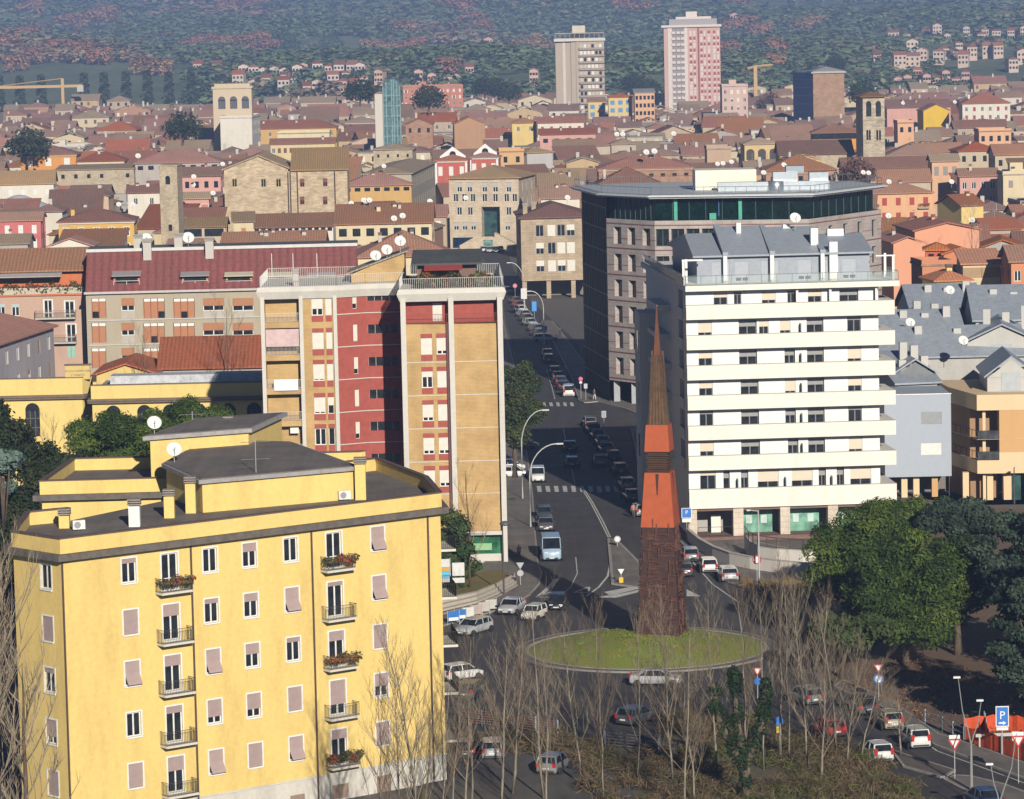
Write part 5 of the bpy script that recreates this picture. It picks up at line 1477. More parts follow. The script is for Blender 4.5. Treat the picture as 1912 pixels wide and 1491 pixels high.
# ================================================================== grey and tan new complex on the right
def right_complex():
 ZN = mat('paint', (.30, .335, .39), .5, .22); LG = mat('plaster', (.50, .49, .46), .85, .06); TAN = mat('plaster', (.60, .36, .16), .9, .06); TAN2 = mat('plaster', (.74, .55, .34), .9, .05)
 BL = mat('paint', (.36, .40, .47), .5, .05)
 d0 = 424.0
 # tan corner building
 A = atd(1824, 765, d0); A.z = 0; O = (A.x, A.y)
 root = thing('apartment_building', 'tan corner apartment building with glass balconies at the right edge', 'apartment block', (A.x, A.y, 0), R(-3))
 F1 = A + Vector((math.cos(R(-3)), math.sin(R(-3)), 0)); Zp = lambda y, x=1830: hit(A, F1, x, y)[1]
 zt, zb = Zp(737), Zp(766); z2t, z2b = Zp(806), Zp(820); z3t, z3b = Zp(853), Zp(884)
 Wt = 16; ux = hit(A, F1, 1866, 800)[0]; gz = Zp(938)
 Ld = 9.5                                     # receding left flank
 fl = lambda t: (-2.6 * t / 9.5, t)
 plan = lambda e=0: [(0 - e, 0 - e), (Wt, 0 - e), (Wt, 18), (-3.6, 18), (-2.6 - e, Ld)]
 MB().prism(ear(plan()), zb, zt).build('parapet_band', TAN2, root)
 MB().prism(ear(plan()), z2b, z2t - .9).build('balcony_slab', TAN2, root)
 MB().prism(ear(plan()), z3b, z3t - .4).build('balcony_slab', TAN2, root)
 MB().box(ux, Wt, .05, 12, z3t - .4, zb).build('wall', TAN, root)
 MB().box(ux - .02, Wt, .02, 1.0, z3b, z3t + .5).build('wall_base', TAN2, root)
 MB().prism(ear([(-.6, 3.2), (ux, 3.2), (ux, 17), (-3.2, 17), (-2.4, Ld)]), gz - .3, zb).build('recess_wall', mat('plaster', (.36, .22, .12), .9), root)
 for z in (z2b - .0, z3b):
  zz = z + (z2t - .9 - z2b if z == z2b else z3t - .4 - z3b)
  gl = MB().box(0.1, ux - .05, .06, .09, zz + .08, zz + .95).build('glass_balustrade', mat('glass', (.07, .075, .08), .15), root)
  q = MB(); rail(q, (.05, .05), (ux - .05, .05), zz, zz + 1.0, .03, post=1.2, bars=False); rail(q, (.05, .05), (-2.5, Ld - .2), zz, zz + 1.0, .03, post=1.6, bars=False); q.build('railing', IRON, root)
 for x in (.7,): 
  MB().box(x, x + .35, .9, 1.25, gz - .6, zb).build('column', TAN2, root)
 for x in (-1.6, 1.2, 3.0, 6.4, 9.5): MB().box(x, x + .7 if x < 3 else x + 1.6, 1.2, 2.2, gz - .5, z3b).build('pier', TAN2, root)
 MB().box(ux + 1.5, ux + 2.5, 1.0, 1.1, gz - .3, z3b - .2).build('shop_door', mat('glass', (.03, .08, .07), .2), root)
 MB().box(ux - .1, Wt, .95, 1.15, z3b - .22, z3b - .02).build('red_strip', mat('paint', (.45, .05, .03), .7), root)
 MB().prism(ear([(-6, -3), (Wt, -3), (Wt, 6), (-6, 9)]), 0, gz).build('podium', CONC, root)
 for (x, y, a, b) in ((1.5, 3.5, 5.5, 3.6), (8.5, 2.5, 7.5, 4.2)):
  rm, zz = roof_mesh('gablef', a, 12, zt + 1.6, .75, .4); rm.build('attic_roof', ZN, root, loc=(x, y, 0))
  MB().prism([(x, y), (x + a, y), (x + a, y + 12), (x, y + 12)], zt, zt + 1.65).build('attic_wall', LG, root)
  hh = a / 2 * .75
  MB().face(((x, y, zt + 1.6), (x + a, y, zt + 1.6), (x + a / 2, y, zt + 1.6 + hh))).build('attic_gable', LG, root)
  MB().box(x + a * .3, x + a * .7, y - .06, y + .05, zt + .1, zt + 2.2).build('attic_door', mat('paint', (.42, .45, .48), .6), root)
 occ([(A.x + 6, A.y + 8)], 14)
 # blue-grey metal wing
 d1 = 428.0
 B = atd(1651, 740, d1); B.z = 0; F1 = B + Vector((1, 0, 0))
 root = thing('metal_wing', 'pale blue-grey metal clad wing on stilts beside the white block', 'building', (B.x, B.y, 0))
 zt = hit(B, F1, 1700, 737)[1]; zb = hit(B, F1, 1700, 890)[1]; W = hit(B, F1, 1776, 800)[0]
 w = MB(); hol = []
 for y in (780, 838):
  u, z = hit(B, F1, 1739, y); hol.append((u - 1.2, u + 1.2, z - .7, z + .7))
 w.facade((0, 0), (W, 0), zb, zt, hol, .12); w.facade((W, 0), (W, 10), zb, zt); w.facade((W, 10), (0, 10), zb, zt); w.facade((0, 10), (0, 0), zb, zt)
 w.face(((0, 0, zb), (0, 10, zb), (W, 10, zb), (W, 0, zb))); w.face(((0, 0, zt), (W, 0, zt), (W, 10, zt), (0, 10, zt)))
 w.build('cladding', BL, root)
 MB().box(-.05, W + .05, -.08, .15, zt, zt + .12).build('roof_edge', WHITE, root)
 for k, h_ in enumerate(hol): put_window(root, (0, 0), (W, 0), (h_[0] + h_[1]) / 2, h_[2], 2.4, 1.4, 'shut', GREYFR, mat('paint', (.33, .34, .36), .5) if k == 0 else WHITE)
 for x in (2.0, 3.4, W - 2.2): MB().box(x, x + .7, 1.0, 1.7, 0, zb).build('stilt', TAN2 if x < 4 else TAN, root)
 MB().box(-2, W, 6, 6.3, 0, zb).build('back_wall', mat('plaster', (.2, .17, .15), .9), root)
 occ([(B.x + 4, B.y + 5)], 6)
 # folded zinc roofs behind
 for i, (lab, xl, y, xr, h, rot, dp, rt, pt, wc) in enumerate((
  ('grey zinc-roofed house with dark gable behind the metal wing', 1672, 700, 1745, 13.2, 4, 10, 'gablef', .62, (.20, .21, .22)),
  ('small low zinc-roofed house behind the metal wing', 1676, 718, 1750, 12.3, 12, 9, 'mono', .3, (.44, .43, .40)),
  ('long zinc-roofed house with a skylight left of the chimneys', 1650, 670, 1912, 14.4, 0, 12, 'gable', .5, (.45, .44, .41)),
  ('wide zinc-roofed house with a light grey gable', 1655, 640, 1800, 15.6, 2, 14, 'gable', .45, (.47, .46, .43)),
  ('zinc-roofed house with pale twin gables near the salmon house', 1690, 622, 1810, 16.2, 3, 16, 'gablef', .42, (.52, .51, .47)),
  ('zinc-roofed house with tall light grey chimney stack', 1806, 640, 1935, 16.0, -6, 18, 'gablef', .46, (.50, .49, .46)),
  ('zinc-roofed house at the right edge above the tan building', 1822, 600, 1960, 17.5, -2, 16, 'gable', .45, (.48, .47, .44)),
  ('pale zinc-roofed house with flat white annexe', 1707, 590, 1835, 17.0, 2, 16, 'gable', .40, (.60, .58, .50)))):
  ro, P, W = house(lab, xl, y, xr, h, rot, dp, wc, (.155, .175, .21), rt, pt, (0, 0, '', None), name='zinc_roofed_house', ch=0, side=False)
  for o in ro.children:
   if o.name.startswith('roof'): o.data.materials[0] = ZN
  for k in range(2 + i % 2):
   x = W * (.25 + .28 * k); hh = [1.6, 1.2, 2.0][k % 3]
   MB().box(x, x + .9, dp * .35, dp * .35 + .8, h - .5, h + hh + (2 if rt != 'mono' else 1)).build('chimney', LG, ro)
  if rt == 'gablef': MB().box(W * .35, W * .65, -.05, .02, h - 2.4, h - .2).build('attic_door', mat('paint', (.40, .43, .46), .6), ro)
 for px, py, z, l in ((1700, 606, 17, 'white dish on the zinc roof just right of the white block top floors'), (1774, 545, 20, 'white dish highest up on the zinc roofs by the yellow turret house'), (1799, 640, 16, 'white dish at the middle of the lower zinc roofs')):
  p = at(px, py + 12, z); dish((p.x, p.y, z), .62, l)
# ================================================================== landmarks of the old town
def box_tower(label, xl, ytop, xr, h, s_px, rot, depth, wall, wk='plaster', name='tower', cat='tower', extra=None, v=.14):
 d = FPX / s_px
 P = atd(xl, ytop, d); P.z = 0
 W = solve_w(P, xr, R(rot))
 root = thing(name, label, cat, (P.x, P.y, 0), R(rot))
 wm = mat(wk, wall, .9, v, extra=extra)
 c_, s_ = math.cos(R(rot)), math.sin(R(rot))
 OCC.append((P.x + c_ * W / 2 - s_ * depth / 2, P.y + s_ * W / 2 + c_ * depth / 2, max(W, depth) / 2))
 F1 = P + Vector((c_, s_, 0))
 return root, P, F1, W, wm
def landmarks():
 # stone corner building on the left kerb of the far street
 H = 16.3
 A = at(972, 408, H); root = thing('stone_building', 'stone building with red hip roof and open ground floor down the street', 'building', (A.x, A.y, 0), R(2))
 F1 = A + Vector((math.cos(R(2)), math.sin(R(2)), 0)); W = hit(A, F1, 1100, 420)[0]
 ST = mat('stone', (.46, .36, .25), .9, .1, extra=(1.2, .5))
 zb = hit(A, F1, 1000, 524)[1]; D = 25
 us = [hit(A, F1, px, 450)[0] for px in (1008, 1030, 1048, 1066)]; zs = [hit(A, F1, 1008, y)[1] for y in (430, 463, 496)]
 hol = [(u - .8, u + .8, z - 1.2, z + 1.1) for u in us for z in zs]
 w = MB(); w.facade((0, 0), (W, 0), zb, H, hol); w.facade((W, 0), (W, D), zb, H); w.facade((W, D), (0, D), 0, H); w.facade((0, D), (0, 0), zb, H, [(u, u + 1.4, z - 1.2, z + 1.1) for u in np.arange(2, D - 2, 3.6) for z in zs])
 w.face(((0, 0, zb), (0, D, zb), (W, D, zb), (W, 0, zb))); w.build('wall', ST, root)
 for h_ in hol: put_window(root, (0, 0), (W, 0), (h_[0] + h_[1]) / 2, h_[2], 1.6, 2.3, rnd.choice(('plain', 'half', 'shut')), GREYFR, SHUTW, .5)
 for u in np.arange(2, D - 2, 3.6):
  for z in zs: put_window(root, (0, D), (0, 0), u + .7, z - 1.2, 1.4, 2.3, 'plain', GREYFR, SHUTW)
 for x in (.1, 5, 10, W - 1): MB().box(x, x + .9, .4, 1.3, 0, zb).build('pillar', ST, root)
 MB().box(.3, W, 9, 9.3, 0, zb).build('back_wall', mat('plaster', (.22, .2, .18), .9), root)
 rm, _ = roof_mesh('hip', W, D, H, .33, .6); rm.build('roof', mat('tile', (.24, .085, .06), .9), root)
 for px in (982, 1000): inst('chimney', chimney_mesh(.9, 1.2, ST, CONC), root, (hit(A, F1, px, 400)[0], 4 if px < 990 else 9, H + 1.2))
 occ([(A.x + W / 2, A.y + 12)], 13)
 # rationalist palazzo closing the street, with double ramp stair
 H = 17.3
 A = at(838, 334, H); rot = R(-11); root = thing('palazzo', 'pale stone palazzo with deep central portal closing the street', 'palazzo', (A.x, A.y, 0), rot)
 F1 = A + Vector((math.cos(rot), math.sin(rot), 0)); W = hit(A, F1, 968, 334)[0]; D = 22
 ST = mat('stone', (.62, .51, .38), .9, .07, extra=(1.0, .4)); LIN = mat('paint', (.60, .53, .44), .8)
 hol = []; wl = []
 for (y, hh, pxs, st) in ((349, 2.4, (858, 877, 905, 925, 950, 967 - 4), 'half'), (369, 1.9, (851, 867, 883, 905, 925, 946, 961), 'plain'), (394, 1.9, (858, 878, 950), 'plain'), (422, 1.9, (852, 868, 884, 948), 'half')):
  for px in pxs:
   u, z = hit(A, F1, px, y)
   if u > W - .9: continue
   hol.append((u - .62, u + .62, z - hh / 2, z + hh / 2)); wl.append((u, z - hh / 2, 1.24, hh, st))
 p0, z1 = hit(A, F1, 899, 386); p1, _ = hit(A, F1, 933, 386); zp = hit(A, F1, 915, 440)[1]
 hol.append((p0, p1, zp, z1)); z0 = hit(A, F1, 870, 443)[1]
 hol.append((.6, p0 - 1.0, .2, z0))
 w = MB(); w.facade((0, 0), (W, 0), 0, H, hol, .5); w.facade((W, 0), (W, D), 0, H, [(u, u + 1.2, z, z + 2) for u in (4, 10, 16) for z in (3, 7, 10.5, 14)]); w.facade((W, D), (0, D), 0, H); w.facade((0, D), (0, 0), 0, H); w.build('wall', ST, root)
 for u, z, a, b, st in wl:
  put_window(root, (0, 0), (W, 0), u, z, a, b, st, WHITE, mat('paint', (.50, .48, .46), .7), .5)
  MB().box(u - .8, u + .8, -.12, .02, z + b, z + b + .22).build('lintel', LIN, root)
 for u in (4, 10, 16):
  for z in (3, 7, 10.5, 14): put_window(root, (W, 0), (W, D), u + .6, z, 1.2, 2, 'plain', GREYFR, SHUTW)
 MB().box(p0, p1, 3.0, 3.2, zp, z1).build('portal_glass', mat('glass', (.03, .07, .07), .15), root)
 MB().box(p0 - .02, p0 + .0, .5, 3.0, zp, z1).box(p1, p1 + .02, .5, 3.0, zp, z1).box(p0, p1, .5, 3.1, z1, z1 + .03).build('portal_reveal', ST, root)
 MB().box(.6, p0 - 1.0, .45, .5, .2, z0).build('shop_window', mat('glass', (.01, .03, .07), .1), root)
 MB().box((p0 + p1) / 2 - 1.6, (p0 + p1) / 2 + 1.6, -4, 0.4, 0, zp).build('stair_landing', ST, root)
 for sgn in (-1, 1):
  cx_ = (p0 + p1) / 2; xs = sorted((cx_ + sgn * 1.6, cx_ + sgn * 7.2))
  zz = [zp, .1, .1, zp] if sgn > 0 else [.1, zp, zp, .1]
  MB().prism([(xs[0], -4), (xs[1], -4), (xs[1], -1.6), (xs[0], -1.6)], 0, [z + 1.0 for z in zz]).build('stair_flight', ST, root)
 MB().box((p0 + p1) / 2 - 1.2, (p0 + p1) / 2 + 1.2, -4.05, -3.98, .2, zp - .7).build('stair_door', mat('glass', (.14, .24, .22), .3), root)
 rm, _ = roof_mesh('hip', W, D, H, .28, .7); rm.build('roof', mat('tile', T_OLD, .9), root)
 occ([(A.x + 8, A.y + 10)], 13)
 # medieval tower
 root, P, F1, W, wm = box_tower('rough medieval stone tower with one arched window at the left', 297, 308, 338, 0, 9.0, -6, 5.5, C_STONE, 'stone', 'medieval_tower', extra=(.5, .25), v=.2)
 zt = hit(P, F1, 315, 310)[1]; u, z = hit(P, F1, 313, 336); u2, z2 = hit(P, F1, 318, 425)
 w = MB(); hol = [(u - .5, u + .5, z - .9, z + .45), (u2 - .4, u2 + .4, z2 - .65, z2 + .65)]
 w.facade((0, 0), (W, 0), 0, zt, hol, .5); w.facade((W, 0), (W, 5.5), 0, zt); w.facade((W, 5.5), (0, 5.5), 0, zt); w.facade((0, 5.5), (0, 0), 0, zt); w.build('wall', wm, root)
 for h_ in hol: MB().box(h_[0], h_[1], .45, .5, h_[2], h_[3]).build('opening', GLASS, root)
 MB().face([(u + .5 * math.cos(t), -.01, z + .44 + .5 * math.sin(t)) for t in np.linspace(0, math.pi, 10)]).build('arch_head', GLASS, root)
 MB().box(-.1, W + .1, -.1, 5.6, zt - .02, zt + .2).build('tower_top', wm, root)
 # big brick church: gabled front and long flank
 H = 24.2
 A = at(418, 318, H); root = thing('brick_church', 'huge bare brick church with gabled front and patched wall', 'church', (A.x, A.y, 0), R(1))
 F1 = A + Vector((math.cos(R(1)), math.sin(R(1)), 0)); W = hit(A, F1, 538, 318)[0]; W2 = hit(A, F1, 648, 318)[0]
 BR = mat('brick', (.56, .44, .30), .95, .2, extra=(.9, .3)); zap = hit(A, F1, 482, 291)[1]; ua = hit(A, F1, 482, 291)[0]; z2 = hit(A, F1, 600, 318)[1]
 w = MB(); fw = [(hit(A, F1, px, y)) for px, y in ((438, 341), (492, 341), (520, 341))]
 hol = [(u - .55, u + .55, z - .9, z + .9) for u, z in fw]
 w.facade((0, 0), (W, 0), 0, H, hol, .4); w.face(((0, 0, H), (W, 0, H), (ua, 0, zap))); w.facade((W, 28), (0, 28), 0, H); w.facade((0, 28), (0, 0), 0, H)
 w.build('gable_wall', BR, root)
 for u, z in fw: put_window(root, (0, 0), (W, 0), u, z - .9, 1.1, 1.8, 'plain', mat('paint', (.45, .33, .15), .7), SHUT)
 w = MB(); fw = [(hit(A, F1, px, y)) for px, y in ((564, 341), (607, 340), (564, 374), (607, 374))]
 hol = [(u - W - .5, u - W + .5, z - .9, z + .9) for u, z in fw]
 w.facade((W, .6), (W2, .6), 0, z2, hol, .4); w.facade((W2, .6), (W2, 20), 0, z2); w.facade((W2, 20), (W, 20), 0, z2); w.build('flank_wall', BR, root)
 for u, z in fw: put_window(root, (W, .6), (W2, .6), u - W, z - .9, 1.0, 1.8, 'half', mat('paint', (.25, .08, .04), .7), mat('paint', (.22, .07, .04), .7), .5)
 TR = mat('tile', T_OLD, .95)
 MB().prism([(-.5, -.5), (ua, -.5), (ua, 28.5), (-.5, 28.5)], [H, zap, zap, H], [H + .3, zap + .3, zap + .3, H + .3]).prism([(ua, -.5), (W + .4, -.5), (W + .4, 28.5), (ua, 28.5)], [zap, H, H, zap], [zap + .3, H + .3, H + .3, zap + .3]).build('nave_roof', TR, root)
 MB().prism([(W + .45, 0), (W2 + .4, 0), (W2 + .4, 12), (W + .45, 12)], [z2, z2, z2 + 4.5, z2 + 4.5], [z2 + .3, z2 + .3, z2 + 4.8, z2 + 4.8]).build('flank_roof', TR, root)
 for px in (538, 542, 555, 625): u = hit(A, F1, px, 340)[0]; MB().tube([(u, -.15 if u < W else .45, 4), (u, -.15 if u < W else .45, min(H, z2) - .2)], .14, 6).build('downpipe', PIPE, root)
 occ([(A.x + 7, A.y + 14), (A.x + 20, A.y + 12)], 13)
 # red and white neo-classical pavilion pair
 RW = mat('plaster', (.50, .12, .08), .9, .1)
 for (lab, xl, y, xr, wn) in (('red house with white stone trim, left one of a pair behind the palazzo', 812, 301, 872, 3), ('red house with white stone trim, right one of a pair behind the palazzo', 876, 295, 930, 3)):
  ro, P, W = house(lab, xl, y, xr, 18.5, -4, 10, (.50, .12, .08), T_RED, 'hip', .3, (2, wn, 'shut', WHITE), ch=0, zoff=1.6, wsize=(.9, 2.2), fl=5.0, sur=WHITE, cornice=(.72, .68, .62))
  for x in (-.05, W - .55): MB().box(x, x + .6, -.1, .15, 6, 18.1).build('quoin', WHITE, ro)
  MB().face(((W * .1, 6, 18.8), (W * .9, 6, 18.8), (W * .9, 6, 19.6), (W * .5, 6, 22.2), (W * .1, 6, 19.6))).face(((W * .1, 6.4, 18.8), (W * .1, 6.4, 19.6), (W * .5, 6.4, 22.2), (W * .9, 6.4, 19.6), (W * .9, 6.4, 18.8))).build('pediment', WHITE, ro)
  MB().lathe([(.9, 0), (.9, .05)], 12, (W * .5, 5.99, 20.1), 'y').build('round_window', GLASS, ro)
 # arched water tower-like block (three tall arches)
 root, P, F1, W, wm = box_tower('beige tower block crowned by three tall open arches', 397, 165, 474, 0, 5.0, 1, 13, (.58, .47, .33), name='arcaded_tower', v=.08)
 zt = hit(P, F1, 430, 165)[1]; za = hit(P, F1, 430, 180)[1]; zb = hit(P, F1, 430, 203)[1]
 hol = []; aw = W * .085
 for px in (414, 436, 458): u = hit(P, F1, px, 190)[0]; hol.append((u - aw * 1.1, u + aw * 1.1, zb, za - aw))
 w = MB(); w.facade((0, 0), (W, 0), 0, zt, hol, .8); w.facade((W, 0), (W, 13), 0, zt); w.facade((W, 13), (0, 13), 0, zt); w.facade((0, 13), (0, 0), 0, zt); w.build('wall', wm, root)
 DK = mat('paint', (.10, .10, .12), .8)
 for h_ in hol:
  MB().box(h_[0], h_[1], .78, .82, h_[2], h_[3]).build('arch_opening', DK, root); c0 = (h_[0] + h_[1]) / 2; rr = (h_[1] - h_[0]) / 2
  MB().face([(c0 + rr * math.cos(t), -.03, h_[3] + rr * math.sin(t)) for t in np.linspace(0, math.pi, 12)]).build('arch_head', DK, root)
 MB().box(-.4, W + .4, -.4, 13.4, zt, zt + .8).build('cornice', wm, root); MB().box(.6, W - .6, .6, 12, zt + .8, zt + 1.8).build('attic', wm, root)
 # green glass lift tower with rounded top
 root, P, F1, W, wm = box_tower('green glass tower with rounded top and white side slab', 700, 200, 752, 0, 5.5, 0, 8, (.6, .55, .48), name='glass_tower')
 zs = hit(P, F1, 710, 175)[1]; zt = hit(P, F1, 735, 147)[1]; us = hit(P, F1, 715, 200)[0]
 MB().box(0, us, 0, 7, 0, zs).build('side_slab', wm, root)
 wd = W - us; n_ = 10; q = [(us, 0), (W, 0), (W, zt - wd * .55)] + [(us + wd / 2 + wd / 2 * math.cos(t), zt - wd * .55 + wd * .55 * math.sin(t)) for t in np.linspace(.15, math.pi - .15, n_)] + [(us, zt - wd * .55)]
 gm = MB(); k = len(q); gm.face([(x, -.3, z) for x, z in q]); gm.face([(x, 7.5, z) for x, z in reversed(q)])
 for i in range(k): j = (i + 1) % k; gm.face(((q[i][0], -.3, q[i][1]), (q[i][0], 7.5, q[i][1]), (q[j][0], 7.5, q[j][1]), (q[j][0], -.3, q[j][1])))
 gm.build('glazing', mat('glass', (.09, .17, .18), .12), root)
 fm = MB()
 for t_ in (.02, .2, .5, .62, .8, .97): fm.box(us + wd * t_ - .12, us + wd * t_ + .12, -.45, -.28, 0, zt - wd * .55 + wd * .5 * math.sqrt(max(0, 1 - (2 * t_ - 1) ** 2)))
 for z in np.arange(4, zs, 3.4): fm.box(us, W, -.4, -.29, z - .1, z + .1)
 fm.build('frame', mat('paint', (.25, .36, .36), .4), root)
 # bell tower
 root, P, F1, W, wm = box_tower('stone bell tower with twin arched openings and tiled cap', 1611, 200, 1654, 0, 6.9, 8, 8, (.50, .42, .31), 'stone', 'bell_tower', extra=(1.0, .45), v=.22)
 ze = hit(P, F1, 1630, 181)[1]; D = 8
 hol = []
 for px in (1622, 1640): u = hit(P, F1, px, 205)[0]; hol.append((u - .72, u + .72, hit(P, F1, px, 217)[1], hit(P, F1, px, 193)[1]))
 for px in (1619.5, 1624, 1638, 1643): u = hit(P, F1, px, 250)[0]; hol.append((u - .27, u + .27, hit(P, F1, px, 261)[1], hit(P, F1, px, 244)[1]))
 w = MB(); w.facade((0, 0), (W, 0), 0, ze, hol, .6); w.facade((W, 0), (W, D), 0, ze); w.facade((W, D), (0, D), 0, ze); w.facade((0, D), (0, 0), 0, ze); w.build('wall', wm, root)
 for h_ in hol:
  MB().box(h_[0], h_[1], .55, .6, h_[2], h_[3]).build('opening', GLASS, root); rr = (h_[1] - h_[0]) / 2
  MB().face([((h_[0] + h_[1]) / 2 + rr * math.cos(t), -.015, h_[3] + rr * math.sin(t)) for t in np.linspace(0, math.pi, 10)]).build('arch_head', GLASS, root)
 MB().box(-.15, W + .15, -.15, D + .15, hit(P, F1, 1630, 224)[1], hit(P, F1, 1630, 224)[1] + .3).build('string_course', wm, root)
 rm, _ = roof_mesh('hip', W, D, ze, .34, .9); rm.build('roof', mat('tile', (.30, .17, .10), .9), root)
 # grey high-rise
 root, P, F1, W, wm = box_tower('grey-brown high-rise with long balconies, left one of two towers', 1076, 120, 1131, 0, 4.0, 0, 17, (.44, .36, .29), name='high_rise', cat='high-rise', v=.06)
 zt = hit(P, F1, 1100, 76)[1]; W0 = hit(P, F1, 1037, 100)[0]
 w = MB(); w.box(0, W, 0, 17, 0, zt).box(W0, -2.4, 1, 15, 0, zt).box(-2.4, 0, .4, 16, 0, zt); w.build('wall', wm, root)
 for k in range(11):
  z = zt - 2.6 - 3.15 * k
  if z < 4: break
  bo = MB().box(1.3, W + .1, -1.0, .0, z - 1.5, z - .5).build('balcony', mat('paint', (.36, .29, .24), .8), root)
  for j in range(6): MB().box(1.8 + j * (W - 2.4) / 6, 1.8 + (j + .68) * (W - 2.4) / 6, -.08, .02, z - .45, z + 1.1).build('window', rnd.choice((SHUTW, SHUTW, GLASS, mat('paint', (.52, .46, .38), .8))), root)
 MB().box(W0 + 3.4, W0 + 4.6, .85, 1.0, 3, zt).build('window_strip', mat('paint', (.62, .56, .48), .8), root)
 MB().box(W0 - .6, W + .6, -.8, 17.6, zt, zt + 1.3).build('roof_band', mat('paint', (.62, .58, .52), .8), root)
 q = MB(); rail(q, (W0, -.5), (W, -.5), zt + 1.3, zt + 3.6, .12, post=2.2, bars=False); q.box(W0, W, -.6, 17, zt + 3.5, zt + 3.9); q.build('roof_frame', mat('paint', (.42, .36, .31), .8), root)
 MB().box(-1.5, 4.5, 5, 11, zt + 1.3, zt + 7.2).build('lift_house', mat('plaster', (.58, .52, .42), .9), root)
 # pink high-rise
 root, P, F1, W, wm = box_tower('tall pink and white high-rise, right one of two towers', 1240, 100, 1347, 0, 3.6, -2, 18, (.58, .37, .33), name='high_rise', cat='high-rise', v=.05)
 zt = hit(P, F1, 1300, 50)[1]; PW = mat('paint', (.68, .60, .55), .85)
 MB().box(0, W, 0, 18, 0, zt).build('wall', wm, root)
 for (a, b, m_, o) in ((1247, 1255, PW, .3), (1255, 1278, mat('paint', (.30, .26, .27), .8), .1), (1278, 1284, PW, .3), (1303, 1306, mat('paint', (.30, .10, .09), .8), .25)):
  MB().box(hit(P, F1, a, 100)[0], hit(P, F1, b, 100)[0], -o, .02, 2, zt - .2).build('facade_strip', m_, root)
 nf = 15
 for k in range(nf):
  z = zt - 3.0 - 3.05 * k
  for px in (1258, 1267, 1275): u = hit(P, F1, px, 100)[0]; MB().box(u - .95, u + .95, -.75, -.1, z - .4, z + .9).build('balcony', PW, root)
  for px, ww in ((1290, 1.3), (1297, 1.1), (1310, 1.2), (1316, .9), (1324, 1.2), (1334, 1.2), (1341, 1.0)):
   u = hit(P, F1, px, 100)[0]
   MB().box(u - ww / 2, u + ww / 2, -.06, .02, z - .5, z + 1.0).build('window', rnd.choice((mat('paint', (.34, .07, .07), .7), mat('paint', (.34, .07, .07), .7), PW)), root)
   MB().box(u - ww / 2, u + ww / 2, -.05, .02, z - 1.5, z - .55).build('panel', PW, root)
 MB().box(-1.2, W + .8, -1.2, 19, zt, zt + 1.2).build('roof_band', PW, root); MB().box(W * .1, W * .95, 3, 15, zt + 1.2, zt + 4.2).build('attic', mat('paint', (.36, .33, .35), .8), root)
 MB().box(W * .22, W * .85, 4, 14, zt + 4.2, zt + 5.4).build('attic_roof', PW, root); MB().box(W * .4, W * .6, 6, 12, zt + 5.4, zt + 8.0).build('lift_house', PW, root)
 # dark glass and brick office slab
 root, P, F1, W, wm = box_tower('brown brick office tower with dark blue glass flank', 1518, 140, 1578, 0, 4.6, 3, 15, (.40, .25, .16), 'brick', 'office_tower', 'office tower', extra=(.8, .3))
 zt = hit(P, F1, 1550, 136)[1]
 MB().box(0, W, 0, 15, 0, zt).build('brick_wall', wm, root)
 W0 = hit(P, F1, 1486, 150)[0]; zt2 = hit(P, F1, 1500, 135)[1]
 MB().prism(ear([(W0, 9), (-.02, .6), (-.02, 14), (W0 + 2, 16)]), 0, zt2).build('glass_flank', mat('glass', (.010, .022, .07), .12), root)
 fb = MB()
 an, ll = frame_of((W0, 9), (-.02, .6))
 for k in range(9): fb.box(0, ll, -.1, .02, 2.5 + 3.3 * k, 2.75 + 3.3 * k)
 fb.build('spandrel', mat('paint', (.02, .03, .07), .4), root, loc=(W0, 9, 0), rot=an)
 MB().prism([(-.8, -.8), (W + .8, -.8), (W + .8, 15.8), (-.8, 15.8)], zt, zt + .6).build('roof_edge', mat('paint', (.45, .43, .40), .8), root)
 rm, _ = roof_mesh('hip', W, 15, zt + .6, .28, .2); rm.build('roof', mat('paint', (.34, .34, .33), .8), root)
 # peach house right of the office, red shutters and balconies
 ro, P, W = house('peach house with red shutters and small balconies right of the green glass office', 1613, 363, 1741, 15.5, 3, 12, (.70, .40, .22), T_BRN, 'hip', .34, (4, 5, 'shut', RED_S), ch=3, zoff=.9, wsize=(1.1, 1.7), fl=3.3)
 for u in (W * .13, W * .87):
  for z in (15.5 - 3.2, 15.5 - 6.5):
   bo = MB().box(u - 1.3, u + 1.3, -.9, 0, z - .2, z).build('balcony', CONC, ro); q = MB(); rail(q, (u - 1.25, -.85), (u + 1.25, -.85), z, z + .95, .02, .18); q.build('railing', mat('paint', (.30, .16, .12), .7), bo)
   leaf_mesh('balcony_plants', [((u + x, -.8, z + .7), .35, .3) for x in (-.9, -.3, .4, 1.0)], 90, .13, [(.06, .08, .03), (.3, .08, .05)], rnd.random(), bo)
 # loggia house with three arches
 ro, P, W = house('cream house with a three-arched loggia left of the bell tower', 1390, 270, 1455, 17, 3, 10, (.62, .46, .22), T_OLD, 'hip', .32, (0, 0, '', None), ch=0)
 for k in range(3):
  u = W * (k + .5) / 3; rr = W * .115
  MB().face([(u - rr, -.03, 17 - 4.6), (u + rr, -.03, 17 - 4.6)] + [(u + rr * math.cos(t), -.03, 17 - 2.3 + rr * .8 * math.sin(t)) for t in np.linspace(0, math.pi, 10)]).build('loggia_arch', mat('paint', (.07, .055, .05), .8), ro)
 # market canopy, pale tent-like roof at the left
 A = at(-60, 395, 11); B = at(106, 395, 11); cx_, wy = (A.x + B.x) / 2, (B.x - A.x) / 2
 root = thing('market_canopy', 'pale grey tent-like market roof at the left edge', 'canopy', (cx_, A.y + wy * .8, 0))
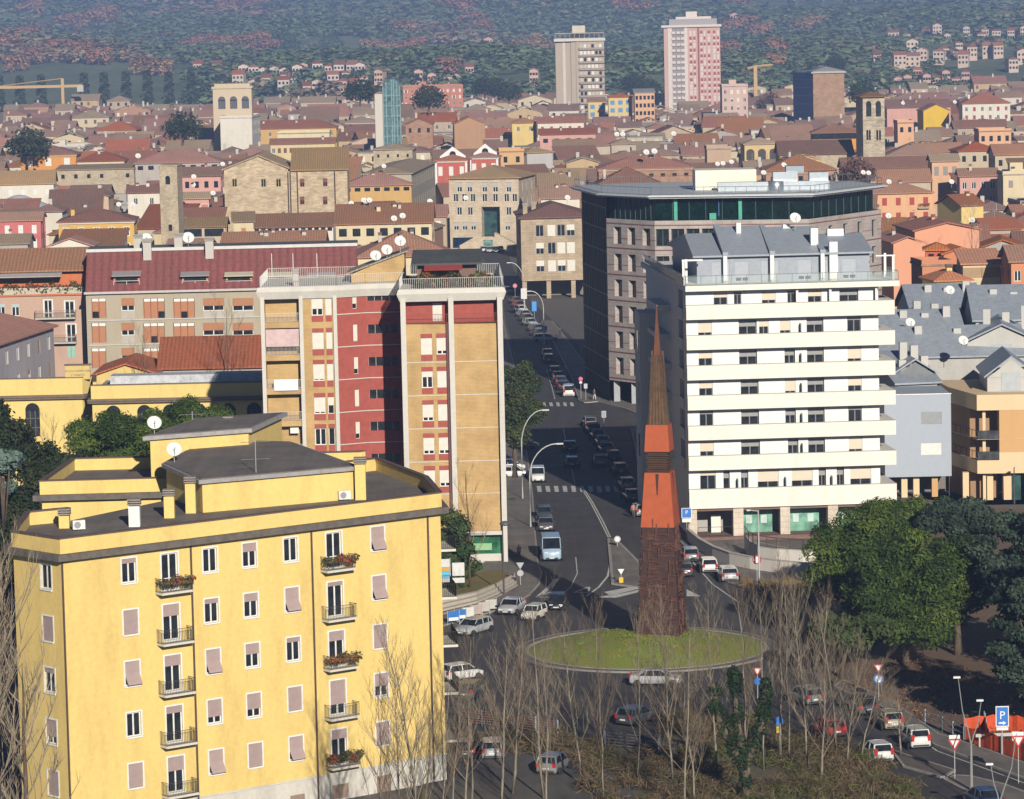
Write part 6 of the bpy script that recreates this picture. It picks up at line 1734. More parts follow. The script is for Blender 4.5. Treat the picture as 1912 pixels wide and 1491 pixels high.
 m = MB().lathe([(wy, 8.2), (wy, 9.4), (wy * .98, 10.0), (wy * .5, 12.6), (wy * .12, 14.4), (.1, 14.6)], 24); m.build('roof', mat('paint', (.50, .50, .54), .6, .15), root)
 MB().lathe([(wy * .9, 0), (wy * .9, 8.2)], 24).build('drum', mat('plaster', (.60, .58, .56), .9), root)
 occ([(cx_, A.y + wy * .8)], wy)
 # tower crane far left
 d = 2050; P = atd(118, 190, d); P.z = hill_z(P.x, d)
 root = thing('tower_crane', 'yellow tower crane with long jib in front of the hillside', 'crane', (P.x, P.y, P.z)); YC = mat('paint', (.55, .36, .16), .7)
 zj = atd(118, 163, d).z - P.z
 m = MB(); m.box(-.8, .8, -.8, .8, 0, zj + 5); m.build('mast', YC, root)
 MB().box(-46, 11, -.6, .6, zj, zj + 1.5).build('jib', YC, root); MB().box(8, 11.5, -1, 1, zj - 2.5, zj + 1).build('counterweight', CONC, root); MB().tube([(0, 0, zj + 5), (-35, 0, zj + 1.5)], .25, 4).build('tie_bar', YC, root)
 d = 1900; P = atd(1411, 180, d); P.z = 0
 root = thing('tower_crane', 'slim tower crane right of the pink high-rise', 'crane', (P.x, P.y, 0)); zj = atd(1411, 124, d).z
 MB().box(-.9, .9, -.9, .9, 0, zj).build('mast', YC, root); MB().tube([(-4, 0, zj - 1), (0, 0, zj), (9, 6, zj + .5)], .7, 4).build('jib', YC, root)

LMK = [('the bell tower', 1632, 230), ('the brick church', 520, 340), ('the medieval tower', 318, 380), ('the orange palazzo', 90, 310), ('the red and white pair', 870, 310), ('the street palazzo', 905, 390), ('the green glass office', 1350, 370), ('the peach house', 1690, 390), ('the white red-roofed house', 1840, 200), ('the big pyramid roof', 760, 430), ('the blue-windowed houses', 1140, 200)]
def dish_label(px, py, DL):
 nm, lx, ly = min(LMK, key=lambda t: (t[1] - px) ** 2 + 3 * (t[2] - py) ** 2); dx, dy = px - lx, py - ly
 rel = ('right of' if dx > 0 else 'left of') if abs(dx) > abs(dy) else ('behind' if dy < 0 else 'in front of')
 k = (nm, rel); DL.append(k)
 return f"{['nearest', 'second', 'third', 'fourth', 'fifth', 'sixth'][min(5, DL.count(k) - 1)]} small white rooftop dish listed {rel} {nm}".replace('listed ', '')
def named_houses():
 H = house
 H('orange palazzo with pale window surrounds at the far left', 38, 291, 142, 17, 1, 16, C_ORANGE, T_RED, 'hip', .32, (3, 3, 'shut', WHITE), zoff=1.0, wsize=(1.6, 2.2), fl=5.2, cornice=(.62, .48, .24), ch=1, sur=WHITE)
 H('cream house with dark eaves band right of the orange palazzo', 144, 302, 232, 15.5, 1, 12, C_CREAM, T_RED, 'hip', .42, (1, 4, 'plain', None), zoff=1.8, ch=2)
 H('long dark red roofed house with glass stair box, left of the brick church', 252, 306, 410, 16.5, 0, 16, (.45, .40, .36), T_RED, 'hip', .38, (1, 8, 'dark', None), zoff=.6, wsize=(1.6, 1.2), ch=2)
 H('rough brown brick wall house left of the medieval tower', 105, 318, 250, 15.2, 0, 14, C_STONE, T_OLD, 'mono', .06, (2, 6, 'dark', None), wk='brick', fill=.45, wsize=(1.0, 1.2), ch=0)
 H('small white house with red roof touching the medieval tower', 238, 361, 298, 13.5, 2, 9, C_WHITE, T_RED, 'gable', .35, (1, 2, 'plain', None), ch=2)
 H('white shuttered house with brown lichen roof at the left edge', -15, 346, 100, 14.5, 4, 16, C_WHITE, T_OLD, 'gable', .4, (1, 5, 'shut', WHITE), ch=0)
 H('crimson house with white shutters at the left edge', -25, 414, 76, 13, 0, 9, (.56, .16, .15), T_BRN, 'gable', .35, (2, 4, 'shut', WHITE), wsize=(1.1, 2.0), zoff=.9, ch=0)
 H('ochre house with white window frames and wide hip roof', 109, 416, 250, 14.5, 3, 15, (.64, .40, .11), T_RED, 'hip', .3, (3, 5, 'plain', None), cornice=(.66, .60, .52), zoff=1.2, sur=WHITE, ch=1, wsize=(1.15, 1.9), fl=3.6)
 H('white gable house with one brown shuttered window, lower left', 90, 462, 172, 13.4, 0, 10, C_WHITE, T_RED, 'gablef', .34, (1, 1, 'openl', BROWN_S), zoff=.3, ch=0, wsize=(1.2, 1.5))
 H('low grey house with dark old roof at the left edge', -20, 457, 52, 13.2, 0, 9, C_GREY, T_OLD, 'gable', .35, (0, 0, '', None), ch=1)
 H('brown roofed house with dark open loggia right of the medieval tower', 338, 425, 420, 13, 0, 9, C_STONE, T_OLD, 'gable', .36, (1, 2, 'dark', None), wsize=(4.2, 1.7), zoff=.3, ch=0)
 H('small pale peach house with an orange blind in the old town', 436, 415, 473, 14, 4, 10, C_CREAM, T_OLD, 'gable', .34, (1, 1, 'louv', mat('paint', (.5, .2, .06), .7)), ch=0)
 H('long low house with fresh dark red roof below the brick church', 473, 426, 622, 12, 0, 13, C_WHITE, T_BRN, 'gable', .38, (1, 12, 'dark', None), wsize=(1.0, .7), zoff=.2, ch=1)
 H('long house with rippled brown roof behind the brick tower', 415, 464, 604, 13, 0, 14, C_CREAM, T_BRN, 'gable', .36, (1, 9, 'plain', None), ch=4)
 H('brown pyramid-roofed house right of the ochre house', 345, 470, 418, 12.5, 0, 11, C_WHITE, T_OLD, 'hip', .36, (0, 0, '', None), ch=0)
 H('yellow little gable house in front of the brick church', 416, 368, 462, 17.5, 0, 10, C_YEL, T_OLD, 'gablef', .3, (1, 2, 'louv', GREEN_S), zoff=.3, ch=0)
 H('flat-roofed grey house in front of the brick church', 434, 378, 536, 16.5, 2, 14, C_GREY, (.13, .125, .13), 'mono', .08, (1, 2, 'dark', None), fill=.2, ch=0)
 H('pink arcaded house between medieval tower and church', 340, 372, 390, 16, 0, 8, C_PINK, T_OLD, 'gable', .3, (1, 3, 'shut', mat('paint', (.55, .2, .15), .8)), wsize=(1.6, 2), sur=WHITE, ch=0)
 H('house with brown roof and two dormers left of the church', 340, 330, 412, 18, 0, 10, C_PINK, T_BRN, 'gable', .4, (1, 4, 'dark', None), ch=1)
 H('white slab house with flat roof under the arcaded tower', 411, 221, 470, 22, -2, 30, C_WHITE, (.45, .44, .42), 'flat', 0, (2, 3, 'shut', SHUTW), ch=0)
 H('long house with purple-red hip roof right of the white slab', 437, 242, 628, 16, 0, 16, C_OCH, T_RED, 'hip', .35, (1, 10, 'plain', None), ch=2)
 H('cream long house with flat terrace in the old town', 518, 250, 615, 17, 0, 11, (.70, .60, .38), (.3, .26, .2), 'flat', 0, (0, 0, '', None), ch=0)
 H('long low cream house with rows of small windows', 505, 270, 625, 15, 1, 10, (.66, .52, .28), T_DARK, 'gable', .33, (1, 11, 'rand', None), ch=1)
 H('dark hip-roofed house with pergola terrace in the middle', 640, 348, 768, 16.5, 0, 15, C_OCH, T_RED, 'hip', .36, (1, 7, 'dark', None), wsize=(1.4, .9), zoff=.4, ch=2)
 H('big cream apartment house with wide brown roof left of the palazzo', 627, 420, 806, 15.5, 0, 20, C_CREAM, T_BRN, 'gable', .34, (2, 7, 'dark', None), wsize=(1.6, 1.6), zoff=.8, ch=4)
 H('cream house with large orange-brown pyramid roof above the brick tower', 668, 482, 846, 16.5, 4, 17, C_CREAM, T_ORA, 'hip', .46, (1, 6, 'dark', None), ch=3)
 H('fortress-like stone house with lichen roof', 697, 280, 770, 20, -3, 14, C_STONE, T_OLD, 'hip', .22, (2, 4, 'dark', None), wk='brick', wsize=(.6, .9), fl=6, fill=.3, ch=0)
 P = at(768, 324, 19); Q = at(812, 303, 19); d = Q - P; d.z = 0
 H('long stone palazzo receding towards the red and white pair', 0, 0, 0, 19, math.degrees(math.atan2(d.y, d.x)), 12, (.42, .37, .29), T_OLD, 'hip', .2, (2, 12, 'shut', mat('paint', (.5, .4, .28), .8)), P=P, W=d.length, wsize=(1.2, 2.4), fl=5, side=False, ch=0)
 H('bare brown brick gable house left of centre', 757, 233, 808, 18, 0, 14, C_BRICK, T_RED, 'gablef', .4, (1, 3, 'dark', None), wk='brick', ch=0)
 H('bare brown brick gable house with tall blank wall', 848, 232, 905, 19, 3, 14, (.44, .25, .14), T_BRN, 'gablef', .42, (0, 0, '', None), wk='plaster', ch=1)
 H('orange-red brick apartment block far behind the glass tower', 752, 163, 864, 22, 2, 14, (.52, .20, .13), (.32, .26, .22), 'flat', 0, (4, 10, 'rand', SHUTW), ch=1)
 H('ochre rendered house with roof terrace right of the red pair', 932, 284, 978, 19.5, 3, 10, (.60, .38, .18), T_BRN, 'flat', 0, (1, 2, 'dark', None), ch=0)
 H('grey rendered house with low hip roof right of the red pair', 984, 286, 1032, 19, 28, 9, (.46, .44, .43), T_OLD, 'hip', .3, (2, 2, 'dark', None), fill=.5, ch=0)
 H('yellow house with brown roof far behind the palazzo', 956, 230, 1002, 18, 0, 10, C_YEL, T_BRN, 'hip', .35, (1, 2, 'plain', None))
 H('long white house with two red shutters far behind the palazzo', 1004, 230, 1090, 18, 0, 11, C_WHITE, T_RED, 'gable', .34, (1, 5, 'louv', RED_S), ch=1)
 H('pink house with terrace far left of the green glass office', 1008, 252, 1112, 17, 0, 10, C_PINK, T_RED, 'gable', .34, (1, 5, 'dark', None), wsize=(1.6, 1.4), ch=1)
 H('brown brick house with pillared attic and wide red hip roof', 1118, 317, 1292, 18, 0, 18, C_BRICK, T_RED, 'hip', .3, (1, 8, 'dark', None), wk='brick', wsize=(1.1, .8), zoff=1.2, ch=3, cornice=(.5, .4, .3))
 H('house with dark brown pyramid roof just behind the green glass office', 1112, 350, 1236, 19.5, 0, 17, C_STONE, T_DARK, 'hip', .5, (0, 0, '', None), ch=2)
 H('brown-roofed house with cream band left of the green glass office', 1010, 372, 1082, 15, 0, 14, C_WHITE, T_BRN, 'gable', .4, (0, 0, '', None), ch=3)
 H('house with long brown roof behind the street corner', 1006, 345, 1080, 16.5, 0, 12, C_CREAM, T_OLD, 'gable', .38, (1, 4, 'plain', None), ch=2)
 H('yellow house with blue windows, left of the blue-windowed pair', 1098, 190, 1130, 20, 0, 9, C_YEL, T_BRN, 'gable', .3, (3, 2, 'shut', mat('paint', (.10, .30, .62), .6)), wsize=(2.0, 1.8), ch=0)
 H('yellow house with blue windows, right of the blue-windowed pair', 1136, 182, 1180, 22, 0, 9, C_YEL, T_RED, 'hip', .3, (4, 3, 'shut', mat('paint', (.10, .30, .62), .6)), wsize=(1.9, 1.8), ch=0)
 H('peach apartment house below the pink high-rise', 1185, 173, 1222, 24, 0, 12, C_PEACH, (.30, .30, .30), 'mono', .1, (4, 5, 'dark', None), ch=0)
 H('pinkish apartment block beside the pink high-rise', 1348, 162, 1396, 27, 0, 14, (.60, .42, .36), (.35, .31, .3), 'flat', 0, (6, 4, 'rand', SHUTW), ch=1)
 H('bright orange hall with glazed band left of the bell tower', 1516, 249, 1598, 18, -3, 14, (.68, .30, .03), T_BRN, 'hip', .38, (1, 5, 'dark', None), wsize=(3.2, 1.7), zoff=.2, ch=1)
 H('long church nave with dark roof left of the bell tower', 1456, 290, 1592, 17.5, 0, 16, C_STONE, T_DARK, 'gable', .42, (0, 0, '', None), wk='brick', ch=0)
 H('plain yellow gable house below the loggia house', 1468, 300, 1530, 17, 4, 12, C_YEL, T_OLD, 'gablef', .3, (0, 0, '', None), ch=1)
 H('brown brick flat house left of the loggia house', 1320, 279, 1365, 18.5, 0, 12, (.48, .34, .24), (.3, .27, .24), 'flat', 0, (0, 0, '', None), ch=0)
 H('brown house with hip roof just above the office ducts', 1430, 320, 1560, 18.5, 0, 16, C_BRICK, T_BRN, 'hip', .4, (1, 5, 'dark', None), ch=2)
 H('long nave-like house right of the bell tower', 1656, 292, 1752, 14, -2, 13, C_STONE, T_BRN, 'hip', .4, (0, 0, '', None), ch=0)
 H('very long brown-roofed house below the bell tower', 1574, 316, 1742, 15, 0, 12, C_STONE, T_DARK, 'gable', .42, (0, 0, '', None), ch=1)
 H('long brown-roofed house with skylights above the peach house', 1580, 343, 1738, 14.5, 0, 13, C_STONE, T_BRN, 'gable', .42, (0, 0, '', None), ch=1)
 H('white house with tall red hip roof at the far right', 1797, 194, 1886, 19, -2, 17, C_WHITE, T_RED, 'hip', .45, (2, 6, 'rand', RED_S), ch=1)
 H('bright yellow gable house at the far right', 1724, 207, 1772, 16, 5, 12, (.70, .45, .03), T_RED, 'gablef', .45, (0, 0, '', None), ch=0)
 H('long house with dusky red roof right of the bell tower top', 1656, 202, 1775, 16.5, 0, 14, C_PINK, T_RED, 'gable', .4, (0, 0, '', None), ch=2)
 H('tall blank pink house right of the bell tower', 1676, 230, 1706, 20, 0, 12, C_PEACH, T_BRN, 'flat', 0, (1, 2, 'dark', None), ch=0)
 H('peach stepped house with flat top at the right', 1828, 246, 1888, 19, 0, 12, C_PEACH, T_BRN, 'flat', 0, (1, 4, 'dark', None), ch=0)
 H('peach house with tall shutters above the salmon gable', 1740, 302, 1790, 17.5, 0, 9, C_PEACH, T_OLD, 'gable', .34, (1, 3, 'shut', GREY_S), wsize=(1.2, 2.3), ch=0)
 H('rose house with roof terrace at the right', 1792, 330, 1862, 17, -3, 10, C_PINK, T_BRN, 'gable', .3, (2, 4, 'plain', None), ch=1)
 H('cream house with one grey shutter at the right edge', 1873, 327, 1930, 18, 0, 10, C_CREAM, (.4, .33, .26), 'flat', 0, (1, 2, 'shut', GREY_S), ch=1)
 H('house with brown hip roof at the right below the peach stepped house', 1790, 283, 1868, 16, 3, 14, C_STONE, T_RED, 'hip', .36, (1, 4, 'dark', None), ch=1)
 H('house with brown roof at the right edge', 1858, 290, 1960, 16, 0, 14, C_STONE, T_BRN, 'gable', .36, (1, 5, 'dark', None), ch=1)
 H('little yellow house with orange roof right of the peach house', 1795, 385, 1836, 16, 20, 11, C_YEL, T_ORA, 'gable', .35, (0, 0, '', None), ch=1)
 H('big salmon gable house right of the white block', 1708, 432, 1828, 17.2, 4, 20, C_SAL, T_RED, 'gablef', .22, (0, 0, '', None), ch=2, v=.05)
 H('lower salmon house with blank wall beside the white block', 1668, 455, 1722, 16.2, 5, 18, C_SAL, T_RED, 'gablef', .36, (0, 0, '', None), ch=1, v=.05)
 H('small brick-orange gable house in front of the salmon gable', 1762, 476, 1828, 17, 4, 9, (.58, .22, .11), T_ORA, 'gablef', .32, (0, 0, '', None), ch=0, v=.05)
 H('little red turret house in front of the salmon gable', 1728, 468, 1770, 17.6, -6, 7, (.52, .12, .08), T_ORA, 'hip', .4, (1, 2, 'dark', None), wsize=(.9, 1.7), zoff=.5, ch=0)
 H('brick-orange low wall house with flat top beside the white block', 1722, 497, 1776, 17, 6, 8, (.55, .23, .12), (.3, .2, .15), 'flat', 0, (0, 0, '', None), ch=0)
 H('yellow turret house with pyramid roof above the zinc roofs', 1748, 526, 1812, 17.5, 8, 8, (.70, .55, .22), T_ORA, 'hip', .42, (1, 1, 'shut', GREY_S), ch=1)
 H('grey gable house with dark roof at the right', 1838, 462, 1905, 16.5, -6, 12, C_GREY, T_ORA, 'gablef', .34, (0, 0, '', None), ch=0)
 H('low house with striped blind and pergola at the right', 1798, 494, 1868, 16.5, 0, 8, C_CREAM, T_ORA, 'mono', .2, (1, 2, 'shut', TAN_S), wsize=(3.0, 1.6), zoff=.5, ch=0)
 H('orange house at the right edge above the zinc roofs', 1888, 490, 1960, 17.5, 0, 12, (.62, .25, .12), T_ORA, 'gable', .34, (2, 3, 'plain', None), ch=0)
 DL = []
 for k, (px, py, z) in enumerate(((58, 335, 14), (110, 363, 15.5), (222, 382, 15.5), (248, 382, 15.5), (258, 291, 19), (361, 345, 19), (362, 330, 21), (398, 361, 18), (416, 306, 22), (326, 475, 15), (362, 472, 15), (506, 478, 15), (590, 470, 15), (680, 375, 19), (690, 375, 19), (736, 410, 19), (752, 405, 19), (803, 377, 18), (656, 381, 18), (717, 310, 20), (1060, 370, 18), (1152, 250, 20), (1163, 250, 20), (1207, 285, 21), (1222, 283, 21), (1258, 249, 20), (1340, 306, 20), (1350, 305, 20), (1366, 302, 20), (1426, 323, 21), (1464, 308, 21), (1660, 340, 18), (1612, 322, 18), (1622, 323, 18), (1777, 340, 18), (1659, 405, 17), (1815, 413, 17), (1686, 190, 18), (1783, 188, 18), (870, 370, 16))):
  p = at(px, py + 8, z); dish((p.x, p.y, z), .6 if py > 300 else .8, dish_label(px, py, DL), group='satellite dishes on the old-town roofs')

# ================================================================== the rest of the town
def infill():
 rs = random.Random(23)
 LM = [('the bell tower', 1632, 230), ('the arcaded tower', 436, 195), ('the green glass tower', 728, 195), ('the grey high-rise', 1084, 130), ('the pink high-rise', 1293, 120), ('the dark office tower', 1532, 170),
          ('the brick church', 520, 340), ('the medieval tower', 318, 380), ('the orange palazzo', 90, 310), ('the red and white pair', 870, 310), ('the street palazzo', 905, 390), ('the green glass office', 1350, 370), ('the peach house', 1690, 390), ('the white red-roofed house', 1840, 200), ('the salmon gable', 1770, 450), ('the orange brick block', 808, 178)]
 items = []; PROT.extend([(297, 340, 305, 450, 760), (415, 645, 285, 405, 830), (838, 1003, 310, 460, 905), (1597, 1656, 170, 285, 990), (395, 476, 160, 222, 1370), (698, 755, 145, 240, 1250), (1035, 1133, 60, 185, 1715), (1234, 1350, 30, 190, 1900), (1484, 1582, 120, 205, 1490), (953, 1100, 370, 560, 735), (-40, 500, 470, 700, 480)])
 d = 540.0
 walls = [((.52, .37, .21), 'ochre'), ((.60, .50, .35), 'cream'), ((.58, .41, .29), 'peach'), (C_STONE, 'stone-brown'), ((.62, .57, .49), 'whitish'), (C_GREY, 'grey'), ((.60, .49, .31), 'pale yellow'), (C_BRICK, 'brick-brown'), (C_STONE, 'stone-brown'), ((.50, .42, .32), 'beige'), ((.46, .36, .26), 'tan'), ((.46, .36, .26), 'tan')]
 roofs = [(T_RED, 'dark red'), (T_BRN, 'brown'), (T_OLD, 'lichened'), (T_DARK, 'dark brown'), (T_BRN, 'brown'), (T_RED, 'dark red')]
 while d < 2080:
  s_ = FPX / d; half = 1000 / s_
  x = -half
  while x < half:
   w = rs.uniform(5.5, 12.5) * (1 + d / 4200); dep = rs.uniform(9.5, 14) * (1 + d / 6500)
   y = d + rs.uniform(-7, 7); h = rs.uniform(9, 12.5) + (3.5 if rs.random() < .14 else 0)
   px = proj((x + w / 2, y, h))
   gap = rs.uniform(0, 4)
   street = (960 - w * s_ < px[0] < 1130 and y < 800) or abs((px[0]) - (925 + max(0, 640 - y) * .15)) < 46 + w / 2 * s_ and y < 940
   cl = any((ox - x - w / 2) ** 2 + (oy - y - dep / 2) ** 2 < (orr + min(w, dep) * .5 + 1.2) ** 2 for ox, oy, orr in OCC)
   tp = proj((x, y, h + 3)); xe = proj((x + w, y, h))[0]
   cl = cl or any(tp[0] < b and xe > a and y < e_ - 2 and tp[1] < d_ and px[1] > c_ - 40 for a, b, c_, d_, e_ in PROT)
   if not street and not cl and -60 < px[0] < 1972 and px[1] < 500:
    items.append((x, y, w, dep, h, px)); OCC.append((x + w / 2, y + dep / 2, min(w, dep) / 2))
   x += w + gap
  d += rs.uniform(14.5, 18.5) * (1 + (d - 540) / 1600)
 items.sort(key=lambda t: -t[2] * FPX / t[1])
 groups = {}
 info = []
 for (x, y, w, dep, h, px) in items[:300]:
  wc, wn = rs.choice(walls); rc, rn = rs.choice(roofs)
  rt = rs.choice(('gable', 'gable', 'gable', 'hip', 'hip', 'gablef', 'flat', 'mono'))
  if rt == 'flat': rc, rn = (.30, .28, .26), 'grey'
  nm, lx, ly = min(LM, key=lambda t: (t[1] - px[0]) ** 2 + 6 * (t[2] - px[1]) ** 2)
  dx, dy = px[0] - lx, px[1] - ly
  rel = ('right of' if dx > 0 else 'left of') if abs(dx) > 2.2 * abs(dy) else ('behind' if dy < 0 else 'in front of')
  info.append((x, y, w, dep, h, px, wc, wn, rc, rn, rt, nm, rel, abs(dx) + 2 * abs(dy)))
 info.sort(key=lambda t: t[13])
 ordn = ['nearest', 'second', 'third', 'fourth', 'fifth', 'sixth', 'seventh', 'eighth', 'ninth', 'tenth', 'eleventh', 'twelfth', 'thirteenth', 'fourteenth', 'fifteenth', 'sixteenth', 'seventeenth', 'eighteenth', 'nineteenth', 'twentieth']
 cnt = {}
 for (x, y, w, dep, h, px, wc, wn, rc, rn, rt, nm, rel, _) in info:
  k = (nm, rel, wn, rt); n = cnt.get(k, 0); cnt[k] = n + 1
  o = ordn[min(n, 19)]
  rtw = {'gable': 'ridge roof', 'hip': 'hip roof', 'gablef': 'gable end', 'flat': 'flat roof', 'mono': 'lean-to roof'}[rt]
  label = f"{o} {wn} house with {rn} {rtw} {rel} {nm}"
  s_ = FPX / y
  rows = 2 if s_ > 7 else (2 if s_ > 5 else 1)
  cols = max(1, int(w / rs.uniform(3.2, 4.6)))
  rot = rs.choice((-8, -4, -2, 0, 0, 2, 4, 7, 12))
  house(label, 0, 0, 0, h, rot, dep, tuple(c * rs.uniform(.86, 1.1) for c in wc) if s_ > 99 else wc, rc, rt, rs.uniform(.32, .46), (rows, cols, rs.choice(('rand', 'plain', 'shut', 'dark')), rs.choice((BROWN_S, GREEN_S, GREY_S, RED_S, TAN_S, SHUTW))),
              P=Vector((x, y, h)), W=w, fill=.2, ch=rs.choice((0, 1, 1, 2)), side=s_ > 6.5 and abs(rot) > 6, wsize=(1.2, 1.7), zoff=rs.uniform(.7, 1.4), group='houses of the old town')
  if rs.random() < .55:
   rt_ = HOUSES[-1]; inst('aerial', aerial(), rt_[0], (w * rs.uniform(.2, .8), dep * .5, h + (min(w, dep) * .16 if rt != 'flat' else .3)), rs.uniform(0, 3))
 # beyond the three hundred that show largest the roofs run together
 wm = [mat('plaster', c, .9) for c, _ in walls]; rm_ = [mat('tile', c, .92) for c in (T_RED, T_BRN, T_OLD, T_DARK)] + [mat('asphalt', (.34, .31, .29), .9)]; far = MB(); nw = len(wm)
 for (x, y, w, dep, h, px) in items[300:]:
  far.cur = rs.randrange(nw); far.box(x, x + w, y, y + dep, 0, h)
  rt = rs.choice(('gable', 'gable', 'hip', 'flat', 'gablef')); k = nw + (4 if rt == 'flat' else rs.randrange(4))
  r_, zt = roof_mesh(rt, w, dep, h, rs.uniform(.28, .42)); r_.v = [(a + x, b + y, c) for a, b, c in r_.v]; r_.m = [k] * len(r_.f)
  if rt == 'gablef': far.face(((x, y, h), (x + w, y, h), (x + w / 2, y, h + w * .14)))
  far.add(r_); n_ = max(1, int(w / 3.4))
  for i in range(n_):
   for q in range(2):
    if rs.random() < .2: continue
    far.cur = nw + 5 + rs.randrange(3); u = x + w * (i + .5) / n_; z = h - 2.6 - 3.2 * q; far.face(((u - .6, y - .04, z), (u + .6, y - .04, z), (u + .6, y - .04, z + 1.7), (u - .6, y - .04, z + 1.7)))
  if rs.random() < .6: far.cur = nw + 8; cx_ = x + w * rs.uniform(.2, .8); far.box(cx_, cx_ + .9, y + dep * .4, y + dep * .4 + .9, h, zt + 1.3)
 o = far.build('far_houses', wm + rm_ + [GLASS, BROWN_S, SHUTW, CONC]); tag(o, 'crowded small houses filling the far old town', 'houses', kind='stuff')
 print('infill', len(items), len(info))
_aer = []
def aerial():
 if not _aer:
  m = MB().tube([(0, 0, -1), (0, 0, 2.6)], .05, 4)
  for z in (2.4, 1.9): m.tube([(-.8, 0, z), (.8, 0, z)], .035, 3)
  for x in (-.6, -.2, .2, .6): m.tube([(x, -.3, 2.4), (x, .3, 2.4)], .025, 3)
  _aer.append(m.mesh('aerial', mat('paint', (.38, .38, .40), .5, .1, .4)))
 return _aer[0]
yellow_house()
brick_tower()
white_block()
glass_office()
left_blocks()
right_complex()
landmarks()
named_houses()
infill()
# ================================================================== obelisk
def obelisk():
 c = at(1237, 1187, 1.0)
 root = thing('obelisk', 'rust-brown and orange metal obelisk standing on the roundabout', 'sculpture', (c.x, c.y, .9), R(-13))
 RU = mat('paint', (.05, .02, .014), .75, .45); OR = mat('paint', (.43, .085, .022), .6, .15); BZ = mat('paint', (.10, .055, .028), .5, .4, .3); DK = mat('paint', (.045, .022, .016), .8)
 def frust(z0, a0, z1, a1, name, m, parent=root):
  b = MB(); q = [(-a0, -a0), (a0, -a0), (a0, a0), (-a0, a0)]; t = [(-a1, -a1), (a1, -a1), (a1, a1), (-a1, a1)]
  for i in range(4):
   j = (i + 1) % 4; b.face(((*q[i], z0), (*q[j], z0), (*t[j], z1), (*t[i], z1)))
  b.face([(*p, z1) for p in t]); b.face([(*p, z0) for p in reversed(q)])
  return b.build(name, m, parent)
 base = frust(-.4, 1.95, 10.2, 1.42, 'base_shaft', RU)
 rs = random.Random(5)
 rel = MB()
 for k in range(620):
  z = rs.uniform(.3, 9.6); a = 1.95 - .53 * (z + .4) / 10.6; f = rs.randrange(4); L_ = rs.uniform(.15, 1.3); u = rs.uniform(-a, a - .2)
  u1 = min(a, u + L_); h = rs.uniform(.04, .12); o = rs.uniform(.05, .2); sl = rs.uniform(-.12, .12)
  if rs.random() < .2: u1 = u + .1; h = rs.uniform(.4, 1.4)
  pts = [(u, -a - o, z), (u1, -a - o, z + sl), (u1, -a - o, z + sl + h), (u, -a - o, z + h)]; bk = [(x, -a + .12, zz) for x, _, zz in pts]
  M = Matrix.Rotation(f * math.pi / 2, 4, 'Z'); P8 = [tuple(M @ Vector(p)) for p in pts + bk]
  for q in ((0, 1, 2, 3), (0, 4, 5, 1), (1, 5, 6, 2), (2, 6, 7, 3), (3, 7, 4, 0)): rel.face([P8[i] for i in q])
 o = rel.build('relief', mat('paint', (.11, .042, .025), .7, .5), base); o['kind'] = 'stuff'  # lighter than the darkened shaft: light on the ridges put into the colour
 oc = frust(10.2, 1.52, 15.1, 1.16, 'orange_section', OR)
 for f in range(4):
  sl = MB().face(((-.12, -1.17, 15.11), (-.02, -1.30, 13.0), (.10, -1.17, 15.11), (.1, -1.0, 15.0), (-.12, -1.0, 15.0))).xf(Matrix.Rotation(f * math.pi / 2, 4, 'Z'))
  g = MB(); g.face(((-.16, -1.20, 15.0), (-.03, -1.335, 12.6), (.02, -1.335, 12.6), (.14, -1.20, 15.0))).xf(Matrix.Rotation(f * math.pi / 2, 4, 'Z')); g.build('slit', DK, oc)
 frust(15.1, .86, 17.0, .84, 'neck', DK)
 for k in range(9):
  z = 15.2 + k * .2; w = .98 + .06 * math.sin(k * 2.1)
  MB().box(-w, w, -w, w, z, z + .1).build('neck_rib', BZ, root)
 frust(17.0, 1.14, 19.4, 1.0, 'orange_cap', OR)
 br = frust(19.4, .80, 25.6, .50, 'bronze_shaft', BZ)
 rb = MB()
 for f in range(4):
  for k in range(5):
   x = -.62 + .31 * k; h1 = 25.5 - 1.1 * abs(k - 2) + .5 * ((f + k) % 2)
   p = [(x - .09, -.88, 19.4), (x + .09, -.88, 19.4), (x * .62 + .06, -.56, h1), (x * .62 - .06, -.56, h1)]
   M = Matrix.Rotation(f * math.pi / 2, 4, 'Z')
   fr_ = [tuple(M @ Vector(q)) for q in p]; bk = [tuple(M @ Vector((q[0], q[1] + .2, q[2]))) for q in p]
   rb.face(fr_); rb.face((fr_[0], bk[0], bk[3], fr_[3])); rb.face((fr_[1], fr_[2], bk[2], bk[1])); rb.face((fr_[3], fr_[2], bk[2], bk[3]))
  for k in range(22):
   z = 20.2 + k * .23; a = .84 - .3 * (z - 19.4) / 6.2
   rb.add(MB().box(-.28, -.02, -a - .05, -a + .05, z, z + .09).xf(Matrix.Rotation(f * math.pi / 2, 4, 'Z')))
 o = rb.build('shaft_ribs', mat('paint', (.15, .085, .042), .5, .4, .3), br); o['kind'] = 'stuff'
 frust(25.6, .30, 30.2, .02, 'spear_tip', mat('paint', (.17, .062, .028), .5, .3, .3))
 struct(disc_dome('obelisk_bed', 3.8, .75, .25, mat('earth', (.24, .18, .13), 1.0), c=Vector((c.x, c.y, 0)), n=32, rings=4, jit=.05))
obelisk()

